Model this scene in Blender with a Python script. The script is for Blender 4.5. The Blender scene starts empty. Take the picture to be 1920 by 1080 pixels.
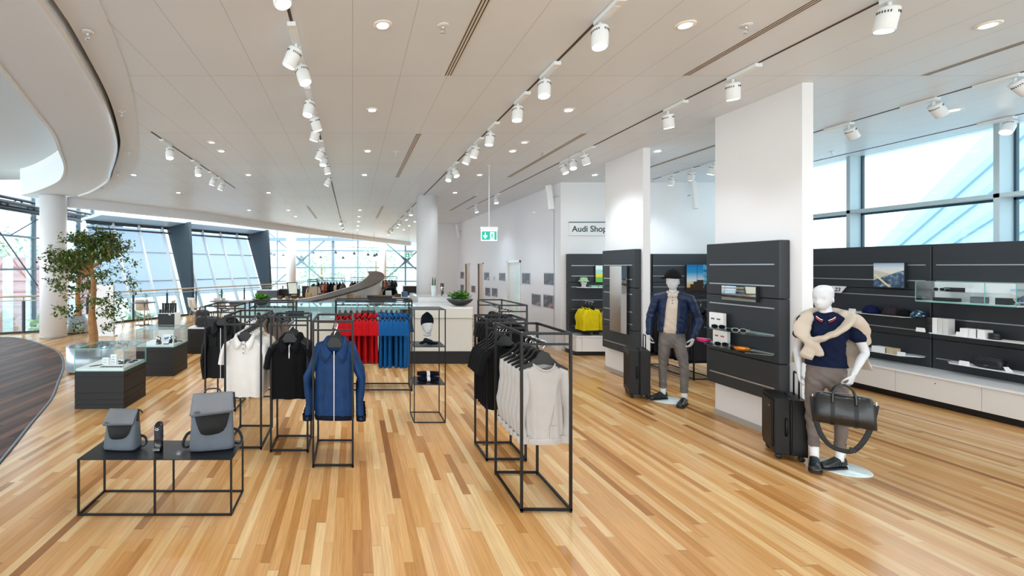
import bpy, bmesh, math, random
import numpy as np
from mathutils import Vector, Matrix, noise
random.seed(7)
sc = bpy.context.scene
COL = sc.collection
R = math.radians
PI = math.pi
# ---------------------------------------------------------------- camera
EYE = 1.9
FOC = 870.0
HX, HY = 661.0, 500.0
cam_d = bpy.data.cameras.new('camera')
cam = bpy.data.objects.new('camera', cam_d)
COL.objects.link(cam)
cam.location = (0, 0, EYE)
cam.rotation_euler = (R(90), 0, 0)
cam_d.sensor_width = 36
cam_d.lens = FOC / 1920 * 36
cam_d.shift_x = (960 - HX) / 1920
cam_d.shift_y = -(540 - HY) / 1920
cam_d.clip_end = 300
sc.camera = cam
sc.view_settings.view_transform = 'Standard'
sc.view_settings.look = 'None'
sc.view_settings.gamma = 1
sc.view_settings.use_curve_mapping = False
sc.view_settings.exposure = 1.0
# ---------------------------------------------------------------- daylight
wd = bpy.data.worlds.new('sky')
sc.world = wd
wd.use_nodes = True
wn = wd.node_tree
wn.nodes.clear()
wo = wn.nodes.new('ShaderNodeOutputWorld')
wb = wn.nodes.new('ShaderNodeBackground')
wg = wn.nodes.new('ShaderNodeTexCoord')
wsx = wn.nodes.new('ShaderNodeSeparateXYZ')
wr = wn.nodes.new('ShaderNodeValToRGB')
wr.color_ramp.elements[0].position = 0.35
wr.color_ramp.elements[0].color = (0.55, 0.6, 0.62, 1)
wr.color_ramp.elements[1].position = 0.6
wr.color_ramp.elements[1].color = (0.88, 0.95, 1.0, 1)
wm = wn.nodes.new('ShaderNodeMath'); wm.operation = 'MULTIPLY_ADD'
wm.inputs[1].default_value = 0.5; wm.inputs[2].default_value = 0.5
wn.links.new(wg.outputs['Generated'], wsx.inputs[0])
wn.links.new(wsx.outputs['Z'], wm.inputs[0])
wn.links.new(wm.outputs[0], wr.inputs[0])
wn.links.new(wr.outputs[0], wb.inputs[0])
wb.inputs[1].default_value = 2.3
wn.links.new(wb.outputs[0], wo.inputs[0])
LAMP_W = 30.0
DOWN_W = 14.0        # one downlight, watts

# ---------------------------------------------------------------- helpers
def lin(c):
    def f(v):
        v /= 255.0
        return v / 12.92 if v <= 0.04045 else ((v + 0.055) / 1.055) ** 2.4
    if isinstance(c, str):
        c = tuple(int(c[i:i+2], 16) for i in (0, 2, 4))
    return (f(c[0]), f(c[1]), f(c[2]), 1.0)

MATS = {}
def mat(name, col, rough=0.5, metal=0.0, spec=0.5, bump=None, emit=None, var=None, coat=0.0, trans=0.0, sheen=0.0, alpha=1.0):
    """col: hex; bump: (scale, strength[, stretch]); var: (scale, amount) soft tone variation"""
    if name in MATS:
        return MATS[name]
    m = bpy.data.materials.new(name)
    m.use_nodes = True
    nt = m.node_tree
    b = nt.nodes['Principled BSDF']
    b.inputs['Base Color'].default_value = lin(col)
    b.inputs['Roughness'].default_value = rough
    b.inputs['Metallic'].default_value = metal
    b.inputs['Specular IOR Level'].default_value = spec
    b.inputs['Coat Weight'].default_value = coat
    b.inputs['Sheen Weight'].default_value = sheen
    if emit:
        b.inputs['Emission Color'].default_value = lin(emit[0])
        b.inputs['Emission Strength'].default_value = emit[1]
    if trans:
        b.inputs['Transmission Weight'].default_value = trans
    tc = None
    if bump or var:
        tc = nt.nodes.new('ShaderNodeTexCoord')
    if var:
        n = nt.nodes.new('ShaderNodeTexNoise'); n.inputs['Scale'].default_value = var[0]; n.inputs['Detail'].default_value = 4
        nt.links.new(tc.outputs['Object'], n.inputs['Vector'])
        r = nt.nodes.new('ShaderNodeValToRGB')
        c = lin(col); a = var[1]
        r.color_ramp.elements[0].position = 0.3; r.color_ramp.elements[1].position = 0.7
        r.color_ramp.elements[0].color = tuple(max(0, v * (1 - a)) for v in c[:3]) + (1,)
        r.color_ramp.elements[1].color = tuple(min(1, v * (1 + a)) for v in c[:3]) + (1,)
        nt.links.new(n.outputs['Fac'], r.inputs[0]); nt.links.new(r.outputs[0], b.inputs['Base Color'])
    if bump:
        n = nt.nodes.new('ShaderNodeTexNoise'); n.inputs['Scale'].default_value = bump[0]; n.inputs['Detail'].default_value = 5
        if len(bump) > 2:
            mp = nt.nodes.new('ShaderNodeMapping'); mp.inputs['Scale'].default_value = bump[2]
            nt.links.new(tc.outputs['Object'], mp.inputs[0]); nt.links.new(mp.outputs[0], n.inputs['Vector'])
        else:
            nt.links.new(tc.outputs['Object'], n.inputs['Vector'])
        bp = nt.nodes.new('ShaderNodeBump'); bp.inputs['Strength'].default_value = bump[1]; bp.inputs['Distance'].default_value = 0.01
        nt.links.new(n.outputs['Fac'], bp.inputs['Height']); nt.links.new(bp.outputs[0], b.inputs['Normal'])
    MATS[name] = m
    return m

def glass(name, tint='ffffff', gloss=0.06, rough=0.0, haze=0.0):
    """thin clear pane: mostly transparent, a fresnel reflection on top"""
    if name in MATS:
        return MATS[name]
    m = bpy.data.materials.new(name); m.use_nodes = True
    nt = m.node_tree; nt.nodes.clear()
    o = nt.nodes.new('ShaderNodeOutputMaterial')
    t = nt.nodes.new('ShaderNodeBsdfTransparent'); t.inputs[0].default_value = lin(tint)
    g = nt.nodes.new('ShaderNodeBsdfGlossy'); g.inputs['Roughness'].default_value = rough
    f = nt.nodes.new('ShaderNodeLayerWeight'); f.inputs[0].default_value = 0.25
    mu = nt.nodes.new('ShaderNodeMath'); mu.operation = 'MULTIPLY_ADD'; mu.inputs[1].default_value = 0.5; mu.inputs[2].default_value = gloss
    mx = nt.nodes.new('ShaderNodeMixShader')
    nt.links.new(f.outputs['Fresnel'], mu.inputs[0]); nt.links.new(mu.outputs[0], mx.inputs[0])
    nt.links.new(t.outputs[0], mx.inputs[1]); nt.links.new(g.outputs[0], mx.inputs[2])
    out = mx
    if haze:
        d = nt.nodes.new('ShaderNodeBsdfTranslucent'); d.inputs[0].default_value = lin(tint)
        m2 = nt.nodes.new('ShaderNodeMixShader'); m2.inputs[0].default_value = haze
        nt.links.new(mx.outputs[0], m2.inputs[1]); nt.links.new(d.outputs[0], m2.inputs[2]); out = m2
    nt.links.new(out.outputs[0], o.inputs[0])
    MATS[name] = m
    return m

def V(*a):
    return Vector(a)

def px(p, q, y):
    """world point at depth y seen at photograph position (p, q)"""
    return Vector(((p - HX) / FOC * y, y, EYE - (q - HY) / FOC * y))

def spline(pts, n):
    """Catmull-Rom through pts (tuples), n samples per span"""
    P = [Vector(p) for p in pts]
    P = [P[0] * 2 - P[1]] + P + [P[-1] * 2 - P[-2]]
    out = []
    for i in range(1, len(P) - 2):
        for k in range(n):
            t = k / n
            a, b, c, d = P[i-1], P[i], P[i+1], P[i+2]
            out.append(0.5 * ((2*b) + (c-a)*t + (2*a-5*b+4*c-d)*t*t + (3*b-a-3*c+d)*t**3))
    out.append(P[-2].copy())
    return out

class MB:
    def __init__(s):
        s.v = []; s.f = []; s.mi = []; s.sm = []
    def add(s, vs, fs, mi=0, sm=False):
        o = len(s.v)
        s.v += [tuple(v) for v in vs]
        for f in fs:
            s.f.append([i + o for i in f]); s.mi.append(mi); s.sm.append(sm)
        return s
    def box(s, x0, x1, y0, y1, z0, z1, mi=0):
        vs = [(x0,y0,z0),(x1,y0,z0),(x1,y1,z0),(x0,y1,z0),(x0,y0,z1),(x1,y0,z1),(x1,y1,z1),(x0,y1,z1)]
        return s.add(vs, [(0,3,2,1),(4,5,6,7),(0,1,5,4),(1,2,6,5),(2,3,7,6),(3,0,4,7)], mi)
    def hexa(s, b4, t4, mi=0):
        return s.add(list(b4) + list(t4), [(0,3,2,1),(4,5,6,7),(0,1,5,4),(1,2,6,5),(2,3,7,6),(3,0,4,7)], mi)
    def bar(s, p0, p1, w, h=None, up=(0,0,1), mi=0):
        h = h or w
        p0, p1 = Vector(p0), Vector(p1)
        d = (p1 - p0).normalized(); u = Vector(up)
        if abs(d.dot(u)) > 0.98: u = Vector((0,1,0))
        a = d.cross(u).normalized() * w / 2; b = d.cross(a).normalized() * h / 2
        q = [p0-a-b, p0+a-b, p0+a+b, p0-a+b]; r = [p1-a-b, p1+a-b, p1+a+b, p1-a+b]
        return s.add(q + r, [(0,3,2,1),(4,5,6,7),(0,1,5,4),(1,2,6,5),(2,3,7,6),(3,0,4,7)], mi)
    def prism(s, poly, z0, z1, mi=0):
        n = len(poly)
        vs = [(p[0], p[1], z0) for p in poly] + [(p[0], p[1], z1) for p in poly]
        fs = [tuple(range(n))[::-1], tuple(range(n, 2*n))] + [(i, (i+1) % n, n+(i+1) % n, n+i) for i in range(n)]
        return s.add(vs, fs, mi)
    def prism_y(s, poly, y0, y1, mi=0):
        """poly in (x,z), extruded along y"""
        n = len(poly)
        vs = [(p[0], y0, p[1]) for p in poly] + [(p[0], y1, p[1]) for p in poly]
        fs = [tuple(range(n)), tuple(range(n, 2*n))[::-1]] + [((i+1) % n, i, n+i, n+(i+1) % n) for i in range(n)]
        return s.add(vs, fs, mi)
    def rings(s, rs, cap0=True, cap1=True, mi=0, sm=True, closed=True):
        n = len(rs[0]); vs = [v for r in rs for v in r]; fs = []
        m = n if closed else n - 1
        for i in range(len(rs) - 1):
            for j in range(m):
                k = (j + 1) % n
                fs.append((i*n+j, i*n+k, (i+1)*n+k, (i+1)*n+j))
        if cap0: fs.append(tuple(range(n))[::-1])
        if cap1: fs.append(tuple(range((len(rs)-1)*n, len(rs)*n)))
        return s.add(vs, fs, mi, sm)
    def tube(s, pts, r, seg=10, mi=0, caps=True, ry=None, up=(0,0,1)):
        """r, ry: number or list; elliptical when ry is given (ry measured along 'up'-ish)"""
        P = [Vector(p) for p in pts]; n = len(P)
        rs = r if isinstance(r, (list, tuple)) else [r]*n
        rz = ry if isinstance(ry, (list, tuple)) else ([ry]*n if ry else rs)
        out = []; a = None
        for i in range(n):
            d = (P[min(i+1, n-1)] - P[max(i-1, 0)]).normalized()
            if a is None:
                u = Vector(up)
                if abs(d.dot(u)) > 0.97: u = Vector((0,1,0)) if abs(d.y) < 0.9 else Vector((1,0,0))
                a = d.cross(u).normalized()
            else:
                a = (a - d * a.dot(d)).normalized()
            b = d.cross(a)
            out.append([P[i] + a*math.cos(t)*rs[i] + b*math.sin(t)*rz[i] for t in [2*PI*k/seg for k in range(seg)]])
        return s.rings(out, caps, caps, mi)
    def lathe(s, prof, seg=24, c=(0,0,0), mi=0, axis='z'):
        """prof: (radius, height) pairs, bottom to top"""
        rs = []
        for r_, h in prof:
            ring = []
            for k in range(seg):
                t = 2*PI*k/seg
                p = (r_*math.cos(t), r_*math.sin(t), h)
                if axis == 'y': p = (p[0], -h, p[1])
                if axis == 'x': p = (h, p[0], p[1])
                ring.append(Vector(p) + Vector(c))
            rs.append(ring)
        return s.rings(rs, True, True, mi)
    def ball(s, c, r, seg=14, n=8, mi=0):
        rx, ry, rz = r if isinstance(r, (list, tuple)) else (r, r, r)
        rs = []
        for i in range(n + 1):
            a = -PI/2 + PI*i/n
            ca = max(math.cos(a), 0.01)
            rs.append([Vector((c[0]+rx*ca*math.cos(t), c[1]+ry*ca*math.sin(t), c[2]+rz*math.sin(a))) for t in [2*PI*k/seg for k in range(seg)]])
        return s.rings(rs, True, True, mi)
    def quad(s, a, b, c, d, mi=0):
        return s.add([a, b, c, d], [(0,1,2,3)], mi)
    def build(s, name, mats, parent=None, loc=None, bevel=0, mods=None, bseg=2):
        me = bpy.data.meshes.new(name)
        me.from_pydata(s.v, [], s.f)
        if not isinstance(mats, (list, tuple)): mats = [mats]
        for m in mats: me.materials.append(m)
        me.polygons.foreach_set('material_index', s.mi)
        me.polygons.foreach_set('use_smooth', s.sm)
        me.validate(); me.update()
        o = bpy.data.objects.new(name, me)
        COL.objects.link(o)
        if parent is not None: o.parent = parent
        if loc is not None: o.location = loc
        if bevel:
            b = o.modifiers.new('bevel', 'BEVEL'); b.width = bevel; b.segments = bseg; b.limit_method = 'ANGLE'; b.angle_limit = R(40)
            for p in me.polygons: p.use_smooth = True
            w = o.modifiers.new('wn', 'WEIGHTED_NORMAL')
        return o

def thing(name, label, cat, loc=(0,0,0), rz=0, group=None, kind=None):
    o = bpy.data.objects.new(name, None)
    o.empty_display_size = 0.1
    COL.objects.link(o); o.location = loc; o.rotation_euler = (0, 0, rz)
    o['label'] = label; o['category'] = cat
    if group: o['group'] = group
    if kind: o['kind'] = kind
    return o
def tag(o, label, cat, group=None, kind=None):
    o['label'] = label; o['category'] = cat
    if group: o['group'] = group
    if kind: o['kind'] = kind
    return o
def struct(o, label=None, cat=None):
    o['kind'] = 'structure'
    if label: o['label'] = label; o['category'] = cat
    return o
def dup(root, loc=None, rz=None, label=None, group=None):
    """copy of a thing with copies of its parts and sub-parts"""
    r = root.copy(); COL.objects.link(r)
    if loc is not None: r.location = loc
    if rz is not None: r.rotation_euler = (0, 0, rz)
    if label: r['label'] = label
    if group: r['group'] = group
    for ch in list(root.children):
        c = ch.copy(); COL.objects.link(c); c.parent = r
        for g in list(ch.children):
            d = g.copy(); COL.objects.link(d); d.parent = c
    return r
ORD = ['first','second','third','fourth','fifth','sixth','seventh','eighth','ninth','tenth','eleventh','twelfth','thirteenth','fourteenth','fifteenth','sixteenth','seventeenth','eighteenth','nineteenth','twentieth']
KIDS = {}

def text_obj(s, size, m, parent=None, loc=(0,0,0), rot=(R(90),0,0), name='lettering', extrude=0.001, align='LEFT', bold=0.0, scale_x=1.0):
    cu = bpy.data.curves.new(name, 'FONT'); cu.body = s; cu.size = size; cu.extrude = extrude; cu.align_x = align; cu.offset = bold
    tmp = bpy.data.objects.new(name + '_tmp', cu); COL.objects.link(tmp)
    bpy.context.view_layer.update()
    dg = bpy.context.evaluated_depsgraph_get()
    me = bpy.data.meshes.new_from_object(tmp.evaluated_get(dg))
    bpy.data.objects.remove(tmp)
    me.materials.clear(); me.materials.append(m)
    o = bpy.data.objects.new(name, me); COL.objects.link(o)
    o.parent = parent; o.location = loc; o.rotation_euler = rot; o.scale = (scale_x, 1, 1)
    return o

def fuse(mb, voxel=0.012, smooth=6, factor=0.6, disp=None):
    """voxel-fuse overlapping closed shells of a builder into ONE continuous surface; returns a mesh"""
    me = bpy.data.meshes.new('fuse'); me.from_pydata(mb.v, [], mb.f); me.validate(); me.update()
    o = bpy.data.objects.new('fuse_tmp', me); COL.objects.link(o)
    md = o.modifiers.new('r', 'REMESH'); md.mode = 'VOXEL'; md.voxel_size = voxel; md.use_smooth_shade = True
    if smooth:
        s = o.modifiers.new('s', 'SMOOTH'); s.iterations = smooth; s.factor = factor
    bpy.context.view_layer.update()
    dg = bpy.context.evaluated_depsgraph_get()
    out = bpy.data.meshes.new_from_object(o.evaluated_get(dg))
    bpy.data.objects.remove(o)
    if disp:
        n = [v.normal.copy() for v in out.vertices]
        for v, k in zip(out.vertices, n):
            v.co += k * disp(v.co)
    for p in out.polygons: p.use_smooth = True
    out.update()
    return out
def mesh_obj(name, me, mats, parent=None, loc=None):
    me.materials.clear()
    for m in (mats if isinstance(mats, (list, tuple)) else [mats]): me.materials.append(m)
    o = bpy.data.objects.new(name, me); COL.objects.link(o); o.parent = parent
    if loc is not None: o.location = loc
    return o
# ---------------------------------------------------------------- materials
def nodes_mat(name):
    m = bpy.data.materials.new(name); m.use_nodes = True
    MATS[name] = m
    return m, m.node_tree, m.node_tree.nodes['Principled BSDF']
def math_node(nt, op, a, b=None, c=None):
    n = nt.nodes.new('ShaderNodeMath'); n.operation = op
    for i, v in enumerate((a, b, c)):
        if v is None: continue
        if isinstance(v, (int, float)): n.inputs[i].default_value = v
        else: nt.links.new(v, n.inputs[i])
    return n.outputs[0]
def ramp(nt, fac, stops, interp='LINEAR'):
    r = nt.nodes.new('ShaderNodeValToRGB'); r.color_ramp.interpolation = interp
    els = r.color_ramp.elements
    while len(els) < len(stops): els.new(0.5)
    for e, (p, c) in zip(els, stops): e.position = p; e.color = lin(c)
    nt.links.new(fac, r.inputs[0]); return r.outputs[0]
def mixc(nt, fac, a, b, mode='MIX'):
    n = nt.nodes.new('ShaderNodeMix'); n.data_type = 'RGBA'; n.blend_type = mode
    for sock, v in ((n.inputs[0], fac), (n.inputs[6], a), (n.inputs[7], b)):
        if isinstance(v, (int, float)): sock.default_value = v
        elif isinstance(v, str): sock.default_value = lin(v)
        elif isinstance(v, tuple): sock.default_value = v
        else: nt.links.new(v, sock)
    return n.outputs[2]

def strip_floor(name, stops, width, length, rough, gap=0.35, grain=0.35):
    m, nt, b = nodes_mat(name)
    tc = nt.nodes.new('ShaderNodeTexCoord'); sx = nt.nodes.new('ShaderNodeSeparateXYZ')
    nt.links.new(tc.outputs['Object'], sx.inputs[0])
    u = math_node(nt, 'DIVIDE', sx.outputs['X'], width)
    col = math_node(nt, 'FLOOR', u)
    wnn = nt.nodes.new('ShaderNodeTexWhiteNoise'); wnn.noise_dimensions = '1D'; nt.links.new(col, wnn.inputs['W'])
    off = math_node(nt, 'MULTIPLY', wnn.outputs['Value'], 13.0)
    v = math_node(nt, 'DIVIDE', math_node(nt, 'ADD', sx.outputs['Y'], off), length)
    # uneven board lengths
    v2 = math_node(nt, 'ADD', v, math_node(nt, 'MULTIPLY', math_node(nt, 'SINE', math_node(nt, 'MULTIPLY', v, 2.3)), 0.28))
    row = math_node(nt, 'FLOOR', v2)
    cv = nt.nodes.new('ShaderNodeCombineXYZ'); nt.links.new(col, cv.inputs[0]); nt.links.new(row, cv.inputs[1])
    w2 = nt.nodes.new('ShaderNodeTexWhiteNoise'); w2.noise_dimensions = '3D'; nt.links.new(cv.outputs[0], w2.inputs['Vector'])
    base = ramp(nt, w2.outputs['Value'], stops)
    # grain, shifted per board
    mp = nt.nodes.new('ShaderNodeCombineXYZ')
    nt.links.new(math_node(nt, 'MULTIPLY', sx.outputs['X'], 46.0), mp.inputs[0])
    nt.links.new(math_node(nt, 'ADD', math_node(nt, 'MULTIPLY', sx.outputs['Y'], 1.6), math_node(nt, 'MULTIPLY', w2.outputs['Value'], 40.0)), mp.inputs[1])
    nt.links.new(w2.outputs['Value'], mp.inputs[2])
    g = nt.nodes.new('ShaderNodeTexNoise'); g.inputs['Scale'].default_value = 1.7; g.inputs['Detail'].default_value = 6; g.inputs['Distortion'].default_value = 0.6
    nt.links.new(mp.outputs[0], g.inputs['Vector'])
    gr = ramp(nt, g.outputs['Fac'], [(0.35, '9a9a9a'), (0.65, 'ffffff')])
    c1 = mixc(nt, grain, base, gr, 'MULTIPLY')
    fu = math_node(nt, 'ABSOLUTE', math_node(nt, 'SUBTRACT', math_node(nt, 'FRACT', u), 0.5))
    eu = math_node(nt, 'GREATER_THAN', fu, 0.488)
    fv = math_node(nt, 'ABSOLUTE', math_node(nt, 'SUBTRACT', math_node(nt, 'FRACT', v2), 0.5))
    ev = math_node(nt, 'GREATER_THAN', fv, 0.4975)
    e = math_node(nt, 'MULTIPLY', math_node(nt, 'MAXIMUM', eu, ev), gap)
    c2 = mixc(nt, e, c1, '3a2210')
    nt.links.new(c2, b.inputs['Base Color'])
    rr = math_node(nt, 'MULTIPLY_ADD', g.outputs['Fac'], 0.12, rough - 0.06)
    nt.links.new(rr, b.inputs['Roughness'])
    bp = nt.nodes.new('ShaderNodeBump'); bp.inputs['Strength'].default_value = 0.08; bp.inputs['Distance'].default_value = 0.004
    nt.links.new(g.outputs['Fac'], bp.inputs['Height']); nt.links.new(bp.outputs[0], b.inputs['Normal'])
    return m
M_FLOOR = strip_floor('honey_parquet', [(0.0, '98632f'), (0.06, 'ba8248'), (0.25, 'cc9558'), (0.65, 'd9a76c'), (1.0, 'e7c38e')], 0.066, 1.25, 0.24, gap=.25, grain=.3)
M_DARKFLOOR = strip_floor('walnut_parquet', [(0.0, '331f17'), (0.35, '4c2f23'), (0.7, '633f30'), (1.0, '7a5444')], 0.11, 1.7, 0.5, grain=0.5)
M_DARKFLOOR.node_tree.nodes['Principled BSDF'].inputs['Specular IOR Level'].default_value = .15

def ceiling_mat():
    m, nt, b = nodes_mat('ceiling_panels')
    tc = nt.nodes.new('ShaderNodeTexCoord'); sx = nt.nodes.new('ShaderNodeSeparateXYZ')
    nt.links.new(tc.outputs['Object'], sx.inputs[0])
    def seam(sock, off, period, half):
        f = math_node(nt, 'FRACT', math_node(nt, 'DIVIDE', math_node(nt, 'ADD', sock, off), period))
        d = math_node(nt, 'ABSOLUTE', math_node(nt, 'SUBTRACT', f, 0.5))
        return math_node(nt, 'GREATER_THAN', d, 0.5 - half / period)
    sxm = seam(sx.outputs['X'], 0.0, 0.4775, 0.0022)
    sym = seam(sx.outputs['Y'], -4.665 + 20, 2.0, 0.0028)
    e = math_node(nt, 'MULTIPLY', math_node(nt, 'MAXIMUM', sxm, sym), 0.5)
    n = nt.nodes.new('ShaderNodeTexNoise'); n.inputs['Scale'].default_value = 0.8
    nt.links.new(tc.outputs['Object'], n.inputs['Vector'])
    base = ramp(nt, n.outputs['Fac'], [(0.3, 'e4ecf5'), (0.7, 'e9f0f8')])
    nt.links.new(mixc(nt, e, base, '6a645c'), b.inputs['Base Color'])
    b.inputs['Roughness'].default_value = 0.38
    b.inputs['Specular IOR Level'].default_value = 0.4
    return m
M_CEIL = ceiling_mat()
M_SOFFIT = mat('soffit_paint', 'e6edf5', 0.6)
M_WHITE = mat('white_paint', 'efeff0', 0.45)
M_WHITEG = mat('white_gloss', 'f4f4f4', 0.18, coat=0.3)
M_FASCIA = mat('pale_fascia', 'ecf0ef', 0.5)
M_BLACK = mat('black_gap', '0c0b0b', 0.7)
M_STEEL = mat('black_steel', '08090a', 0.42, 0.3)
M_MDARK = mat('dark_plinth', '0b0b0d', 0.5)
M_PANEL = mat('anthracite_panel', '2c3035', 0.5, bump=(220, 0.05))
M_ALU = mat('brushed_alu', 'c9ccce', 0.32, 0.85)
M_CHROME = mat('chrome', 'dfe2e4', 0.12, 1.0)
M_FRAMEB = mat('blue_grey_frame', '6f8896', 0.45, 0.1)
M_FRAMEL = mat('pale_frame', 'b4c8d0', 0.5)
M_FIN = mat('slate_fin', '36434b', 0.55)
M_SOFFB = mat('blue_soffit', 'b4c6d2', 0.4)
M_BLIND = None
def blind():
    m, nt, b = nodes_mat('translucent_blind')
    nt.nodes.clear()
    o = nt.nodes.new('ShaderNodeOutputMaterial')
    d = nt.nodes.new('ShaderNodeBsdfDiffuse'); d.inputs[0].default_value = lin('b3bfd0')
    t = nt.nodes.new('ShaderNodeBsdfTranslucent'); t.inputs[0].default_value = lin('b3c0d2')
    mx = nt.nodes.new('ShaderNodeMixShader'); mx.inputs[0].default_value = 0.75
    nt.links.new(d.outputs[0], mx.inputs[1]); nt.links.new(t.outputs[0], mx.inputs[2]); nt.links.new(mx.outputs[0], o.inputs[0])
    return m
M_BLIND = blind()
M_GLASS = glass('clear_glass', 'fdffff', 0.012)
M_WGLASS = glass('window_glass', 'e9f4f7', 0.03)
M_RGLASS = glass('railing_glass', 'e4f1f5', 0.06)
M_EDGE = mat('glass_edge', '7fc4bd', 0.2, spec=0.6)
M_LENS = mat('lamp_lens', 'ffffff', 0.3, emit=('fffdf6', 9.0))
M_LENSD = mat('dim_lens', 'e8e8e8', 0.3, emit=('ffffff', 0.5))
M_LAMPW = mat('lamp_white', 'eef2f3', 0.4)
M_VENT = mat('vent_dark', '1b1d20', 0.6)
M_TEAL = mat('sign_green', '00a088', 0.5, emit=('00a088', 0.4))
M_SIGNW = mat('sign_white', 'ffffff', 0.5, emit=('ffffff', 0.35))
# ---------------------------------------------------------------- the building
ZC = 3.82
XR, XW, YB = 8.82, 4.74, 10.57           # window wall, long picture wall, rear shop wall
def curve_x(ptsyx):
    ys = np.array([p[0] for p in ptsyx]); xs = np.array([p[1] for p in ptsyx])
    return ys, xs
INNER = [(-4, -0.9), (-1.5, -1.55), (1, -2.2), (3.0, -2.85), (4.5, -3.42), (5.6, -3.88), (6.68, -4.33), (7.69, -4.87), (8.7, -5.42), (9.6, -6.0), (10.4, -6.62), (11.3, -7.55), (12.1, -8.5), (12.6, -9.4), (12.95, -10.4), (13.2, -11.4)]
SLOT = [(-4, -1.35), (-1, -1.45), (1.5, -1.75), (3.34, -2.2), (3.98, -2.38), (5.39, -2.86), (6.96, -3.53), (7.95, -4.05), (9.2, -4.78), (10.3, -5.44), (11.6, -6.5), (12.4, -7.3)]
OUTER = [(-4, -1.0), (-1, -1.1), (1.5, -1.35), (3.34, -1.83), (4.7, -2.27), (5.96, -2.78), (7.59, -3.5), (8.8, -4.12), (9.82, -4.75), (11.4, -5.85), (13.05, -7.2)]
def dense(p, n=6):
    return [(q.x, q.y) for q in spline([(x, y, 0) for y, x in p], n)]
inner, slot, outer = dense(INNER), dense(SLOT), dense(OUTER)
FADE = [(-7.7, 13.05), (-6.4, 15.0), (-5.1, 17.0), (-2.9, 22.0), (-0.8, 26.2), (1.36, 30.4), (4.6, 36.4)]

# floor: honey parquet everywhere, dark parquet inside the curve
m = MB(); m.prism([(-11.6, -4), (XR + .2, -4), (XR + .2, YB + .1), (XW + 2.2, YB + .1), (XW + 2.2, 37), (4.5, 37), (-3.2, 24.0), (-8.6, 15.4), (-9.2, 13.4), (-11.6, 12.5)], -0.3, 0)
struct(m.build('floor', M_FLOOR))
dk = [p for p in inner]
m = MB()
pts = [(x, y) for x, y in dk if y <= 12.6] + [(-11.55, 12.45), (-11.6, -4)]
m.prism(pts, 0.0, 0.004)
struct(m.build('floor_dark', M_DARKFLOOR), 'dark walnut floor area inside the curved edge', 'floor')
m = MB()
rail = [Vector((x, y, 0.004)) for x, y in dk if y <= 12.6]
m.tube(rail, 0.02, 6, ry=0.006)
struct(m.build('trim_1', mat('dark_metal_trim', '4a5056', 0.4, 0.5)), 'thin grey metal strip along the curved floor edge', 'trim')

# main ceiling
m = MB()
poly = [(XR + .2, -4), (XR + .2, YB + .2), (XW + 2.2, YB + .2), (XW + 2.2, 37), (4.6, 37)] + FADE[::-1] + outer[::-1]
m.prism(poly, ZC, ZC + 0.25)
struct(m.build('ceiling', M_CEIL))
def band(a, b, z0, z1):
    n = 70
    def samp(c):
        P = [Vector((x, y, 0)) for x, y in c]; L = [0]
        for i in range(1, len(P)): L.append(L[-1] + (P[i]-P[i-1]).length)
        out = []
        for k in range(n):
            t = L[-1]*k/(n-1); i = max(1, next((j for j in range(1, len(L)) if L[j] >= t), len(L)-1))
            u = (t-L[i-1])/max(L[i]-L[i-1], 1e-6); out.append(P[i-1].lerp(P[i], u))
        return out
    A, B = samp(a), samp(b); mb = MB(); rs = []
    for p, q in zip(A, B):
        rs.append([(p.x, p.y, z0), (q.x, q.y, z0), (q.x, q.y, z1), (p.x, p.y, z1)])
    mb.rings(rs, sm=False); return mb
slot2 = [(x + 0.055, y - 0.02) for x, y in slot]
lip = [(x - 0.045, y + 0.015) for x, y in slot]
inner_c = [p for p in inner if p[0] >= -8.9] + [(-8.9, 12.42)]
struct(band(inner_c, lip + [(-8.9, 12.95)], ZC - 0.012, ZC + 0.5).build('ceiling_ring_inner', M_SOFFIT), 'curved soffit band between the open hall and the black slot', 'ceiling')
struct(band(lip, slot, ZC - 0.05, ZC + 0.3).build('trim_2', M_WHITEG), 'bright white lip running along the curved black ceiling slot', 'trim')
struct(band(slot, slot2, ZC + 0.08, ZC + 0.3).build('trim_3', M_BLACK), 'curved black slot in the ceiling ring', 'trim')
struct(band(slot2 + [(-8.2, 12.95)], outer + [(-8.3, 13.15)], ZC - 0.006, ZC + 0.3).build('ceiling_ring_outer', M_SOFFIT), 'outer curved soffit band beside the panelled ceiling', 'ceiling')
# white fascia rising from the inner edge to the higher ceiling of the hall
m = MB()
fi = inner_c
rs = [[(x, y, ZC - 0.02), (x, y, 4.52), (x + .05, y, 4.52), (x + .05, y, ZC - 0.02)] for x, y in fi]
m.rings(rs, sm=False)
struct(m.build('ceiling_fascia', M_FASCIA), 'pale curved fascia above the inner edge of the ceiling', 'ceiling')
m = MB(); m.prism([(x + .05, y) for x, y in inner_c] + [(-8.85, 13.9), (-14, 13.9), (-14, -4)], 4.5, 4.7)
struct(m.build('ceiling_hall', mat('hall_ceiling', 'cdd2d4', 0.6)), 'higher grey ceiling over the open hall', 'ceiling')
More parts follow.
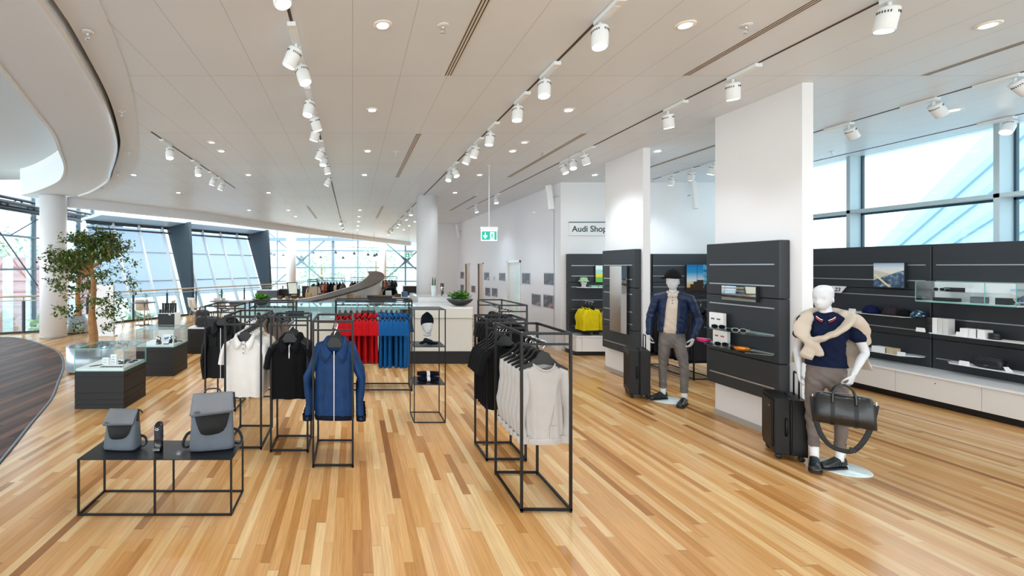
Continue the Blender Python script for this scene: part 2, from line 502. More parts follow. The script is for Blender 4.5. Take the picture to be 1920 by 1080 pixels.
# edge beam of the main ceiling toward the sloping glazing
def along(pts, w, z0, z1, off=0.0):
    P = [Vector((p[0], p[1], 0)) for p in pts]; mb = MB(); rs = []
    for i in range(len(P)):
        d = (P[min(i+1, len(P)-1)] - P[max(i-1, 0)]).normalized(); n = Vector((-d.y, d.x, 0))
        a = P[i] + n*(off); b = P[i] + n*(off + w)
        rs.append([(a.x, a.y, z0), (b.x, b.y, z0), (b.x, b.y, z1), (a.x, a.y, z1)])
    mb.rings(rs, sm=False); return mb
fade_s = [(q.x, q.y) for q in spline([(x, y, 0) for x, y in [(-8.75, 12.8), (-8.3, 12.85)] + FADE], 5)]
struct(along(fade_s, 0.3, ZC - 0.26, ZC + 0.25, 0.0).build('ceiling_beam', M_SOFFIT), 'pale edge beam where the ceiling meets the sloping glazing', 'beam')

# ---- right window wall
m = MB(); m.box(XR, XR + .12, -4, YB, 0, 2.1)
struct(m.build('wall_right', M_WHITE))
mulY = [-1.19, .67, 2.53, 4.39, 6.25, 8.11, 9.97]
w1 = thing('window_1', 'tall clear window band above the dark display wall', 'window', kind='structure')
m = MB()
for y in mulY: m.box(XR - .19, XR, y - .06, y, 2.1, ZC)
m.build('window_mullion', M_FRAMEL, w1)
m = MB(); m.box(XR - .19, XR, -4, YB, 2.825, 2.88); m.box(XR - .1, XR, -4, YB, 2.1, 2.14)
m.build('window_transom', M_FRAMEL, w1)
m = MB()
for y in mulY: m.box(XR, XR + .04, y - .085, y - .05, 2.1, ZC)
m.box(XR, XR + .03, -4, YB, 2.79, 2.825)
m.build('window_seal', mat('dark_seal', '2f4a5a', 0.5), w1)
m = MB(); m.box(XR + .02, XR + .03, -4, YB, 2.1, ZC)
m.build('window_pane', M_WGLASS, w1)
# ---- rear shop wall (behind the dark panels)
m = MB(); m.box(XW, XR + .1, YB, YB + .15, 0, ZC); struct(m.build('wall_rear', M_WHITE))
# ---- long wall with pictures
m = MB()
wall_open = [(13.1, 14.2, 0, 2.08), (16.85, 17.5, 0, 2.0), (18.75, 19.45, 0, 2.0)]
ys = [YB + .15] + [v for o in wall_open for v in o[:2]] + [20.9]
for i in range(0, len(ys), 2): m.box(XW, XW + .2, ys[i], ys[i+1], 0, ZC)
for o in wall_open: m.box(XW, XW + .2, o[0], o[1], o[3], ZC)
struct(m.build('wall_pictures', mat('plaster_white', 'eeedf2', 0.42, bump=(9, 0.05), coat=0.15)), 'long white wall with small framed pictures', 'wall')
m = MB(); m.box(3.3, XW + 2.2, 20.9, 21.1, 0, ZC); struct(m.build('wall_far', M_WHITE))
m = MB(); m.box(XW, XW + 2.2, 10.9, 10.92, 0, ZC); m.box(XW + 2.2, XW + 2.3, 10.7, 37, 0, ZC)
struct(m.build('wall_back_rooms', mat('beige_wall', 'd8c4ae', 0.6)), 'beige wall of the rooms behind the long wall', 'wall')
d1 = thing('door_1', 'tall white door with narrow glass strip in the long wall', 'door', (XW + .05, 13.1, 0), kind='structure')
m = MB(); m.box(-.01, .04, .04, 1.06, .01, 2.02); m.build('door_leaf', mat('door_white', 'f2f6f4', 0.35), d1)
m = MB(); m.box(-.07, .05, -.02, .04, 0, 2.08); m.box(-.07, .05, 1.06, 1.12, 0, 2.08); m.box(-.07, .05, -.02, 1.12, 2.02, 2.08); m.build('door_frame', M_WHITEG, d1)
m = MB(); m.box(-.015, -.012, .12, .5, .2, 1.86); m.build('door_glazing', mat('pale_green_glass', 'd8ece6', 0.08), d1)
m = MB(); m.tube([(-.01, 1.06, 1.0), (-.06, 1.06, 1.0), (-.06, .95, 1.0)], .009); m.build('door_handle', M_ALU, d1)
for i, (a, b) in enumerate(((16.85, 17.5), (18.75, 19.45))):
    d = thing('door_%d' % (i + 2), ('narrow opening in the long wall, nearer of the pair', 'narrow opening in the long wall, farther of the pair')[i], 'door', (XW, a, 0), kind='structure')
    m = MB(); m.box(-.03, .2, -.04, 0, 0, 2.04); m.box(-.03, .2, b - a, b - a + .04, 0, 2.04); m.box(-.03, .2, -.04, b - a + .04, 2.0, 2.04); m.build('door_frame', M_WHITEG, d)
    m = MB(); m.box(.03, .07, 0, b - a, 0, 2.0); m.build('door_leaf', mat('beige_wall', 'd8c4ae', 0.6), d)  # beige panel added in the opening; the unlit room behind renders black
m = MB(); m.box(XW - .015, XW, YB + .15, 13.0, 0, .07); m.box(XW - .015, XW, 14.3, 16.8, 0, .07)
struct(m.build('baseboard_long', M_WHITEG))

# ---- two slab pillars and round columns
for i, (a, b) in enumerate(((4.84, 6.0), (7.49, 8.61))):
    m = MB(); m.box(4.69, 4.805, a, b, 0, ZC)
    struct(m.build('pillar_slab', M_WHITE), ('wide white slab pillar nearest, carrying the sunglasses board', 'wide white slab pillar further back, carrying the tall mirror')[i], 'pillar')
    m = MB(); m.box(4.68, 4.815, a - .01, b + .01, 0, .07)
    struct(m.build('baseboard_slab', mat('grey_skirting', 'b3aea6', 0.5)), ('grey skirting around the nearer slab pillar', 'grey skirting around the farther slab pillar')[i], 'baseboard')
for (cx, cy, r, h, lab) in ((2.04, 12.7, .29, ZC, 'round white column standing behind the counter'), (-3.2, 24.2, .25, ZC - .2, 'round white column near the far glazing'), (2.2, 33.6, .25, ZC, 'thin far round column behind the curved bar'), (-8.07, 12.52, .315, ZC - .02, 'thick round white column beside the indoor tree')):
    m = MB(); m.lathe([(r, 0), (r, h)], 40, (cx, cy, 0))
    struct(m.build('column', M_WHITE), lab, 'column')
    m = MB(); m.lathe([(r + .008, 0), (r + .008, .06)], 40, (cx, cy, 0))
    struct(m.build('baseboard_column', mat('grey_skirting', 'b3aea6', 0.5)), 'skirting ring of the ' + lab[:40], 'baseboard')

# ---- left glass wall, beyond the hall
w2 = thing('window_2', 'tall glass wall at the end of the open hall', 'window', kind='structure')
XL = -11.35
m = MB()
for y in (13.3, 16.55, 18.3, 19.25, 20.3): m.box(XL - .1, XL + .04, y - .05, y + .05, -.5, 5.2)
m.build('window_mullion', mat('slate_mullion', '566570', 0.5), w2)
m = MB()
for z in (1.81, 2.93): m.box(XL - .05, XL + .05, 13.5, 20.5, z - .03, z + .03)
m.build('window_transom', mat('slate_mullion', '566570', 0.5), w2)
m = MB()
m.tube([(XL + .5, 12.6, 4.08), (XL + .9, 21, 3.98)], .05, 8); m.tube([(XL + .5, 12.6, 3.75), (XL + .9, 21, 3.68)], .08, 8); m.box(XL + .3, XL + .9, 12.6, 21, 3.86, 3.92)
for k in range(7):
    y = 13.2 + k * 1.2; m.bar((XL + .5, y, 3.75), (XL + .55, y + .6, 4.08), .03); m.bar((XL + .55, y + .6, 4.08), (XL + .55, y + 1.2, 3.75), .03)
m.bar((XL + .1, 14.2, 3.6), (XL + .1, 16.6, 1.2), .03); m.bar((XL + .1, 16.6, 3.6), (XL + .1, 15.2, 2.9), .03)
m.build('window_truss', mat('dark_truss', '39424a', 0.45, 0.4), w2)
m = MB(); m.box(XL - .01, XL, 12.5, 21, -.5, 5.2)
m.build('window_pane', M_WGLASS, w2)

# ---- sloping glazing along the left side
FB, FD = Vector((-8.3, 15.0, 0)), Vector((.514, .857, 0)).normalized()
FN = Vector((-FD.y, FD.x, 0))
def fac(s, t, z, off=0.0):
    """s along the facade, t 0..1 up the slope"""
    return FB + FD * s + FN * (0.25 + 1.5 * t + off) + Vector((0, 0, z))
w3 = thing('window_3', 'long sloping glazing with pale blinds on the left side', 'window', kind='structure')
S0, S1, ZT, ZBm = 0.55, 8.95, 3.5, -0.6
def fp(s, z, off=0.0):
    return fac(s, (z - ZBm) / (ZT - ZBm), z, off)
m = MB(); 
for k in range(8):
    s = S0 + k * 1.05
    m.bar(fp(s, ZBm, -.06), fp(s, ZT, -.06), .075, .12, up=FN)
m.build('window_mullion', mat('white_mullion', 'dfe6ea', 0.4), w3)
m = MB()
for z in (1.35, 2.45): m.bar(fp(S0, z, -.02), fp(S1, z, -.02), .03, .05)
m.build('window_transom', mat('grey_transom', 'a0afba', 0.4), w3)
m = MB()
for (a, b) in ((S0, 3.9), (4.15, 8.65)):
    m.quad(fp(a, 0.75, .03), fp(b, 0.75, .03), fp(b, ZT - .1, .03), fp(a, ZT - .1, .03))
m.build('window_blind', M_BLIND, w3)
m = MB(); m.quad(fp(S0, ZBm, .08), fp(S1, ZBm, .08), fp(S1, ZT, .08), fp(S0, ZT, .08))
m.build('window_pane', M_WGLASS, w3)
m = MB(); m.tube([fp(S0, ZT, -.05), fp(S1, ZT, -.05)], .07, 8); m.tube([fp(S0, ZT - .22, -.1), fp(S1, ZT - .22, -.1)], .035, 8)
m.build('window_head', mat('dark_truss', '39424a', 0.45, 0.4), w3)
# bluish soffit between the beam and the glazing head
m = MB()
a0 = [fp(S0, ZT + .02, .1), fp(S1, ZT + .02, .1)]
b0 = [fp(S0, ZT, -1.15) + V(0, 0, .16), fp(S1, ZT, -1.15) + V(0, 0, .16)]
m.hexa([a0[0], a0[1], b0[1], b0[0]], [v + V(0, 0, .1) for v in (a0[0], a0[1], b0[1], b0[0])])
struct(m.build('ceiling_glazing_soffit', M_SOFFB), 'blue grey soffit above the sloping glazing', 'ceiling')
for i, s in enumerate((4.0, 8.7)):
    d = FD * 0.13
    b4 = [fp(s, 0.0, .0), fp(s, 0.0, -.32), fp(s, 0.0, -.32) + d, fp(s, 0.0, .0) + d]
    t4 = [fp(s, ZT, .0), fp(s, ZT, -1.35) + V(0, 0, .2), fp(s, ZT, -1.35) + V(0, 0, .2) + d, fp(s, ZT, .0) + d]
    m = MB(); m.hexa(b4, t4)
    struct(m.build('pillar_fin', M_FIN), ('dark tapering fin at the sloping glazing, nearest', 'dark tapering fin at the far end of the sloping glazing')[i], 'pillar')

# ---- far glazed facade
YF = 36.5
w4 = thing('window_4', 'far glass facade with crossed steel braces', 'window', kind='structure')
def fx(p): return (p - HX) / FOC * YF
m = MB()
for p, w in ((520, .07), (580, .09), (624.5, .22), (671, .09), (715, .09), (760, .12), (800, .09), (850, .09)):
    m.box(fx(p) - w / 2, fx(p) + w / 2, YF - .1, YF + .05, -1, 4.8)
m.build('window_mullion', M_FRAMEB, w4)
m = MB()
for z, h in ((-.1, .1), (.75, .1), (1.83, .1), (3.15, .06)): m.box(fx(495), fx(870), YF - .06, YF + .04, z - h / 2, z + h / 2)
m.box(fx(495), fx(745), YF - .5, YF - .2, 3.9, 4.15)
m.build('window_transom', M_FRAMEB, w4)
m = MB()
for cx in (565, 762):
    c = px(cx, 489, YF - .4)
    for dx, dz in ((1, 1), (1, -1), (-1, 1), (-1, -1)):
        m.tube([c, c + V(dx * .5, 0, dz * .44), c + V(dx * 3.0, 0, dz * 2.6)], [.13, .05, .045], 8)
m.build('window_brace', mat('steel_brace', '5f7a88', 0.4), w4)
m = MB(); m.box(fx(495), fx(870), YF, YF + .02, -1, 4.8); m.build('window_pane', M_WGLASS, w4)
# ---------------------------------------------------------------- ceiling fixtures
TRK = {
 'over the hanging polo shirts': (-0.4775, 1.5, 22.5, [(3.0, .2, -.1), (3.92, -.45, .1), (4.3, .3, -.2), (5.2, -.15, -.2), (5.75, .3, .2), (6.2, -.3, .2), (7.3, -.4, .1), (7.75, -.1, -.2), (8.4, .2, .1), (9.7, -.5, .2), (18.4, 0, -.3), (20.2, .3, 0), (22.0, .4, 0)]),
 'over the grey sweatshirts': (1.91, 1.5, 26.0, [(3.58, -.1, -.15), (4.62, -.1, -.2), (5.36, -.1, -.1), (6.42, -.15, 0), (7.15, -.3, .1), (7.6, -.4, .1), (8.75, .3, -.3), (9.15, -.2, -.3), (15.2, 0, -.2), (16.8, .3, 0), (18.6, -.3, 0), (20.0, .2, 0), (22.5, 0, .2), (24.5, 0, 0)]),
 'beside the slab pillars': (3.82, 1.5, 15.5, [(3.3, -.1, .15), (4.66, .1, .1), (5.62, .15, .1), (7.65, .35, .1), (8.05, -.1, -.35), (8.45, .3, -.3), (12.35, 0, -.2), (14.4, .2, -.1)]),
 'in front of the dark display wall': (6.6, 1.5, 10.2, [(4.75, .75, -.3), (5.4, .8, .0), (6.3, .75, .1), (8.6, -.2, .3), (9.15, .1, .4), (9.7, .0, .4)]),
 'beside the window wall': (8.4, 1.5, 10.2, [(3.9, -.6, .1), (6.05, -.65, -.1)]),
 'over the glass display cases': (-2.865, 6.6, 11.3, [(7.25, .15, -.2), (8.6, .1, -.2), (9.6, -.35, .1), (10.2, -.35, .1)]),
}
M_TRACK = mat('track_dark', '4d423a', 0.6)
def make_spot(tilt, s=1):
    t = thing('track_spotlight', 'x', 'spotlight')
    m = MB(); m.box(-.033, .033, -.17, .17, -.035, 0); m.box(-.022, .022, -.1, .1, -.037, -.034)
    m.build('adapter_box', M_LAMPW, t, bevel=.003)
    d = Vector((tilt[0], tilt[1], -1)).normalized()
    jp = Vector((0, -.13*s, -.075))
    m = MB(); m.tube([(0, -.13*s, -.03), jp], .012, 8); m.ball(jp, .018, 8, 6)
    m.build('joint', M_LAMPW, t)
    m = MB(); a = jp - d * .0; L = .155; r = .06
    m.tube([a, a + d * .006, a + d * .012, a + d * L, a + d * (L + .004)], [r*.9, r*.98, r, r, r * .94], 20)
    u = d.cross(V(0, 1, 0)).normalized(); w = d.cross(u)
    for k in range(26):
        if k % 9 in (7, 8): continue
        th = 2*PI*k/26
        n = u*math.cos(th) + w*math.sin(th); c = a + d*.038 + n*(r + .0005)
        m.bar(c - d*.008, c + d*.008, .006, .003, up=n, mi=1)
    h = m.build('lamp_housing', [M_LAMPW, M_VENT], t)
    m = MB(); m.tube([a + d*(L + .001), a + d*(L + .006)], [r*.86, r*.84], 20)
    m.build('lens', M_LENS, t)
    return t, a + d*(L + .012), d
n_l = 0
for where, (X, y0, y1, heads) in TRK.items():
    m = MB(); m.box(X - .012, X + .012, y0, y1, ZC - .004, ZC)
    m.box(X - .0035, X + .0035, y0, y1, ZC - .007, ZC - .003)
    tag(m.build('lighting_track', M_TRACK, bevel=0), 'slim dark ceiling track ' + where, 'light track')
    for i, (y, tx, ty) in enumerate(heads):
        sd = 1 if X > 6 else -1
        t, lp, d = make_spot((tx, ty), sd)
        t.location = (X, y + (.13*sd if sd < 0 else 0), ZC - .004)
        t['label'] = 'white track spotlight, %s along the track %s' % (ORD[i], where)
        t['group'] = 'white track spotlights'
        ld = bpy.data.lights.new('spot_bulb', 'SPOT'); ld.energy = LAMP_W * (2.2 if 'glass display' in where else 1.0); ld.spot_size = R(95); ld.spot_blend = 0.8
        ld.shadow_soft_size = 0.05; ld.color = (0.86, 0.94, 1.0)
        lo = bpy.data.objects.new('spot_bulb', ld); COL.objects.link(lo); lo.parent = t
        lo.location = lp; lo.rotation_euler = d.to_track_quat('-Z', 'Y').to_euler()
        n_l += 1
# recessed downlights
def make_down(lens):
    t = thing('ceiling_downlight', 'x', 'downlight', group='recessed ceiling downlights')
    m = MB(); m.lathe([(.045, -.010), (.068, -.010), (.074, -.005), (.074, 0)], 28); m.build('trim_ring', mat('downlight_ring', 'f3eee6', .35), t)
    m = MB(); m.lathe([(.044, -.013), (.046, -.006)], 24); m.build('diffuser', lens, t)
    return t
DOWN = []
rows = {3.68: [(.24, 1), (2.64, 1), (5.04, 1), (7.4, 1)], 5.67: [(.24, 1), (2.64, 1), (5.2, 0), (7.35, 1)], 7.68: [(-2.17, 1), (.25, 1), (2.65, 1), (5.05, 1), (7.4, 1)],
        9.67: [(-4.56, 1), (-2.17, 1), (.25, 1), (2.65, 1), (5.05, 1)], 7.15: [(2.65, 0), (-2.17, 0)], 15.7: [(-2.17, 1), (-3.5, 1), (.25, 1)], 17.7: [(.25, 1), (-2.17, 1), (2.65, 1)], 19.7: [(.25, 1), (2.65, 1)], 21.7: [(.25, 1), (2.65, 1)], 24.0: [(.25, 1), (2.65, 1)], 12.0: [(-2.17, 1), (-4.5, 1), (2.65, 1)]}
names = {-4.56: 'near the curved soffit', -4.5: 'near the curved soffit', -3.5: 'near the edge beam', -2.17: 'over the glass cases side', .24: 'in the bay above the blue jackets', .25: 'in the bay above the blue jackets', 2.64: 'in the bay before the slab pillars', 2.65: 'in the bay before the slab pillars', 5.04: 'in the bay behind the slab pillars', 5.05: 'in the bay behind the slab pillars', 5.2: 'in the bay behind the slab pillars', 7.4: 'by the window wall', 7.35: 'by the window wall'}
for yi, y in enumerate(sorted(rows)):
    for x, on in rows[y]:
        t = make_down(M_LENS if on else M_LENSD); t.location = (x, y, ZC)
        t['label'] = '%s round recessed downlight %s, %s row from the camera' % ('lit' if on else 'unlit', names[x], ORD[yi])
        if on and y < 20:
            ld = bpy.data.lights.new('downlight_bulb', 'SPOT'); ld.energy = DOWN_W; ld.spot_size = R(150); ld.spot_blend = 1.0; ld.shadow_soft_size = 0.06; ld.color = (0.86, 0.94, 1.0)
            lo = bpy.data.objects.new('downlight_bulb', ld); COL.objects.link(lo); lo.parent = t; lo.location = (0, 0, -.02)
# sprinklers
m = MB(); m.lathe([(.0, -.002), (.042, -.004), (.045, 0)], 20)
spr = thing('sprinkler_head', 'x', 'sprinkler', group='ceiling sprinklers')
m.build('escutcheon', M_LAMPW, spr)
m = MB(); m.tube([(0, 0, 0), (0, 0, -.03)], .009, 8); m.tube([(.012, 0, -.03), (.014, 0, -.05), (0, 0, -.062)], .003, 6); m.tube([(-.012, 0, -.03), (-.014, 0, -.05), (0, 0, -.062)], .003, 6); m.lathe([(.018, -.066), (.02, -.062)], 12); m.ball((0, 0, -.045), .005, 6, 4)
m.build('nozzle', M_CHROME, spr)
SP = [(.72, 3.69, 'between the first two downlights over the aisle'), (3.13, 3.69, 'before the nearer slab pillar'), (.72, 7.75, 'in the bay above the blue jackets'), (3.17, 7.75, 'over the aisle near the tall mirror'), (-2.15, 3.77, 'on the soffit, nearest the camera'),
      (-2.83, 5.7, 'on the soffit, second'), (-3.7, 7.7, 'on the soffit, third'), (-4.75, 9.4, 'on the soffit, fourth'), (-6.1, 11.3, 'on the soffit, fifth'), (8.0, 7.75, 'near the window wall'), (-4.55, 7.8, 'x'), (.72, 11.8, 'over the counter'), (-4.3, 11.8, 'over the cafe side'), (-2.0, 13.8, 'beyond the glass cases'), (-3.2, 15.8, 'near the edge beam'), (.72, 15.8, 'beyond the counter'), (-1.4, 17.8, 'over the curved bar'), (-.3, 19.8, 'far behind the curved bar'), (3.2, 11.8, 'by the long picture wall')]
f = True
for x, y, w in SP:
    if w == 'x': continue
    o = spr if f else dup(spr)
    f = False
    o.location = (x, y, ZC - (.012 if 'soffit' in w else 0)); o['label'] = 'small sprinkler head on the ceiling ' + w
# linear air slots
SL = [(.955, .6, 4.66, 'above the aisle'), (.955, 6.67, 9.95, 'before the counter'), (3.34, .6, 4.66, 'before the nearer slab pillar'), (3.34, 6.67, 9.95, 'before the farther slab pillar'), (5.73, .6, 4.66, 'behind the nearer slab pillar'), (5.73, 6.67, 9.95, 'behind the farther slab pillar'), (.955, 14.7, 18.4, 'far beyond the counter'), (3.34, 12.6, 15.9, 'by the long picture wall'), (-1.43, 14.7, 18.4, 'over the curved bar')]
for x, a, b, w in SL:
    t = thing('air_diffuser', 'long slotted air outlet in the ceiling ' + w, 'air vent', (x, a, ZC), group='slotted ceiling air outlets')
    m = MB(); m.box(-.046, .046, 0, b - a, -.004, 0); m.build('frame', mat('diffuser_frame', 'e4e2de', .4), t)
    m = MB()
    for dx in (-.026, .0, .026): m.box(dx - .0042, dx + .0042, .01, b - a - .01, -.006, -.0035)
    m.build('slot', mat('slot_dark', '3f362e', .7), t)
# exit signs
def exit_sign(loc, s, lab, drop):
    t = thing('exit_sign', lab, 'exit sign', loc)
    m = MB(); m.box(-.2*s, .2*s, -.03*s, .03*s, .12*s, .19*s); m.build('housing', M_WHITEG, t, bevel=.008*s)
    m = MB(); m.box(-.185*s, .185*s, -.008*s, .008*s, -.13*s, .12*s); m.build('sign_plate', M_SIGNW, t)
    m = MB(); m.box(-.17*s, .0, -.012*s, -.008*s, -.11*s, .09*s); m.box(.12*s, .17*s, -.012*s, -.008*s, -.11*s, .09*s); m.box(.0, .12*s, -.012*s, -.008*s, .07*s, .09*s); m.box(.0, .02*s, -.012*s, -.008*s, -.11*s, .09*s)
    m.build('green_field', M_TEAL, t)
    m = MB()
    c = -.09*s
    m.prism_y([(c-.012*s, .06*s), (c+.012*s, .06*s), (c+.012*s, -.02*s), (c+.045*s, .01*s), (c+.045*s, -.025*s), (c, -.085*s), (c-.045*s, -.025*s), (c-.045*s, .01*s), (c-.012*s, -.02*s)], -.015*s, -.012*s)
    m.build('arrow', M_SIGNW, t)
    m = MB(); g = lambda a, b, w=.016: m.bar((a[0]*s, -.013*s, a[1]*s), (b[0]*s, -.013*s, b[1]*s), w*s, .004*s, up=(0, 1, 0))
    m.lathe([(.011*s, -.004*s), (.011*s, .0)], 10, (.075*s, -.013*s, .045*s), axis='y')
    g((.068, .03), (.06, -.025), .024); g((.06, -.02), (.09, -.05)); g((.09, -.05), (.085, -.09)); g((.06, -.02), (.045, -.06)); g((.045, -.06), (.025, -.07)); g((.07, .025), (.1, .0), .01); g((.068, .025), (.038, .005), .01)
    m.build('running_figure', M_TEAL, t)
    if drop:
        m = MB(); m.tube([(0, 0, .19*s), (0, 0, drop)], .009, 8); m.lathe([(.03, drop - .01), (.03, drop)], 14); m.build('drop_rod', M_LAMPW, t)
    return t
p = px(917, 441, 8.8); exit_sign(p, .82, 'green emergency exit sign hanging from the ceiling near the picture wall', ZC - p.z)
p = px(767, 478, 24); exit_sign(p, 1.0, 'small far exit sign hanging before the crossed braces', ZC - p.z)
# wall loudspeakers: slim white columns
def speaker(p, h, lab, ang, tilt):
    t = thing('wall_loudspeaker', lab, 'loudspeaker', p, ang)
    m = MB(); m.box(-.05, .05, -.05, .05, -h/2, h/2); o = m.build('enclosure', M_WHITEG, t, bevel=.01); o.rotation_euler = (0, tilt, 0)
    m = MB(); m.tube([(.04, 0, 0), (.12, 0, .02), (.2, 0, .02)], .014, 8); m.build('bracket', M_ALU, t)
speaker(px(1031, 370, 10.35) + V(-.0, 0, 0), .55, 'slim white column loudspeaker tilted on the picture wall corner', 0, R(-8))
speaker(px(1302, 366, 10.3), .62, 'slim white column loudspeaker on the rear shop wall between the pillars', R(90), R(8))
speaker(px(858, 434, 20.3), .62, 'small slim white loudspeaker at the far end of the picture wall', 0, R(-8))
# ---------------------------------------------------------------- garments on hangers
def fab(name, col, b=0.25, rough=0.85, var=.12):
    return mat(name, col, rough, spec=.2, bump=(60, b), var=(9, var), sheen=0)
F_WHITE = fab('cotton_white', 'dcd8d2', var=.03)
F_CREAM = fab('cotton_cream', 'cbbdaa', var=.04)
F_BLACK = fab('cotton_black', '070709')
F_JACK = fab('jacket_black', '090a0d', .15, .6)
F_BLUE = fab('jacket_blue', '0e325c', .15, .5, .2)
F_NAVY = fab('knit_navy', '070e20')
F_RED = fab('cotton_red', 'b30a14')
F_AZURE = fab('cotton_azure', '0f5590')
F_GREYT = fab('knit_taupe', '6a6058')
F_SWEAT = fab('sweat_grey', 'b3aea9', .3, var=.03)
F_YELLOW = fab('cotton_yellow', 'e0c814', var=.05)
F_LINE = fab('lining_brown', '2c2420')
M_HANG = mat('hanger_black', '07080a', .45)
M_TAGW = mat('tag_white', 'f2f2f0', .5)
def cpow(v, p): return math.copysign(abs(v) ** p, v)
def body_rings(st, n=44, amp=.01, seed=0, drop=.05, dropn=4, nf=5):
    """st: (z, half width, half depth) from hem up to neck"""
    rs = []; m = len(st); zh = st[0][0]; zt = st[-1][0]
    for i, (z, w, d) in enumerate(st):
        k = m - 1 - i
        f = max(0, (zt - z) / (zt - zh) - .12); A = amp * f ** .7
        ring = []
        for j in range(n):
            t = 2*PI*j/n; c, s = math.cos(t), math.sin(t)
            x = w * cpow(c, .8); y = d * cpow(s, .75)
            fold = math.sin(nf*PI*x/max(w, .05) + seed*1.7 + (1.3 if s > 0 else 0) + 3*z) + .5*math.sin(2.2*nf*x/max(w, .05) + seed + 5*z)
            y += A * fold * min(1, abs(x)/.04) * (1 - abs(c)**6)
            x += A * .6 * math.sin(9*z + seed) * abs(c)
            zz = z - drop * max(0, -s) ** 2 * max(0, 1 - k/dropn) + (A*.5*math.sin(7*x/w+seed) if i == 0 else 0)
            ring.append((x, y, zz))
        rs.append(ring)
    return rs
def garment(name, fabric, L=.72, w=.225, sleeve='short', neck='polo', seed=1, trim=None, d=.043, amp=.008, top=-.14, extra=None, lining=None, ws=1.0, wb=1.0):
    t = thing(name, 'x', 'clothing')
    T = top
    st = [(-L, w*wb*1.0, d), (-L + .012, w*wb*1.01, d*1.02)]
    zs = np.linspace(-L + .06, T - .16, 12)
    for z in zs: st.append((float(z), w*wb*(1.0 + .02*math.sin(z*11 + seed)), d*(1.05 - .1*abs(math.sin(z*5+seed)))))
    st += [(T - .12, w*(.99 + wb)/2, d*.95), (T - .09, w*.96, d*.9), (T - .065, w*.88, d*.85), (T - .04, w*.68, d*.85), (T - .018, w*.48, d*.95), (T, .088, .050)]
    m = MB(); m.rings(body_rings(st, amp=amp, seed=seed, drop=.085 if neck != 'crew' else .045), cap0=False, cap1=False)
    m.build('body', fabric, t)
    for sg in (-1, 1):
        m = MB()
        if sleeve == 'short':
            p = [(sg*w*.72, 0, T - .075), (sg*w*.95, 0, T - .11), (sg*(w*1.1), 0, T - .19), (sg*(w*1.19), -.004, T - .30)]
            m.tube(p, [.045, .065, .072, .078], 18, ry=[.03, d*.9, d*.9, d*.85], caps=False)
        else:
            Ls = L - .0 if sleeve == 'long' else L
            q = [0, .05, .14, .28, .42, .56]
            zt = T - .08; ze = -Ls - .02 * ws
            n = 9; p = []; r = []; ry = []
            for i in range(n):
                u = i / (n - 1)
                xx = w*.74 + (w*.52 * ws)*min(1, u*2.6)**.8 + .012*math.sin(u*9 + seed)
                p.append((sg*xx, -.012*u + .008*math.sin(u*7+seed), zt + (ze - zt)*u)); r.append(.05 + .022*math.sin(min(1, u*3)*PI/2) - .03*u + .004*math.sin(u*17+seed)); ry.append(d*(.95 - .25*u) + .003*math.sin(u*23))
            p[0] = (sg*w*.60, 0, T - .050); r[0] = .022; ry[0] = .026
            p.insert(1, (sg*w*.84, 0, T - .070)); r.insert(1, .040); ry.insert(1, d*.82)
            p[2] = (p[2][0], 0, T - .135)
            m.tube(p, r, 18, ry=ry, caps=False)
        s = m.build('sleeve', fabric, t)
        if sleeve != 'short' and trim:
            m = MB(); m.tube([(p[-1][0], p[-1][1], p[-1][2] + .045), (p[-1][0], p[-1][1], p[-1][2] - .015)], [.050, .046], 16, ry=[d*.98, d*.86], caps=False)
            m.build('cuff', trim, s)
    if sleeve != 'short' and trim:
        m = MB(); m.rings(body_rings([(-L - .032, w*wb*.98, d*1.0), (-L - .02, w*wb*1.0, d*1.06), (-L + .010, w*wb*1.03, d*1.16), (-L + .016, w*wb*1.0, d*1.06)], amp=0, drop=0), cap0=False, cap1=False)
        m.build('waistband', trim, t)
    if neck in ('polo', 'shirt'):
        big = 1.0 if neck == 'polo' else 1.35
        rows = [[], [], [], []]; n = 30
        for j in range(n + 1):
            a = -PI*.93 + 2*PI*.93*j/n
            sx, sy = math.sin(a), math.cos(a)       # sy=1 at the back
            fr = max(0, -sy); z0 = T - .085*fr**2
            pt = fr**3 * .035 * big
            rows[0].append((.086*sx, .050*sy, z0 - .004))
            rows[1].append((.089*sx, .053*sy, z0 + .022 - .012*fr))
            rows[2].append((.100*sx, .060*sy - .002, z0 + .016 - .012*fr))
            rows[3].append(((.116*big**.5 + pt*.6)*sx + math.copysign(fr**3*.038*big, sx), .070*sy - .012*fr, z0 - .026*big - pt*1.3))
        m = MB(); m.rings(rows, False, False, closed=False)
        c = m.build('collar', fabric, t); so = c.modifiers.new('s', 'SOLIDIFY'); so.thickness = .004; so.offset = 1
    else:
        m = MB(); pts = []
        for j in range(33):
            a = 2*PI*j/32; fr = max(0, -math.cos(a)); pts.append((.090*math.sin(a), .053*math.cos(a), T - .045*fr**2 + .002))
        m.tube([(p[0], p[1], p[2] - .004) for p in pts], .006, 8, caps=False, ry=.010); m.build('neckband', fabric, t)
    if extra == 'buttons':
        m = MB(); m.bar((0, -.049, T - .055), (0, -d - .002, T - .20), .028, .004, up=(0, 1, 0)); pl = m.build('placket', fabric, t)
        for k in range(3):
            m = MB(); z = T - .085 - .045*k; m.lathe([(.006, 0), (.006, .003)], 10, (0, -.052 - .0*k, z), axis='y'); m.build('button', M_BLACKB, pl)
        m = MB(); m.box(-.008, .012, .038, .04, T - .02, T + .02); m.build('neck_label', M_BLACKB, t)
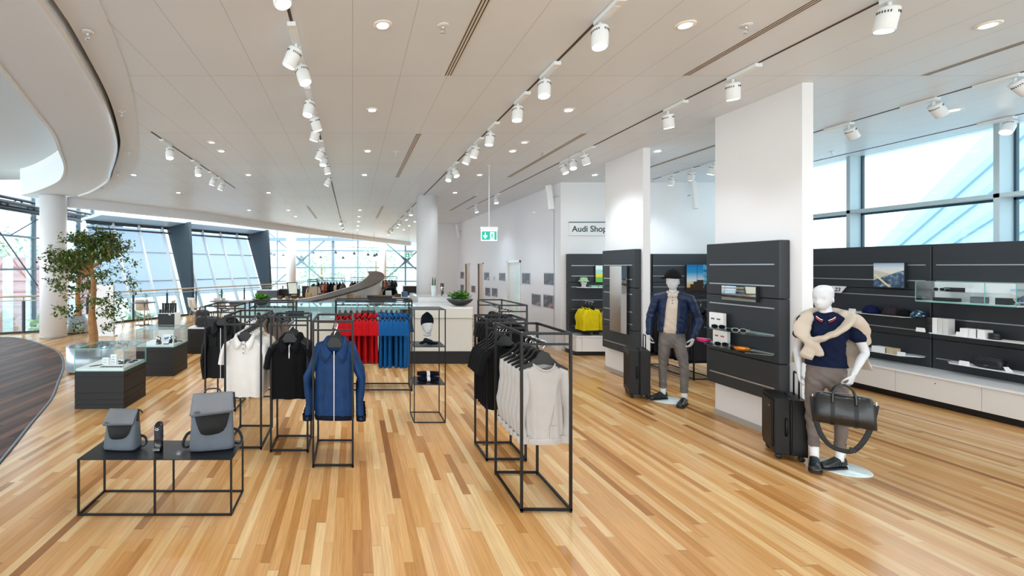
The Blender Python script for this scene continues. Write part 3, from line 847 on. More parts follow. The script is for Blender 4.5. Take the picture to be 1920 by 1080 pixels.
    if extra in ('zip', 'halfzip', 'cargo'):
        z1 = T - .055; z2 = -L - .01 if extra != 'halfzip' else T - .17
        m = MB(); m.bar((0, -.05, z1), (0, -d*.98 - .003, z1 - .08), .008, .004, up=(0, 1, 0)); m.bar((0, -d*.98 - .003, z1 - .08), (0, -d*1.05 - .003, z2), .008, .004, up=(0, 1, 0))
        m.bar((0, -d*1.05 - .007, z2 + .0), (0, -d*1.05 - .007, z2 - .02), .007, .003, up=(0, 1, 0))
        m.build('zipper', M_ALU, t)
    if extra == 'zip':
        for sg in (-1, 1):
            m = MB(); m.bar((sg*.09, -d*1.06, -L + .30), (sg*.125, -d*.98, -L + .14), .012, .004, up=(0, 1, 0)); m.build('pocket_welt', fabric, t)
    if extra == 'cargo':
        for sg in (-1, 1):
            m = MB(); x = sg*.105; m.box(x - .055, x + .055, -d - .010, -d*.7, T - .30, T - .17); m.box(x - .06, x + .06, -d - .014, -d*.7, T - .18, T - .14)
            m.build('chest_pocket', fabric, t, bevel=.004)
    if extra == 'panel':
        m = MB()
        m.bar((.03, -d*1.06 - .002, -L + .02), (.03, -d*1.06 - .002, -L + .12), .004, .002, up=(0, 1, 0)); m.bar((.03, -d*1.06 - .002, -L + .12), (.09, -d*1.04 - .001, -L + .12), .004, .002, up=(0, 1, 0)); m.bar((.04, -d*1.06 - .001, -L + .12), (.12, -d*.9, T - .12), .004, .002, up=(0, 1, 0))
        m.build('seam', mat('seam_grey', 'a8a39c', .8), t)
        m = MB(); m.box(-.02, .02, .034, .037, T - .01, T + .012); m.build('neck_label', M_BLACKB, t)
    if lining:
        m = MB(); m.bar((-.06, .036, T - .005), (.06, .036, T - .005), .05, .003, up=(0, 1, 0)); m.build('lining', lining, t)
    if extra == 'logo_tee':
        m = MB(); m.box(-.018, .018, .036, .039, T + .0, T + .014); m.build('neck_label', M_TAGW, t)
    return t
M_BLACKB = mat('button_black', '0d0d10', .4)
def make_hanger():
    t = thing('clothes_hanger', 'x', 'hanger')
    m = MB()
    P = [(-.2, -.205), (-.195, -.222), (-.09, -.178), (0, -.168), (.09, -.178), (.195, -.222), (.2, -.205), (.12, -.160), (.062, -.115), (.045, -.082), (.02, -.07), (-.02, -.07), (-.045, -.082), (-.062, -.115), (-.12, -.160)]
    m.prism_y(P, -.012, .012); m.build('shoulder_bar', M_HANG, t, bevel=.004)
    m = MB(); h = [(0, 0, -.07), (0, 0, -.035), (.012, 0, -.02)] + [(.0205*math.cos(a), 0, .0205*math.sin(a)) for a in [R(v) for v in range(-50, 190, 24)]]
    m.tube(h, .0032, 8); m.build('hook', M_CHROME, t)
    return t
HANGER = None; HG = 0
def hang(proto, loc, rz, label, cat, group, hlabel, hgroup, first=set()):
    """a garment and the hanger it hangs on; the prototype itself is used the first time"""
    global HANGER
    if proto.name not in first: g = proto; first.add(proto.name)
    else: g = dup(proto)
    g.location = loc; g.rotation_euler = (0, 0, rz); g['label'] = label; g['category'] = cat; g['group'] = group
    if HANGER is None: HANGER = make_hanger(); h = HANGER
    else: h = dup(HANGER)
    h.location = loc; h.rotation_euler = (0, 0, rz); h['label'] = hlabel; h['group'] = hgroup
    return g
ZR, ZTOP = 1.30, 1.392
def rack(x0, x1, y0, y1, axis, label):
    """open steel rack; rail runs along 'axis'"""
    w = .019
    cx, cy = (x0+x1)/2, (y0+y1)/2
    t = thing('clothes_rack', label, 'clothes rack', (cx, cy, 0), group='open black steel clothes racks')
    a, b = x1 - cx, y1 - cy
    for sx in (-1, 1):
        for sy in (-1, 1):
            m = MB(); m.box(sx*a - w/2, sx*a + w/2, sy*b - w/2, sy*b + w/2, .012, ZTOP - w); u = m.build('upright', M_STEEL, t)
            m = MB(); m.lathe([(.011, 0), (.011, .012)], 10, (sx*a, sy*b, 0)); m.build('foot', M_STEEL, u)
    for nm, z in (('top_frame', ZTOP - w), ('base_frame', .012)):
        m = MB(); o, i = w/2, -w/2
        m.box(-a - o, a + o, -b - o, -b + o, z, z + w); m.box(-a - o, a + o, b - o, b + o, z, z + w)
        m.box(-a - o, -a + o, -b + o, b - o, z, z + w); m.box(a - o, a + o, -b + o, b - o, z, z + w)
        m.build(nm, M_STEEL, t)
    for s in (-1, 1):
        m = MB()
        if axis == 'y': m.box(-a + w/2, a - w/2, s*b - .008, s*b + .008, ZR - .008, ZR + .008)
        else: m.box(s*a - .008, s*a + .008, -b + w/2, b - w/2, ZR - .008, ZR + .008)
        m.build('cross_bar', M_STEEL, t)
    m = MB()
    if axis == 'y': m.tube([(0, -b, ZR), (0, b, ZR)], .0105, 12)
    else: m.tube([(-a, 0, ZR), (a, 0, ZR)], .0105, 12)
    m.build('hanging_rail', M_STEEL, t)
    return cx, cy
def row_y(proto, cx, ys, what, where, cat, rz=0.0, dx=0.0, hdesc='black hanger', front='nearest', glab=None):
    n = len(ys)
    for i, y in enumerate(ys):
        j = noise.noise(Vector((cx*3, y*9, 1))) * .12
        pos = 'frontmost' if i == 0 else '%s behind the front' % ORD[i-1]
        hang(proto, (cx + dx, y, ZR - .012), rz + (j if i else 0), '%s, %s on the %s' % (what, pos, where), cat, glab or (what + ' in one row'),
             'black plastic hanger, %s on the %s' % (pos, where), 'black hangers on the ' + where)
# rack and clothes, one by one
cx, cy = rack(1.308, 1.688, 3.59, 4.24, 'y', 'black steel rack holding light grey sweatshirts')
P_SW = garment('grey_sweatshirt', F_SWEAT, L=.77, w=.195, sleeve='long', neck='crew', seed=2, trim=F_SWEAT, top=-.165, extra='panel', ws=.36, wb=.78, d=.042, amp=.009)
row_y(P_SW, 1.53, [3.72, 3.81, 3.90, 4.0, 4.1, 4.2], 'light grey crew neck sweatshirt', 'nearest rack', 'sweatshirt', R(3))
cx, cy = rack(1.311, 1.690, 4.53, 4.96, 'y', 'black steel rack with black T-shirts, behind the sweatshirt rack')
P_TEE = garment('black_tee', F_BLACK, L=.78, w=.21, neck='crew', seed=3, extra='logo_tee', top=-.15, amp=.01)
row_y(P_TEE, 1.5, [4.57, 4.65, 4.73, 4.81, 4.89], 'black T-shirt with neck label', 'rack behind the sweatshirts', 'T-shirt', R(6))
cx, cy = rack(1.962, 2.330, 6.2, 7.25, 'y', 'black steel rack with black T-shirts, closest to the picture wall')
row_y(P_TEE, 2.14, [6.3, 6.42, 6.55, 6.7, 6.85, 7.0, 7.12], 'plain black T-shirt', 'rack by the picture wall', 'T-shirt', R(-4))
cx, cy = rack(-.372, .002, 4.39, 5.02, 'y', 'black steel rack holding blue zip jackets')
P_BJ = garment('blue_jacket', F_BLUE, L=.83, w=.205, sleeve='long', neck='shirt', seed=4, trim=F_NAVY, extra='zip', top=-.14, ws=.95, wb=.92, d=.047, amp=.006)
row_y(P_BJ, -.175, [4.48, 4.58, 4.68, 4.78, 4.88], 'blue zip jacket with navy cuffs', 'blue jacket rack', 'jacket', R(-2))
cx, cy = rack(-.835, -.46, 4.75, 5.15, 'y', 'black steel rack holding black zip neck polos')
P_BP = garment('black_polo', F_BLACK, L=.745, w=.195, neck='polo', seed=5, extra='halfzip', top=-.135, amp=.008)
row_y(P_BP, -.65, [4.79, 4.87, 4.95, 5.03, 5.1], 'black polo with neck zip', 'rack beside the blue jackets', 'polo shirt', R(2))
cx, cy = rack(-1.323, -.95, 4.82, 5.48, 'y', 'black steel rack holding white polo shirts')
P_WP = garment('white_polo', F_WHITE, L=.755, w=.205, neck='polo', seed=6, extra='buttons', top=-.115, amp=.008)
row_y(P_WP, -1.137, [4.90, 5.0, 5.1, 5.2], 'white buttoned polo shirt', 'rack behind the big backpack', 'polo shirt', R(-5))
P_CP = garment('cream_polo', F_CREAM, L=.755, w=.205, neck='polo', seed=7, top=-.115, amp=.008)
for i, y in enumerate((5.3, 5.4)):
    hang(P_CP, (-1.137, y, ZR - .012), R(-4 - 3*i), 'cream polo shirt at the back of the white polo rack, %s' % ('nearer one' if i == 0 else 'farther one'), 'polo shirt', 'cream polo shirts', 'black plastic hanger of the %s cream polo' % ('nearer' if i == 0 else 'farther'), 'black hangers of the cream polos')
cx, cy = rack(-1.93, -1.54, 6.08, 6.65, 'y', 'black steel rack with black jackets beside the glass cases')
P_CJ = garment('black_jacket', F_JACK, L=.86, w=.205, sleeve='long', neck='shirt', seed=8, extra='cargo', top=-.14, ws=.8, d=.047, amp=.005, lining=F_LINE)
row_y(P_CJ, -1.735, [6.16, 6.26, 6.36, 6.46, 6.56], 'black jacket with chest pockets', 'rack by the glass cases', 'jacket', R(-3))
cx, cy = rack(-1.49, -.86, 6.72, 7.1, 'x', 'black steel rack with taupe knits side by side, behind the white polos')
P_GK = garment('taupe_knit', F_GREYT, L=.72, w=.2, sleeve='long', neck='crew', seed=9, trim=F_GREYT, top=-.15, ws=.3, d=.045, amp=.01)
for i, x in enumerate((-1.40, -1.29, -1.18, -1.07, -.97)):
    hang(P_GK, (x, 6.91, ZR - .012), R(78 + 6*(i % 3)), 'taupe knit seen edge on, %s from the glass case side' % ORD[i], 'sweater', 'taupe knits on one rack', 'black plastic hanger of the %s taupe knit' % ORD[i], 'black hangers of the taupe knits')
cx, cy = rack(-.26, .905, 7.08, 7.46, 'x', 'wide black steel rack holding red and azure polos')
P_RP = garment('red_polo', F_RED, L=.86, w=.19, neck='polo', seed=10, top=-.14, amp=.008, d=.033)
for i, x in enumerate((-.2, -.11, -.02, .07, .16, .25, .34)):
    hang(P_RP, (x, 7.27, ZR - .012), R(-80 + 4*(i % 3)), 'red polo shirt, %s in the row of red ones' % ORD[i], 'polo shirt', 'red polo shirts', 'black plastic hanger of the %s red polo' % ORD[i], 'black hangers of the red polos')
P_AP = garment('azure_polo', F_AZURE, L=.94, w=.19, neck='polo', seed=11, top=-.14, amp=.008, d=.033)
for i, x in enumerate((.45, .53, .61, .69, .77, .845)):
    hang(P_AP, (x, 7.27, ZR - .012), R(82 - 4*(i % 3)), 'azure blue polo shirt, %s beside the red ones' % ORD[i], 'polo shirt', 'azure blue polo shirts', 'black plastic hanger of the %s azure polo' % ORD[i], 'black hangers of the azure polos')
# ---------------------------------------------------------------- low table with bags
t = thing('display_table', 'low black steel display table with thin top, carrying backpacks', 'table', (-1.51, 3.73, 0))
a, b, zt = .59, .193, .431
m = MB(); m.box(-a, a, -b, b, zt - .006, zt); m.build('table_top', mat('table_black', '0b0c11', .35, .2, coat=.1), t)
w = .014
for x in (-a, 0, a):
    for s in (-1, 1):
        m = MB(); xx = x - math.copysign(w/2, x) if x else 0; yy = s*(b - w/2)
        m.box(xx - w/2, xx + w/2, yy - w/2, yy + w/2, 0, zt - .006); m.build('leg', M_STEEL, t)
m = MB(); 
for s in (-1, 1):
    m.box(-a + w, -w/2, s*(b - w/2) - w/2, s*(b - w/2) + w/2, 0, w); m.box(w/2, a - w, s*(b - w/2) - w/2, s*(b - w/2) + w/2, 0, w)
    m.box(s*(a - w/2) - w/2, s*(a - w/2) + w/2, -b + w, b - w, 0, w)
m.build('base_frame', M_STEEL, t)

F_PACK = mat('pack_grey', '5c636b', .75, spec=.3, bump=(180, .12), var=(5, .12))
F_PACKL = mat('pack_flap_grey', '727478', .75, spec=.3, bump=(180, .12), var=(5, .1))
F_MESH = mat('pack_mesh', '070809', .7, bump=(320, .5))
F_STRAP = mat('strap_black', '0e0f12', .6, bump=(200, .3))
def four_rings(r, m_, parent, loc, rz=0, tilt=0, name='rings_emblem', th=None):
    mb = MB(); th = th or r*.16
    for k in range(4):
        c = (k - 1.5) * r * 1.5
        pts = [(c + r*math.cos(2*PI*j/20), 0, r*math.sin(2*PI*j/20)) for j in range(21)]
        mb.tube(pts, th, 6, caps=False)
    o = mb.build(name, m_, parent); o.location = loc; o.rotation_euler = (tilt, 0, rz); return o
def backpack(W, H, D, loc, rz, label, handle):
    t = thing('backpack', label, 'backpack', loc, rz, group='grey roll top backpacks on the table')
    def ring(z, w, d, y0=0, p=.42):
        return [(w*cpow(math.cos(2*PI*k/36), p), y0 + d*cpow(math.sin(2*PI*k/36), p), z) for k in range(36)]
    st = [(0, .46, .30), (.02, .5, .46), (.08, .52, .52), (.2, .51, .52), (.35, .495, .48), (.5, .485, .42), (.65, .48, .36), (.78, .475, .29), (.88, .47, .2), (.95, .465, .12)]
    m = MB(); m.rings([ring(z*H, w*W, d*D, .1*D*z) for z, w, d in st])
    for i, v in enumerate(m.v):
        k = noise.noise(Vector(v)*14 + Vector((W*30, 0, 0))) * .006
        m.v[i] = (v[0]*(1 + k), v[1] + k, v[2])
    body = m.build('body', F_PACK, t)
    # folded flap: slopes down over the front
    m = MB()
    yf = -.2*D
    lx = W*.475
    top = [(-lx*.96, .08*D, H*.99), (lx*.98, .08*D, H*1.0), (lx*1.0, .16*D, H*1.0), (-lx*.96, .16*D, H*.99)]
    bot = [(-lx*1.06, -.50*D, H*.66), (lx*1.06, -.52*D, H*.715), (lx*1.05, -.46*D, H*.72), (-lx*1.05, -.44*D, H*.665)]
    nx, nz = 14, 8; vs = []
    for lay in (0, 1):
        A, B = (top[0], top[1]), (bot[0], bot[1])
        if lay: A, B = (top[3], top[2]), (bot[3], bot[2])
        for i in range(nz + 1):
            for j in range(nx + 1):
                u, v = j/nx, i/nz
                p = Vector(A[0]).lerp(Vector(A[1]), u).lerp(Vector(B[0]).lerp(Vector(B[1]), u), v)
                k = noise.noise(p*11 + Vector((lay, 0, H*9)))*.006; bul = -.018*math.sin(PI*v)*math.sin(PI*u)**.5
                vs.append(p + Vector((0, k + bul*(1 - lay*.2), 0)))
    N = (nx+1)*(nz+1); fs = []
    idx = lambda l, i, j: l*N + i*(nx+1) + j
    for i in range(nz):
        for j in range(nx):
            fs.append((idx(0,i,j), idx(0,i+1,j), idx(0,i+1,j+1), idx(0,i,j+1))); fs.append((idx(1,i,j), idx(1,i,j+1), idx(1,i+1,j+1), idx(1,i+1,j)))
        fs.append((idx(0,i,0), idx(1,i,0), idx(1,i+1,0), idx(0,i+1,0))); fs.append((idx(0,i,nx), idx(0,i+1,nx), idx(1,i+1,nx), idx(1,i,nx)))
    for j in range(nx):
        fs.append((idx(0,0,j), idx(0,0,j+1), idx(1,0,j+1), idx(1,0,j))); fs.append((idx(0,nz,j), idx(1,nz,j), idx(1,nz,j+1), idx(0,nz,j+1)))
    m.add(vs, fs, 0, True)
    fl = m.build('flap', F_PACKL, t)
    four_rings(W*.022, mat('emblem_dark', '1c2028', .4), fl, (-W*.33, -.50*D - .006, H*.72), tilt=-.45, name='rings_emblem', th=W*.004)
    # roll under the flap
    m = MB(); m.tube([(-W*.47, -.40*D, H*.655), (W*.47, -.40*D, H*.70)], .012, 10, ry=.012); m.build('roll_edge', F_PACK, t)
    # mesh pocket, rounded trapezoid hugging the front
    prof = [(-.40, .655), (.42, .69), (.40, .60), (.34, .44), (.27, .36), (.18, .325), (0, .305), (-.15, .305), (-.24, .33), (-.30, .41), (-.35, .52)]
    def fy(z):
        zs = [s[0] for s in st]; return float(np.interp(z, zs, [-s[2]*D + .1*D*s[0] for s in st])) - .004
    m = MB(); vs = [(x*W, fy(z), z*H) for x, z in prof]; c = (0, fy(.5) - .002, .5*H)
    vs2 = [(x*W*.96, fy(z) - .005, z*H) for x, z in prof]
    n = len(vs); m.add(vs + vs2 + [(0, fy(.5) - .012, .5*H)], [(i, (i+1) % n, n + (i+1) % n, n + i) for i in range(n)] + [(n + i, n + (i+1) % n, 2*n) for i in range(n)], 0, True)
    m.build('mesh_pocket', F_MESH, t)
    for s in (-1, 1):
        m = MB(); x = s*W*.5
        p = spline([(x*.9, .30*D, H*.30), (x*1.22, .38*D, H*.23), (x*1.38, .25*D, H*.10), (x*1.28, .05*D, H*.02 + .01), (x*1.02, .22*D, H*.04)], 5)
        m.tube(p, .012, 8, ry=.004, up=(0, 1, 0)); m.build('shoulder_strap', F_STRAP, t)
    m = MB()
    if handle: p = spline([(-W*.22, .16*D, H*.97), (-W*.14, .22*D, H*1.045), (0, .24*D, H*1.06), (W*.14, .22*D, H*1.045), (W*.2, .16*D, H*.98)], 5)
    else: p = spline([(W*.46, .1*D, H*.99), (W*.54, .12*D, H*.97), (W*.60, .14*D, H*.90)], 5)
    m.tube(p, .009, 8, ry=.005); m.build('top_handle', F_STRAP, t)
    m = MB(); p = spline([(W*.5, .1*D, H*.99), (W*.515, -.02*D, H*.86), (W*.52, -.1*D, H*.72)], 4); m.tube(p, .008, 8, ry=.004); m.build('side_strap', F_STRAP, t)
    return t
backpack(.262, .315, .15, (-1.862, 3.76, .431), R(-6), 'smaller grey roll top backpack at the end of the low table', False)
backpack(.335, .445, .17, (-1.135, 3.76, .431), R(12), 'larger grey roll top backpack with top handle on the low table', True)
t = thing('insulated_bottle', 'slim black and grey bottle between the two backpacks', 'bottle', (-1.545, 3.70, .431))
m = MB(); r = .034; m.lathe([(r*.9, 0), (r, .006), (r, .100)], 28); o = m.build('lower_body', mat('bottle_black', '0a0a0d', .25, coat=.4), t)
four_rings(.008, M_ALU, o, (-.006, -r - .001, .022), th=.0014, name='rings_emblem')
m = MB(); m.lathe([(r*1.01, .1), (r*1.02, .103)] + [(r*(1.03 if k % 2 else 1.0), .108 + k*.005) for k in range(10)] + [(r*1.0, .165), (r, .192)], 28); m.build('grip_sleeve', mat('bottle_grip', '26282e', .7), t)
rs = []
for k, (rr, h, sl) in enumerate(((r, .192, 0), (r*.99, .205, .012), (r*.9, .215, .014), (r*.5, .22, .01))):
    rs.append([(rr*math.cos(2*PI*j/28), rr*math.sin(2*PI*j/28), h + sl*math.sin(2*PI*j/28)) for j in range(28)])
m = MB(); m.rings(rs); m.build('lid', mat('bottle_black', '0a0a0d', .25), t)
m = MB(); m.tube([(.013*math.cos(a), -r - .002, .182 + .007*math.sin(a)) for a in [2*PI*k/16 for k in range(17)]], .003, 6, caps=False); m.build('carry_ring', M_CHROME, t)

# ---------------------------------------------------------------- glass display cases
M_CASE = mat('case_black', '0d0e10', .55, bump=(90, .04))
M_DECK = mat('case_deck', 'f6f6f4', .35)
def display_case(x0, y0, label, w=.655, d=.66, hb=.506, hg=.80, glassbox=True):
    t = thing('display_case', label, 'display case', (x0, y0, 0), group='low black display cases')
    cuts = [0, .06, .125, .215, .43, hb]
    m = MB()
    for i in range(5): m.box(.0, w, 0, d, cuts[i] + (.004 if i else 0), cuts[i+1] - .002)
    m.box(.006, w - .006, .006, d - .006, .01, hb - .004)
    m.build('base_cabinet', M_CASE, t)
    m = MB(); m.box(.012, w - .012, .012, d - .012, hb - .002, hb + .03); m.build('deck', M_DECK, t)
    if glassbox:
        g = .006
        m = MB(); m.box(0, w, 0, g, hb, hg); m.box(0, w, d - g, d, hb, hg); m.box(0, g, g, d - g, hb, hg); m.box(w - g, w, g, d - g, hb, hg); m.box(0, w, 0, d, hg, hg + g)
        m.build('glass_hood', M_GLASS, t)
        m = MB(); e = .0035
        for x in (0, w):
            for y in (0, d): m.box(x - e, x + e, y - e, y + e, hb, hg + g)
        for y in (0, d):
            m.box(0, w, y - e, y + e, hg, hg + g + .001); m.box(0, w, y - e, y + e, hb - .003, hb + .006)
        for x in (0, w):
            m.box(x - e, x + e, 0, d, hg, hg + g + .001); m.box(x - e, x + e, 0, d, hb - .003, hb + .006)
        m.build('glass_edge', M_EDGE, t)
    return t
X1, Y1 = -3.707, 6.19
display_case(X1, Y1, 'black display case with glass hood nearest the dark floor')
display_case(-3.75, 8.04, 'black display case with glass hood holding watches, middle of the three')
display_case(-3.6, 10.1, 'black display cabinet carrying brown travel bags, farthest of the three', hb=.545, glassbox=False)
M_WHITEB = mat('box_white', 'f4f4f3', .4)
M_LEATH = mat('small_leather', '14161b', .45)
M_NAVYL = mat('small_navy', '1a2740', .4)
zd = .538
def small(name, label, cat, loc, build, mats, rz=0, group=None, bevel=.002):
    m = MB(); build(m)
    o = m.build(name, mats, None, bevel=bevel); o.location = loc; o.rotation_euler = (0, 0, rz); return tag(o, label, cat, group)
for i in range(8):
    small('key_fob', 'dark key fob on the white deck, %s in its row' % ORD[i], 'key fob', (X1 + .30 + i*.038, Y1 + .12, zd - .002), lambda m: (m.box(-.011, .011, -.022, .022, 0, .007), m.tube([(0, .022, .003), (0.004, .036, .003), (0, .046, .003)], .0025, 6)), M_LEATH, R(-8 + 5*(i % 3)), 'key fobs in the nearest glass case')
for i, (dx, dy, h) in enumerate(((.26, .30, .09), (.36, .33, .13))):
    t = thing('card_stand', ('short', 'tall')[i] + ' white block stand inside the nearest glass case', 'display stand', (X1 + dx, Y1 + dy, zd - .002), R(-10), group='white stands in the nearest glass case')
    m = MB(); m.box(-.045, .045, -.02, .02, 0, h); m.build('block', M_WHITEB, t, bevel=.002)
    m = MB()
    for k in range(2 + i): m.box(-.03, .03, -.0225, -.020, .018 + k*.036, .036 + k*.036)
    m.build('card_slot', mat('card_print', 'b7c4cb', .4), t)
for i, (dx, dy, rz, wd) in enumerate(((.34, .47, .2, .07), (.44, .44, -.1, .075), (.47, .33, .1, .085), (.56, .42, -.2, .06), (.56, .54, .1, .06), (.44, .56, .0, .07))):
    small('leather_wallet', 'dark leather wallet lying flat in the nearest glass case, ' + ('behind the white stands', 'beside the tall stand', 'before the glass corner', 'by the side pane', 'in the rear corner', 'at the rear pane')[i], 'wallet', (X1 + dx, Y1 + dy, zd - .002), lambda m: (m.box(-wd/2, wd/2, -.028, .028, 0, .012), m.box(-wd/2 + .004, wd/2 - .004, -.029, -.02, .004, .008)), M_NAVYL if i % 2 else M_LEATH, rz, 'wallets in the nearest glass case')
for i in range(3):
    small('ballpoint_pen', 'slim pen lying on the white deck of the nearest case, %s of three' % ORD[i], 'pen', (X1 + .16 + i*.02, Y1 + .16 + .03*i, zd), lambda m: (m.tube([(-.05, 0, .003), (.05, .0, .003)], .004, 8), m.bar((.01, 0, .008), (.045, 0, .008), .003)), M_LEATH, R(35), 'pens in the nearest glass case', 0)
X2, Y2 = -3.75, 8.04
t = thing('card_stand', 'white angled display card behind the watches', 'display stand', (X2 + .38, Y2 + .42, zd - .002), group=None)
m = MB(); m.hexa([(-.09, -.015, 0), (.09, -.015, 0), (.09, .02, 0), (-.09, .02, 0)], [(-.09, .015, .13), (.09, .015, .13), (.09, .03, .13), (-.09, .03, .13)]); m.build('card', M_WHITEB, t)
m = MB(); m.bar((-.06, -.008, .05), (.04, -.0, .07), .04, .002, up=(0, 1, 0)); m.build('printed_shape', mat('print_blue', '5f86b0', .4), t)
for i, (dx, dy) in enumerate(((.25, .30), (.32, .22), (.50, .24), (.56, .32), (.45, .40))):
    t = thing('wrist_watch', 'dark wrist watch on a small stand, ' + ('leftmost', 'second from left', 'third from left', 'fourth from left', 'rearmost')[i] + ' in the middle case', 'watch', (X2 + dx, Y2 + dy, zd - .002), group='watches in the middle glass case')
    m = MB(); m.hexa([(-.028, -.02, 0), (.028, -.02, 0), (.028, .02, 0), (-.028, .02, 0)], [(-.018, -.004, .05), (.018, -.004, .05), (.018, .006, .05), (-.018, .006, .05)]); m.build('stand', M_LEATH, t)
    m = MB(); m.tube([(0, -.004 + .03*math.cos(a), .075 + .034*math.sin(a)) for a in [2*PI*k/18 for k in range(19)]], .010, 8, ry=.0025, caps=False); m.build('strap', M_LEATH, t)
    m = MB(); m.lathe([(.018, 0), (.02, .003), (.02, .008), (.016, .01)], 18, (0, -.030, .085), axis='y'); m.build('dial', M_CHROME, t)
for i, (dx, dy) in enumerate(((.34, .12), (.47, .13), (.60, .42), (.56, .50))):
    small('leather_wallet', 'flat dark wallet on the deck of the middle glass case, ' + ('nearest the front pane', 'beside the front one', 'by the side pane', 'rear corner one')[i], 'wallet', (X2 + dx, Y2 + dy, zd - .002), lambda m: (m.box(-.045, .045, -.022, .022, 0, .01), m.box(-.04, .04, -.023, -.015, .003, .007)), M_LEATH, .1*i, 'wallets in the middle glass case')
# pedestal with black cups
t = thing('pedestal', 'dark box pedestal with white sides behind the middle case', 'pedestal', (-3.68, 9.15, 0))
m = MB(); m.box(-.15, .17, .0, .32, .02, .98); m.build('body', M_DECK, t)
m = MB(); m.box(-.15, .17, -.012, 0, .72, .97); m.build('front_panel', mat('case_front', '14171a', .5), t)
m = MB(); m.box(-.15, .17, -.002, 0, 0, .02); m.box(.06, .1, -.018, -.012, .945, .965); m.build('price_tag', M_WHITEB, t)
k = 0
for r_ in range(2):
    for c_ in range(6):
        x = -3.81 + c_*.05; y = 9.2 + r_*.13
        t = thing('travel_mug', 'black travel mug, %s in the %s row on the pedestal' % (ORD[c_], ('front', 'rear')[r_]), 'mug', (x, y, .98), group='black travel mugs on the pedestal')
        h = .075 if r_ == 0 else .19
        m = MB(); m.lathe([(.018, 0), (.021, .01), (.022, h*.8), (.021, h*.86)], 14); m.build('body', mat('mug_black', '0f1013', .3), t)
        m = MB(); m.lathe([(.0225, h*.86), (.0225, h*.97), (.018, h)], 14); m.build('lid', mat('mug_lid', '1c1b1d', .5), t)
# brown duffel bags
M_BROWN = mat('leather_brown', '1c1410', .5, bump=(60, .2), var=(12, .3))
def duffel(name, label, loc, rz, L, Rr, H, m_, strapm, arch=.1, group=None):
    t = thing(name, label, 'bag', loc, rz, group=group)
    mb = MB(); rs = []
    for i in range(11):
        u = i/10; x = -L/2 + L*u; e = (1 - abs(2*u - 1)**5*.25)
        rs.append([(x, Rr*e*cpow(math.cos(2*PI*k/24), .7), H*.5 + H*.5*e*cpow(math.sin(2*PI*k/24), .7) + .006*noise.noise(Vector((x*9, k, H)))) for k in range(24)])
    mb.rings(rs); mb.build('body', m_, t)
    for s in (-1, 1):
        mb = MB(); p = spline([(-L*.22, s*Rr*.8, H*.8), (-L*.18, s*Rr*.7, H + arch*.7), (0, s*Rr*.5, H + arch), (L*.18, s*Rr*.7, H + arch*.7), (L*.22, s*Rr*.8, H*.8)], 5)
        mb.tube(p, .009, 8); mb.build('carry_handle', strapm, t)
    mb = MB(); mb.box(-L*.4, L*.4, -.006, .006, H - .004, H + .003); mb.build('zipper', M_ALU, t)
    for x in (-L*.22, L*.22):
        mb = MB(); rr = [(x, (Rr + .003)*cpow(math.cos(2*PI*k/24), .7), H*.5 + (H*.5 + .003)*cpow(math.sin(2*PI*k/24), .7)) for k in range(24)]
        mb.rings([[(a[0] - .012, a[1], a[2]) for a in rr], [(a[0] + .012, a[1], a[2]) for a in rr]], False, False); mb.build('strap_band', strapm, t)
    return t
duffel('travel_bag', 'dark brown leather travel bag lying on the far display cabinet', (-3.22, 10.32, .577), R(5), .52, .13, .22, M_BROWN, M_BROWN)
duffel('travel_bag', 'brown shoulder bag standing upright behind the travel bag on the far cabinet', (-3.42, 10.58, .577), R(10), .3, .09, .34, M_BROWN, M_BROWN, .07)
t = small('folded_bag', 'black folded document bag leaning on the far display cabinet front', 'bag', (-3.2, 10.16, .577), lambda m: (m.hexa([(-.2, -.03, 0), (.2, -.03, 0), (.2, .02, 0), (-.2, .02, 0)], [(-.16, .0, .11), (.16, .0, .11), (.16, .03, .11), (-.16, .03, .11)]), m.box(-.1, .1, -.034, -.02, .03, .06)), mat('bag_black', '15171b', .5), bevel=.008)
# indoor trees in metal planters
M_PLANT = mat('planter_metal', 'b9c6d0', .3, .6)
M_SOIL = mat('bark_mulch', '3d2a1c', .95, bump=(50, .8), var=(40, .4))
M_BARK = mat('tree_bark', 'b08050', .85, bump=(18, .4, (1, 1, .3)), var=(7, .25))
def leaf_mat(name, c0, c1):
    m, nt, b = nodes_mat(name)
    tc = nt.nodes.new('ShaderNodeTexCoord'); n = nt.nodes.new('ShaderNodeTexWhiteNoise')
    g = nt.nodes.new('ShaderNodeNewGeometry')
    n.noise_dimensions = '1D'; nt.links.new(g.outputs['Random Per Island'], n.inputs['W'])
    nt.links.new(ramp(nt, n.outputs['Value'], [(0, c0), (1, c1)]), b.inputs['Base Color'])
    b.inputs['Roughness'].default_value = .45
    return m
M_LEAF = leaf_mat('ficus_leaf', '24401a', '728a3c')
M_LEAFB = leaf_mat('bright_leaf', '1f5c16', '63a52c')
def leaf(mb, p, d, up, L, W, mi=0):
    d = d.normalized(); s = d.cross(up)
    if s.length < .05: s = d.cross(Vector((1, 0, 0)))
    s.normalize(); n = s.cross(d)
    mb.add([p, p + d*L*.35 + s*W*.5 + n*L*.03, p + d*L*.75 + s*W*.38, p + d*L, p + d*L*.75 - s*W*.38, p + d*L*.35 - s*W*.5 + n*L*.03, p + d*L*.5 - n*L*.05],
           [(0, 1, 6), (1, 2, 6), (2, 3, 6), (3, 4, 6), (4, 5, 6), (5, 0, 6)], mi, True)
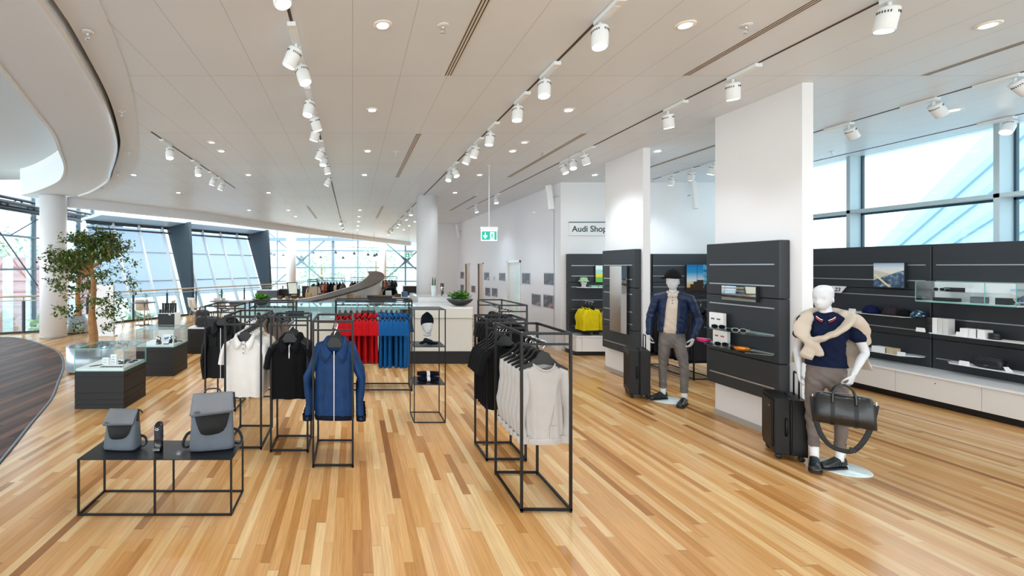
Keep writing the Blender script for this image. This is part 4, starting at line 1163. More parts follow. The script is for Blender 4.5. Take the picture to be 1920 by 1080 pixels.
def planter(x, y, r, h, label):
    t = thing('planter', label, 'planter', (x, y, 0), group='round metal planters')
    m = MB(); m.lathe([(r*.98, .03), (r, .04), (r, h), (r*.95, h), (r*.94, h - .07)], 48); m.build('drum', M_PLANT, t)
    m = MB(); m.lathe([(r*.9, 0), (r*.9, .03)], 32); m.build('base', M_MDARK, t)
    m = MB(); m.lathe([(r*.94, h - .075), (r*.6, h - .05), (.0, h - .045)], 32); o = m.build('mulch', M_SOIL, t)
    return t
def ficus(x, y, z, H, rad, label, seed, twigs=120, lv=22, low=True):
    rnd = random.Random(seed)
    t = thing('ficus_tree', label, 'tree', (x, y, z), group='indoor ficus trees')
    m = MB()
    P = [Vector((0, 0, -.04)), Vector((.015, 0, .15)), Vector((-.02, .0, .5)), Vector((.02, .02, 1.0)), Vector((0, 0, H*.62)), Vector((-.04, 0, H*.8)), Vector((.05, 0, H*.94))]
    m.tube([tuple(p) for p in spline(P, 4)], [.075 - .062*(i/24) + .02*max(0, 1 - i/3) for i in range(25)], 12)
    m.tube([(.06, 0, -.04), (.05, .03, .2), (.0, .04, .6), (.03, .02, 1.05)], [.05, .04, .03, .02], 8)
    for k in range(6):
        a = k*1.1; m.tube([(.0, 0, .08), (.09*math.cos(a), .09*math.sin(a), .01), (.14*math.cos(a), .14*math.sin(a), -.04)], [.03, .022, .012], 7)
    ends = []
    for k in range(13):
        a = k*2.4 + rnd.uniform(-.3, .3); z0 = H*rnd.uniform(.42, .85); u = rnd.uniform(.6, 1.0)
        zz = min(H*.98, z0 + rnd.uniform(.1, .5))
        rr = rad*u*(.55 + .45*math.sin(PI*min(1, max(.1, (zz - H*.35)/(H*.62)))))
        e = Vector((rr*math.cos(a), rr*math.sin(a), zz)); s0 = Vector((0, 0, z0)); mid = s0.lerp(e, .5) + Vector((rnd.uniform(-.06, .06), rnd.uniform(-.06, .06), .06))
        q = spline([s0, mid, e], 4); m.tube(q, [.026 - .02*i/(len(q)-1) for i in range(len(q))], 7)
        for i in range(3, len(q)): ends.append(q[i])
        for j in range(3):
            b = q[rnd.randrange(3, len(q))]; e2 = b + Vector((rnd.uniform(-.3, .3), rnd.uniform(-.3, .3), rnd.uniform(-.05, .25)))*rad/.8
            m.tube([b, b.lerp(e2, .5) + Vector((0, 0, .02)), e2], [.01, .007, .004], 5); ends += [e2, b.lerp(e2, .6)]
    m.build('trunk', M_BARK, t)
    m = MB(); nn = 0
    cl = list(ends)
    while len(cl) < twigs:
        a = rnd.uniform(0, 2*PI); zz = rnd.uniform(.30, 1.0); r0 = rad*math.sin(PI*(zz - .2)/.86)**.6*rnd.uniform(.5, 1.08)
        cl.append(Vector((r0*math.cos(a), r0*math.sin(a), zz*H)))
    if low:
        for k in range(16): a = rnd.uniform(0, 6.28); cl.append(Vector((rnd.uniform(.1, .42)*math.cos(a), rnd.uniform(.1, .42)*math.sin(a), rnd.uniform(.1, .36)*H)))
    for c in cl:
        for k in range(lv):
            p = c + Vector((rnd.gauss(0, .055), rnd.gauss(0, .055), rnd.gauss(0, .04)))
            d = Vector((rnd.uniform(-1, 1), rnd.uniform(-1, 1), rnd.uniform(-.9, .4)))
            leaf(m, p, d, Vector((rnd.uniform(-.4, .4), rnd.uniform(-.4, .4), 1)), rnd.uniform(.05, .085), rnd.uniform(.028, .042))
    m.build('foliage', M_LEAF, t)
planter(-4.81, 8.52, .385, .46, 'round silver metal planter of the large indoor tree')
ficus(-4.78, 8.52, .46, 2.07, .80, 'large indoor ficus tree with wide crown in silver planter', 5, 240, 24)
planter(-7.95, 13.35, .34, .5, 'round metal planter beside the thick white column')
ficus(-7.9, 13.35, .5, 1.9, .55, 'second indoor tree with forked trunk behind the large one', 9, 60, 16, False)
m = MB(); m.box(-7.1, -6.55, 12.7, 12.8, 0, 1.4); m.box(-7.15, -6.5, 12.65, 12.85, 0, .03)
tag(m.build('info_stele', M_WHITEG, bevel=.005), 'plain white upright board behind the large tree', 'board')
# ---------------------------------------------------------------- front counter with vitrine
CY0, CY1, CX0, CX1, CZ = 9.08, 10.3, -2.25, 2.35, 1.107
t = thing('sales_counter', 'long pale sales counter with glass vitrine behind the red polos', 'counter', (0, CY0, 0))
d = CY1 - CY0
m = MB(); m.box(CX0, CX1, .03, d, .24, .88); m.box(1.22, CX1, 0.0, d, .892, CZ - .031); m.box(CX0, 1.22, .5, d, .88, CZ - .004); m.build('body', mat('counter_pale', 'd9dad2', .35, coat=.2), t)
m = MB(); m.box(1.223, CX1 + .004, -.004, d + .004, CZ - .03, CZ); m.build('worktop', M_WHITEG, t)
m = MB(); m.box(CX0 + .03, CX1 - .02, .0, d - .03, 0, .235); 
for z in (.06, .12, .18): m.box(CX0 + .03, CX1 - .02, -.003, 0, z, z + .045)
m.build('plinth', M_CASE, t)
m = MB(); m.box(CX0, 1.22, .02, .5, .872, .884); m.build('vitrine_deck', M_DECK, t)
m = MB(); m.box(CX0, 1.22, .0, .008, .885, CZ); m.box(CX0, 1.22, 0, d, CZ, CZ + .01); m.build('vitrine_glass', glass('counter_glass', 'ecf7f9', .05), t)
m = MB(); m.box(CX0, 1.22, -.004, .0, CZ, CZ + .011); m.box(CX0, 1.22, -.004, 0, .883, .89); m.build('glass_edge', M_EDGE, t)
for i, (p, q, w_, h_, mm, nm) in enumerate(((512, 590, .30, .075, M_LEATH, 'black wallet box'), (553, 586, .36, .12, M_NAVYL, 'dark blue leather folder'), (592, 593, .2, .11, M_WHITEB, 'white gift box'), (612, 592, .14, .1, mat('grey_print', 'c9cccd', .5), 'pale grey gift box'), (692, 590, .2, .13, mat('brown_case', '7a4a30', .5), 'brown leather case'), (715, 590, .12, .1, mat('brown_case', '7a4a30', .5), 'small brown leather case'), (760, 591, .2, .15, M_LEATH, 'black boxed accessory'))):
    P = px(p, q, CY0 + .25)
    m = MB(); m.box(-w_/2, w_/2, -.06, .06, 0, h_); m.box(-w_/2 - .002, w_/2 + .002, -.062, .062, h_*.7, h_*.72)
    o = m.build('vitrine_item', mm, bevel=.004); o.name = nm.replace(' ', '_'); o.location = (P.x, CY0 + .25, .886); tag(o, nm + ' inside the glass vitrine of the counter', 'box', 'items in the counter vitrine')
# higher block on the counter
t = thing('counter_block', 'raised white block on the counter before the round column', 'counter block', (1.46, 10.32, 0))
m = MB(); m.box(0, .95, 0, 1.2, 0, 1.205); m.build('body', mat('block_white', 'e9eaeb', .35), t)
m = MB(); m.box(-.004, .954, -.004, 1.204, 1.205, 1.215); m.build('top_slab', M_WHITEG, t)
# plant bowls
def plant_bowl(loc, r, h, label, seed, mode):
    rnd = random.Random(seed)
    b = thing('plant_bowl', 'shallow dark bowl, ' + label, 'bowl', loc, group='shallow dark plant bowls')
    m = MB(); m.lathe([(r*.25, 0), (r*.5, .015), (r*.82, h*.55), (r, h), (r*.95, h), (r*.78, h*.6), (r*.3, h*.45)], 40); m.build('shell', mat('bowl_dark', '2b2c2e', .5), b)
    m = MB()
    for k in range(40):
        a = rnd.uniform(0, 6.28); q = rnd.uniform(.2, .88)*r; m.ball((q*math.cos(a), q*math.sin(a), h*.92), (.018, .018, .012), 7, 4)
    o = m.build('pebbles', mat('pebble_white', 'dcd8d0', .6), b); o['kind'] = 'stuff'
    t = thing('leafy_plant', 'bushy green plant in the ' + label, 'plant', (loc[0], loc[1], loc[2] + h*.6), group='bushy counter plants')
    m = MB(); s = MB()
    n = 26 if mode == 'bush' else 9
    for k in range(n):
        a = k*2.4; q = math.sqrt((k + .5)/n)*r*.72; L = rnd.uniform(.1, .19)*(1.15 - .5*q/r)
        p0 = Vector((q*.5*math.cos(a), q*.5*math.sin(a), 0)); p1 = Vector((q*1.15*math.cos(a), q*1.15*math.sin(a), L*.9 + .03))
        if mode == 'bush':
            s.tube([p0, p0.lerp(p1, .5) + V(0, 0, .02), p1], .003, 5)
            for j in range(9):
                c = p0.lerp(p1, .45 + .07*j) + Vector((rnd.uniform(-.03, .03), rnd.uniform(-.03, .03), rnd.uniform(-.02, .03)))
                leaf(m, c, Vector((rnd.uniform(-1, 1), rnd.uniform(-1, 1), rnd.uniform(-.3, .6))), V(rnd.uniform(-.3, .3), rnd.uniform(-.3, .3), 1), rnd.uniform(.06, .1), rnd.uniform(.035, .055))
        else:
            for j in range(5):
                aa = a + j*1.3; d_ = Vector((math.cos(aa), math.sin(aa), rnd.uniform(.3, 1.3)))
                leaf(m, p0 + V(0, 0, .03), d_, V(0, 0, 1), rnd.uniform(.13, .2), rnd.uniform(.07, .1))
            s.tube([p0, p0 + V(0, 0, .05)], .006, 5)
    s.build('stems', M_LEAFB, t); m.build('leaves', M_LEAFB, t)
plant_bowl(((862-HX)/FOC*9.5, 9.5, CZ), .27, .13, 'green plant bowl at the open end of the counter', 3, 'bush')
plant_bowl(((490-HX)/FOC*9.4, 9.4, CZ + .01), .185, .13, 'green plant bowl standing before the curved bar', 8, 'rosette')
# vase with stiff leaves and a small figure stand on the raised block
VX = (813-HX)/FOC*10.8
t = thing('vase', 'slim clear white vase on the raised counter block', 'vase', (VX, 10.8, 1.215))
m = MB(); m.lathe([(.05, 0), (.052, .005), (.06, .25), (.056, .25), (.048, .01)], 24); m.build('shell', mat('frosted_white', 'e6eef0', .2), t)
t = thing('snake_plant', 'two stiff upright green leaves in the slim vase', 'plant', (VX, 10.8, 1.24))
for s, dx, top in ((-1, -.018, .43), (1, .035, .42)):
    m = MB(); p = [(s*.008, 0, 0), (s*.015 + dx*.4, 0, top*.4), (dx, 0, top*.8), (dx*1.1, 0, top)]
    m.tube(p, [.014, .018, .015, .002], 8, ry=[.004]*4); m.build('leaf', mat('stiff_leaf', '2f5a30', .45), t)
SX = (829-HX)/FOC*10.7
t = thing('sunglasses_tower', 'small chrome display tower with dark items on the raised block', 'display stand', (SX, 10.7, 1.215))
m = MB(); m.lathe([(.09, 0), (.09, .008), (.02, .012)], 24); m.build('base', M_CHROME, t)
m = MB(); m.box(-.03, .0, -.02, .02, .01, .3); m.build('tower', M_CHROME, t)
m = MB(); m.box(.0, .03, -.015, .015, .05, .14); m.box(.0, .03, -.02, .02, .16, .2); m.box(-.04, .035, -.03, .03, .22, .30); m.build('dark_display', M_LEATH, t, bevel=.005)
m = MB(); m.ball((-.02, -.03, .255), (.02, .008, .022), 10, 6); m.build('pink_detail', mat('pink_dot', 'b0506a', .5), t)

# ---------------------------------------------------------------- curved bar rising behind the counter
FR = [(430, 568.5, 10.75), (500, 566, 10.6), (546, 567.7, 10.45), (573, 565.6, 10.5), (604, 560, 10.9), (630, 554, 11.5), (656, 547, 12.3), (682, 539.6, 13.3), (700, 533, 14.2), (714, 525, 15.0), (721, 518, 15.9), (716, 511, 16.7), (706, 508, 17.3)]
IN = [(430, 564.5, 11.4), (500, 562.5, 11.25), (540, 563.4, 11.05), (562, 561.5, 11.1), (590, 557, 11.4), (612, 551.5, 11.9), (632, 545.5, 12.5), (656, 538.5, 13.4), (672, 532, 14.3), (684, 524, 15.3), (692, 516, 16.3), (690.5, 511, 17.0), (686.5, 508.8, 17.5)]
fr = spline([px(*p) for p in FR], 4); inn = spline([px(*p) for p in IN], 4)
t = thing('curved_bar', 'white bar with dark wooden top curving up behind the counter', 'bar', (0, 10.5, 0))
O = Vector((0, 10.5, 0))
m = MB(); m.rings([[f - O, i - O, i - O - V(0, 0, .05), f - O - V(0, 0, .05)] for f, i in zip(fr, inn)], sm=False)
mm, nt_, b_ = nodes_mat('bar_wood'); b_.inputs['Roughness'].default_value = .45; b_.inputs['Specular IOR Level'].default_value = .25
tc = nt_.nodes.new('ShaderNodeTexCoord'); nn = nt_.nodes.new('ShaderNodeTexNoise'); nn.inputs['Scale'].default_value = 6; mp_ = nt_.nodes.new('ShaderNodeMapping'); mp_.inputs['Scale'].default_value = (4, 1, 1)
nt_.links.new(tc.outputs['Object'], mp_.inputs[0]); nt_.links.new(mp_.outputs[0], nn.inputs['Vector']); nt_.links.new(ramp(nt_, nn.outputs['Fac'], [(.3, '40342e'), (.7, '6b5a50')]), b_.inputs['Base Color'])
m.build('bar_top', mm, t)
m = MB()
rs = []
for k, (f, i) in enumerate(zip(fr, inn)):
    n = (i - f); n.z = 0; n.normalize(); a = f + n*.12; z = f.z - .052
    rs.append([V(a.x, a.y, 0) - O, V(a.x, a.y, z) - O, V(a.x, a.y, z) + n*.06 - O, V(a.x, a.y, 0) + n*.06 - O])
m.rings(rs, sm=False); m.build('front_wall', mat('bar_white', 'e6e9e4', .25, coat=.3), t)
m = MB(); rs = []
for f, i in zip(fr, inn):
    n = (i - f); n.z = 0; n.normalize(); a = i + n*.01
    rs.append([a - V(0, 0, .08) - O, a + V(0, 0, .012) - O, a + n*.025 + V(0, 0, .012) - O, a + n*.025 - V(0, 0, .08) - O])
m.rings(rs, sm=False); m.build('edge_lip', M_WHITEG, t)
# ---------------------------------------------------------------- dark slat panels, shelves and goods
RZ = [1.925, 1.69, 1.445, 1.155, .95, .575]
SEAMZ = [1.55, .85]
NG = R(-90)        # things on boards that face the camera side aisle: local -y looks toward -X, local +x toward the camera
def slat_panel(loc, rz, W, z0, z1, T, label, rails=RZ, inset=.05, group='anthracite slat boards'):
    t = thing('slat_board', label, 'display board', loc, rz, group=group)
    m = MB(); cuts = [z0] + [z for z in SEAMZ[::-1] if z0 < z < z1] + [z1]
    for a, b in zip(cuts[:-1], cuts[1:]): m.box(0, W, -T, 0, a + .002, b - .002)
    m.build('board', M_PANEL, t, bevel=.012 if T > .08 else .003)
    for z in rails:
        if z0 + .05 < z < z1:
            m = MB(); m.box(inset, W - inset, -T - .006, -T, z - .007, z + .007); m.build('slat_rail', M_ALU, t)
    return t
slat_panel((XW - .05, 6.0, 0), NG, 1.03, .43, 2.19, .115, 'dark slat board with sunglasses shelves on the nearer slab pillar', inset=.06)
slat_panel((XW - .05, 8.50, 0), NG, .97, .44, 2.19, .115, 'dark slat board with tall mirror on the farther slab pillar', inset=.06)
slat_panel((XR - .37 + .17, 10.4, 0), NG, 3.62, .3, 2.23, .17, 'long dark slat board under the windows, holding caps and landscape picture', inset=.06)
slat_panel((XR - .37 + .17, 6.765, 0), NG, 3.9, .3, 2.23, .17, 'dark slat board under the windows, holding the glass wall box', inset=.05)
slat_panel((4.86, YB, 0), 0, 1.85, .3, 2.19, .17, 'dark slat board on the rear wall with yellow hoodies', inset=.05)
slat_panel((6.73, YB, 0), 0, 1.70, .3, 2.19, .17, 'dark slat board on the rear wall behind the capped mannequin', inset=.0)
M_CAB = mat('cabinet_white', 'e9e6e2', .4)
def low_cabinet(loc, rz, W, D, label, step, first, H=.425, ph=.09):
    t = thing('low_cabinet', label, 'cabinet', loc, rz, group='white low wall cabinets')
    m = MB(); m.box(0, W, -D + .03, 0, ph, H - .03); m.build('body', M_CAB, t)
    m = MB(); m.box(0, W, -D - .012, 0, H - .03, H); m.build('top_slab', M_WHITEG, t)
    m = MB(); m.box(.0, W, -D + .06, -.02, 0, ph); m.build('plinth', M_MDARK, t)
    x = first
    e = [0] if first > 0.05 else []
    xs = e
    while x < W: xs.append(x); x += step
    xs.append(W)
    for a, b in zip(xs[:-1], xs[1:]):
        if b - a < .1: continue
        m = MB(); m.box(a + .003, b - .003, -D, -D + .028, ph + .005, H - .035); d = m.build('door', M_CAB, t)
        if b - a > .5:
            m = MB(); m.lathe([(.007, 0), (.007, .003)], 12, ((a+b)/2, -D - .0, H - .1), axis='y'); m.build('lock', mat('lock_dark', '4a4644', .4, .6), d)
low_cabinet((8.45, 9.85, 0), NG, 7.0, .60, 'long white low cabinet under the dark display wall', .92, .38)
low_cabinet((4.76, 10.4, 0), 0, 3.65, .53, 'white low cabinet below the rear dark boards', .92, .12)
def shelf(loc, rz, W, D, label, mat_, taper=.12, group=None, th=.008):
    m = MB(); m.prism([(0, 0), (0, -D*.45), (taper, -D), (W - taper, -D), (W, -D*.25), (W, 0)], -th, 0)
    o = m.build('wall_shelf', mat_, None); o.location = loc; o.rotation_euler = (0, 0, rz)
    return tag(o, label, 'shelf', group)
XP = 8.45 - .006
M_SHELFW = mat('shelf_white', 'f2f2f1', .35)
M_SHELFG = glass('shelf_glass', 'c9dad6', .12)
GS = 'white shelves on the dark display wall'
shelf((XP, 7.9, 1.15), NG, 1.08, .24, 'white wall shelf carrying the four caps', M_SHELFW, group=GS)
shelf((XP, 7.95, .565), NG, 1.10, .24, 'white wall shelf with white boxes, below the caps', M_SHELFW, group=GS)
shelf((XP, 6.72, .958), NG, 1.45, .24, 'white wall shelf with white boxes and black tins', M_SHELFW, group=GS)
shelf((XP, 6.50, .575), NG, 1.5, .24, 'white wall shelf holding the black wash bag', M_SHELFW, group=GS)
shelf((5.0, 10.39, 1.44), 0, 1.2, .24, 'white shelf with child head display on the rear board', M_SHELFW, group=GS)
def px_on_x(p, X): return X * FOC / (p - HX)
def item(name, label, cat, X, Y, z, build, mats, rz=NG, group=None, bevel=.003, tilt=0):
    m = MB(); build(m); o = m.build(name, mats, None, bevel=bevel)
    o.location = (X, Y, z); o.rotation_euler = (tilt, 0, rz); return tag(o, label, cat, group)
# price cards
for p, X, z, w in ((1598, 8.24, 1.15, 'at the start of the cap shelf'), (1726, 8.22, .958, 'before the black round speaker'), (1802, 8.22, .958, 'between the white boxes'), (1690, 8.22, .565, 'on the shelf below the caps'), (1808, 8.22, .575, 'beside the black wash bag')):
    item('price_card', 'small white price card ' + w, 'price card', X, px_on_x(p, X), z, lambda m: m.hexa([(-.05, -.012, 0), (.05, -.012, 0), (.05, .012, 0), (-.05, .012, 0)], [(-.05, -.002, .058), (.05, -.002, .058), (.05, .002, .058), (-.05, .002, .058)]), M_WHITEB, NG, 'white price cards', 0)
# caps
def make_cap(name, col, label, loc, rz, brim=None, s=1.0, parent=None, pattern=None):
    t = thing(name, label, 'cap', loc, rz, group='caps on the wall shelf') if parent is None else parent
    m = MB(); rs = []
    for i in range(9):
        a = i/8*PI/2; rr = math.cos(a)**.75
        rs.append([(.088*s*rr*math.cos(t_), .10*s*rr*math.sin(t_), .115*s*math.sin(a)) for t_ in [2*PI*k/30 for k in range(30)]])
    rs[-1] = [(v[0]*.2, v[1]*.2, v[2]) for v in rs[-2]]; rs[-1] = [(v[0], v[1], .115*s) for v in rs[-1]]
    m.rings(rs, cap0=True)
    c = m.build('crown', col, t, None if parent is None else loc)
    m2 = MB(); n = 14; vs = []
    for lay in (0, 1):
        for i in range(n + 1):
            a = PI + PI*i/n; x = math.cos(a); y = math.sin(a)
            vs.append((.086*s*x, .098*s*y, .006*s + lay*.004)); vs.append((.082*s*x*(1.0), .098*s*y - .092*s*max(0, -y)**.6, (.004 - .014*(abs(x))**2 + .0)*s + lay*.004 + .004))
    N = 2*(n + 1); fs = []
    for i in range(n):
        fs.append((2*i, 2*i + 1, 2*i + 3, 2*i + 2)); fs.append((N + 2*i, N + 2*i + 2, N + 2*i + 3, N + 2*i + 1)); fs.append((2*i + 1, N + 2*i + 1, N + 2*i + 3, 2*i + 3))
    m2.add(vs, fs, 0, True)
    b = m2.build('visor', brim or col, t, None if parent is None else loc)
    m3 = MB(); m3.ball((0, 0, .116*s), .007*s, 8, 5)
    btn = m3.build('top_button', col, c)
    return t
C_NAVY = fab('cap_navy', '0f1940'); C_PLUM = fab('cap_plum', '30282e'); C_BLK = fab('cap_black', '08080a'); C_PAT = None
mm, nt_, b_ = nodes_mat('cap_pattern'); vn = nt_.nodes.new('ShaderNodeTexVoronoi'); vn.inputs['Scale'].default_value = 28
tc = nt_.nodes.new('ShaderNodeTexCoord'); nt_.links.new(tc.outputs['Object'], vn.inputs['Vector']); nt_.links.new(ramp(nt_, vn.outputs['Distance'], [(.0, 'd8e64a'), (.25, '2b6fc0'), (.45, '141620')], 'CONSTANT'), b_.inputs['Base Color']); C_PAT = mm
for p, c, lab, b in ((1633, C_NAVY, 'navy blue cap, first on the cap shelf', None), (1670, C_PLUM, 'dusky plum grey cap between the navy and black ones', None), (1697, C_BLK, 'plain black cap on the cap shelf', C_BLK), (1722, C_PAT, 'small patterned blue and yellow cap ending the cap row', C_BLK)):
    make_cap('baseball_cap', c, lab, (8.33, px_on_x(p, 8.33), 1.152), NG + R(70), b, 1.12 if p < 1690 else .92)
# number plate leaning behind the mannequin head
t = thing('number_plate', 'white tilted plate with blue end and number 23', 'number plate', (8.41, px_on_x(1552, 8.41), 1.453), NG)
m = MB(); m.hexa([(-.2, -.01, 0), (.23, -.01, 0), (.23, 0, 0), (-.2, 0, 0)], [(-.18, .02, .11), (.29, .02, .11), (.29, .03, .11), (-.18, .03, .11)]); m.build('plate', M_WHITEB, t)
m = MB(); m.hexa([(-.205, -.013, .005), (-.15, -.013, .005), (-.15, -.008, .005), (-.205, -.008, .005)], [(-.185, .017, .108), (-.13, .017, .108), (-.13, .022, .108), (-.185, .022, .108)]); m.build('blue_band', mat('plate_blue', '2b6cd0', .4), t)
text_obj('23', .095, M_BLACKB, t, (.12, -.008, .02), (R(75), 0, 0), 'lettering', bold=.002)
# landscape picture
def picture_mat(name, kind):
    m, nt, b = nodes_mat(name); tc = nt.nodes.new('ShaderNodeTexCoord'); s = nt.nodes.new('ShaderNodeSeparateXYZ'); nt.links.new(tc.outputs['Generated'], s.inputs[0])
    n = nt.nodes.new('ShaderNodeTexNoise'); n.inputs['Scale'].default_value = 6; n.inputs['Detail'].default_value = 8; nt.links.new(tc.outputs['Generated'], n.inputs['Vector'])
    X, Z = s.outputs['X'], s.outputs['Z']
    if kind == 'valley':
        sky = ramp(nt, Z, [(.55, 'f3ead8'), (.8, 'dfe6ea'), (1, '8fb4cf')])
        h = math_node(nt, 'ADD', math_node(nt, 'MULTIPLY', X, .42), math_node(nt, 'MULTIPLY_ADD', n.outputs['Fac'], .2, .18))
        mt = ramp(nt, n.outputs['Fac'], [(.35, '26374d'), (.55, '54708c'), (.7, 'b8c4cc')])
        c = mixc(nt, math_node(nt, 'GREATER_THAN', h, Z), sky, mt)
        h2 = math_node(nt, 'SUBTRACT', .72, math_node(nt, 'MULTIPLY', X, .3)); far = mixc(nt, math_node(nt, 'MULTIPLY', math_node(nt, 'GREATER_THAN', h2, Z), .4), sky, '9a9c98')
        c = mixc(nt, math_node(nt, 'GREATER_THAN', h, Z), far, mt)
        rd = math_node(nt, 'ABSOLUTE', math_node(nt, 'SUBTRACT', X, math_node(nt, 'MULTIPLY_ADD', Z, -1.0, .55)))
        c = mixc(nt, math_node(nt, 'MULTIPLY', math_node(nt, 'LESS_THAN', rd, .05), math_node(nt, 'LESS_THAN', Z, .5)), c, 'efe3b4')
    elif kind == 'city':
        sky = ramp(nt, Z, [(.2, 'd9a860'), (.4, 'cfdde0'), (.7, '2b93c8'), (1, '0d6fb0')])
        br = nt.nodes.new('ShaderNodeTexBrick'); br.inputs['Scale'].default_value = 9; br.inputs['Color1'].default_value = lin('1f3440'); br.inputs['Color2'].default_value = lin('c89a50'); br.inputs['Mortar'].default_value = lin('3a2c22')
        nt.links.new(tc.outputs['Generated'], br.inputs['Vector'])
        hh = math_node(nt, 'MULTIPLY_ADD', math_node(nt, 'ABSOLUTE', math_node(nt, 'SINE', math_node(nt, 'MULTIPLY', math_node(nt, 'FLOOR', math_node(nt, 'MULTIPLY', X, 11)), 2.7))), .3, .12)
        c = mixc(nt, math_node(nt, 'GREATER_THAN', hh, Z), sky, br.outputs['Color'])
        gl = math_node(nt, 'MULTIPLY', math_node(nt, 'GREATER_THAN', X, .45), math_node(nt, 'GREATER_THAN', math_node(nt, 'MULTIPLY_ADD', Z, .35, .42), X))
        c = mixc(nt, math_node(nt, 'MULTIPLY', gl, .85), c, ramp(nt, n.outputs['Fac'], [(.4, '0f5f90'), (.6, '7fd0e8')]))
        ln = math_node(nt, 'LESS_THAN', math_node(nt, 'ABSOLUTE', math_node(nt, 'SUBTRACT', X, .28)), .006)
        c = mixc(nt, ln, c, '1d2f38')
    elif kind == 'kids':
        sky = ramp(nt, Z, [(.0, '6cc04a'), (.3, 'e8d84a'), (.5, 'a8e0d8'), (.75, 'e4f4f2')], 'CONSTANT')
        v = nt.nodes.new('ShaderNodeTexVoronoi'); v.inputs['Scale'].default_value = 6; nt.links.new(tc.outputs['Generated'], v.inputs['Vector'])
        c = mixc(nt, math_node(nt, 'LESS_THAN', v.outputs['Distance'], .16), sky, ramp(nt, X, [(.2, '3f9f9a'), (.6, 'd85a3a')], 'CONSTANT'))
    else:
        a, bb = kind
        n.inputs['Scale'].default_value = 2.2; n.inputs['Detail'].default_value = 2
        c = ramp(nt, n.outputs['Fac'], [(.47, '08080d'), (.56, a), (.66, bb), (.8, '101016')])
    nt.links.new(c, b.inputs['Base Color']); b.inputs['Roughness'].default_value = .3
    return m
def canvas(label, loc, rz, W, H, T, pm, name='picture', cat='picture', edge=None, group=None):
    t = thing(name, label, cat, loc, rz, group=group)
    m = MB(); m.box(-W/2, W/2, -T, 0, -H/2, H/2); m.build('frame', edge or mat('canvas_edge', '22262b', .5), t)
    g = .018 if 'framed' in name else .004
    m = MB(); m.box(-W/2 + g, W/2 - g, -T - .004, -T - .0005, -H/2 + g, H/2 - g); m.build('print', pm, t)
    return t
canvas('mountain valley landscape picture on the dark wall above the caps', (8.444, 7.27, 1.768), NG, .42, .385, .045, picture_mat('print_valley', 'valley'))
canvas('city skyline picture with blue glass tower on the rear board', (7.85, 10.394, 1.655), 0, .82, .585, .06, picture_mat('print_city', 'city'))
canvas('colourful childlike painting on the rear board', (5.63, 10.394, 1.74), 0, .42, .38, .04, picture_mat('print_kids', 'kids'))
# tall mirror and small mirror
def mirror(label, loc, W, H, T, rz=NG, tilt=0):
    t = thing('wall_mirror', label, 'mirror', loc, rz)
    m = MB(); m.box(-W/2, W/2, -T, 0, -H/2, H/2); m.build('backing', mat('mirror_back', '1c1e20', .5), t)
    m = MB(); m.box(-W/2, W/2, -T - .004, -T, -H/2, H/2); m.build('mirror_glass', mat('mirror_silver', 'f4f4f2', .02, 1.0), t)
    return t
mirror('tall narrow mirror on the farther pillar board', (4.573, 7.93, 1.345), .50, 1.13, .035)
mirror('small landscape mirror above the sunglasses shelves', (4.57, 5.45, 1.585), .48, .17, .04)
# sunglasses shelves and sunglasses
shelf((4.572, 5.93, 1.147), NG, .92, .2, 'upper curved glass shelf holding sunglasses', M_SHELFG, .16, 'glass shelves on the nearer pillar')
shelf((4.572, 5.93, .945), NG, .92, .2, 'lower curved glass shelf holding sunglasses', M_SHELFG, .16, 'glass shelves on the nearer pillar')
for z, w in ((1.147, 'upper'), (.945, 'lower')):
    t = thing('poster_block', 'white acrylic block with glasses print on the %s glass shelf' % w, 'display card', (4.50, 5.72 if w == 'upper' else 5.66, z), NG, group='white print blocks')
    m = MB(); m.box(-.11, .11, -.02, .02, 0, .185); m.build('block', M_WHITEB, t, bevel=.002)
    m = MB()
    for dx in (-.05, .04): 
        m.box(dx - .026, dx - .002, -.0215, -.0198, .1, .118); m.box(dx + .002, dx + .026, -.0215, -.0198, .1, .118)
    m.box(-.004, .0, -.0215, -.0198, .108, .110); m.build('glasses_print', mat('print_dark_' + w, '3b3f48' if w == 'upper' else 'b0404a', .5), t)
def sunglasses(label, X, Y, z, lens, frame_, rz, shield=False):
    t = thing('sunglasses', label, 'sunglasses', (X, Y, z), rz, group='sunglasses on the pillar shelves')
    m = MB()
    if shield:
        rs = []
        for k in range(15):
            u = k/14*2 - 1; x = .072*u; y = .03*u*u; hh = .024*(1 - .35*abs(u)**3)
            rs.append([(x, y - .0015, .028 - hh), (x, y + .0015, .028 - hh), (x, y + .0015, .028 + hh), (x, y - .0015, .028 + hh)])
        m.rings(rs)
    else:
        for s in (-1, 1):
            pts = [(s*.036 + .029*cpow(math.cos(a), .8), .006*0, .026 + .021*cpow(math.sin(a), .9)) for a in [2*PI*k/20 for k in range(20)]]
            m.add([(p[0], -.001, p[2]) for p in pts] + [(p[0], .001, p[2]) for p in pts], [tuple(range(20)), tuple(range(20, 40))[::-1]] + [((i+1) % 20, i, 20 + i, 20 + (i+1) % 20) for i in range(20)])
    m.build('lens', lens, t)
    m = MB()
    if not shield:
        for s in (-1, 1): m.tube([(s*.036 + .031*cpow(math.cos(a), .8), 0, .026 + .023*cpow(math.sin(a), .9)) for a in [2*PI*k/20 for k in range(21)]], .0026, 6, caps=False)
        m.tube([(-.008, 0, .034), (.008, 0, .034)], .003, 6)
    else: m.tube([(.074*u, .03*u*u - .001, .053 - .008*abs(u)**3) for u in [k/7 - 1 for k in range(15)]], .003, 6)
    m.build('rim', frame_, t)
    for s in (-1, 1):
        y0 = .03 if shield else 0
        m = MB(); m.tube([(s*.07, y0, .038), (s*.072, y0 + .02, .038), (s*.068, .1, .034), (s*.062, .135, .008)], .003, 6); m.build('temple_arm', frame_, t)
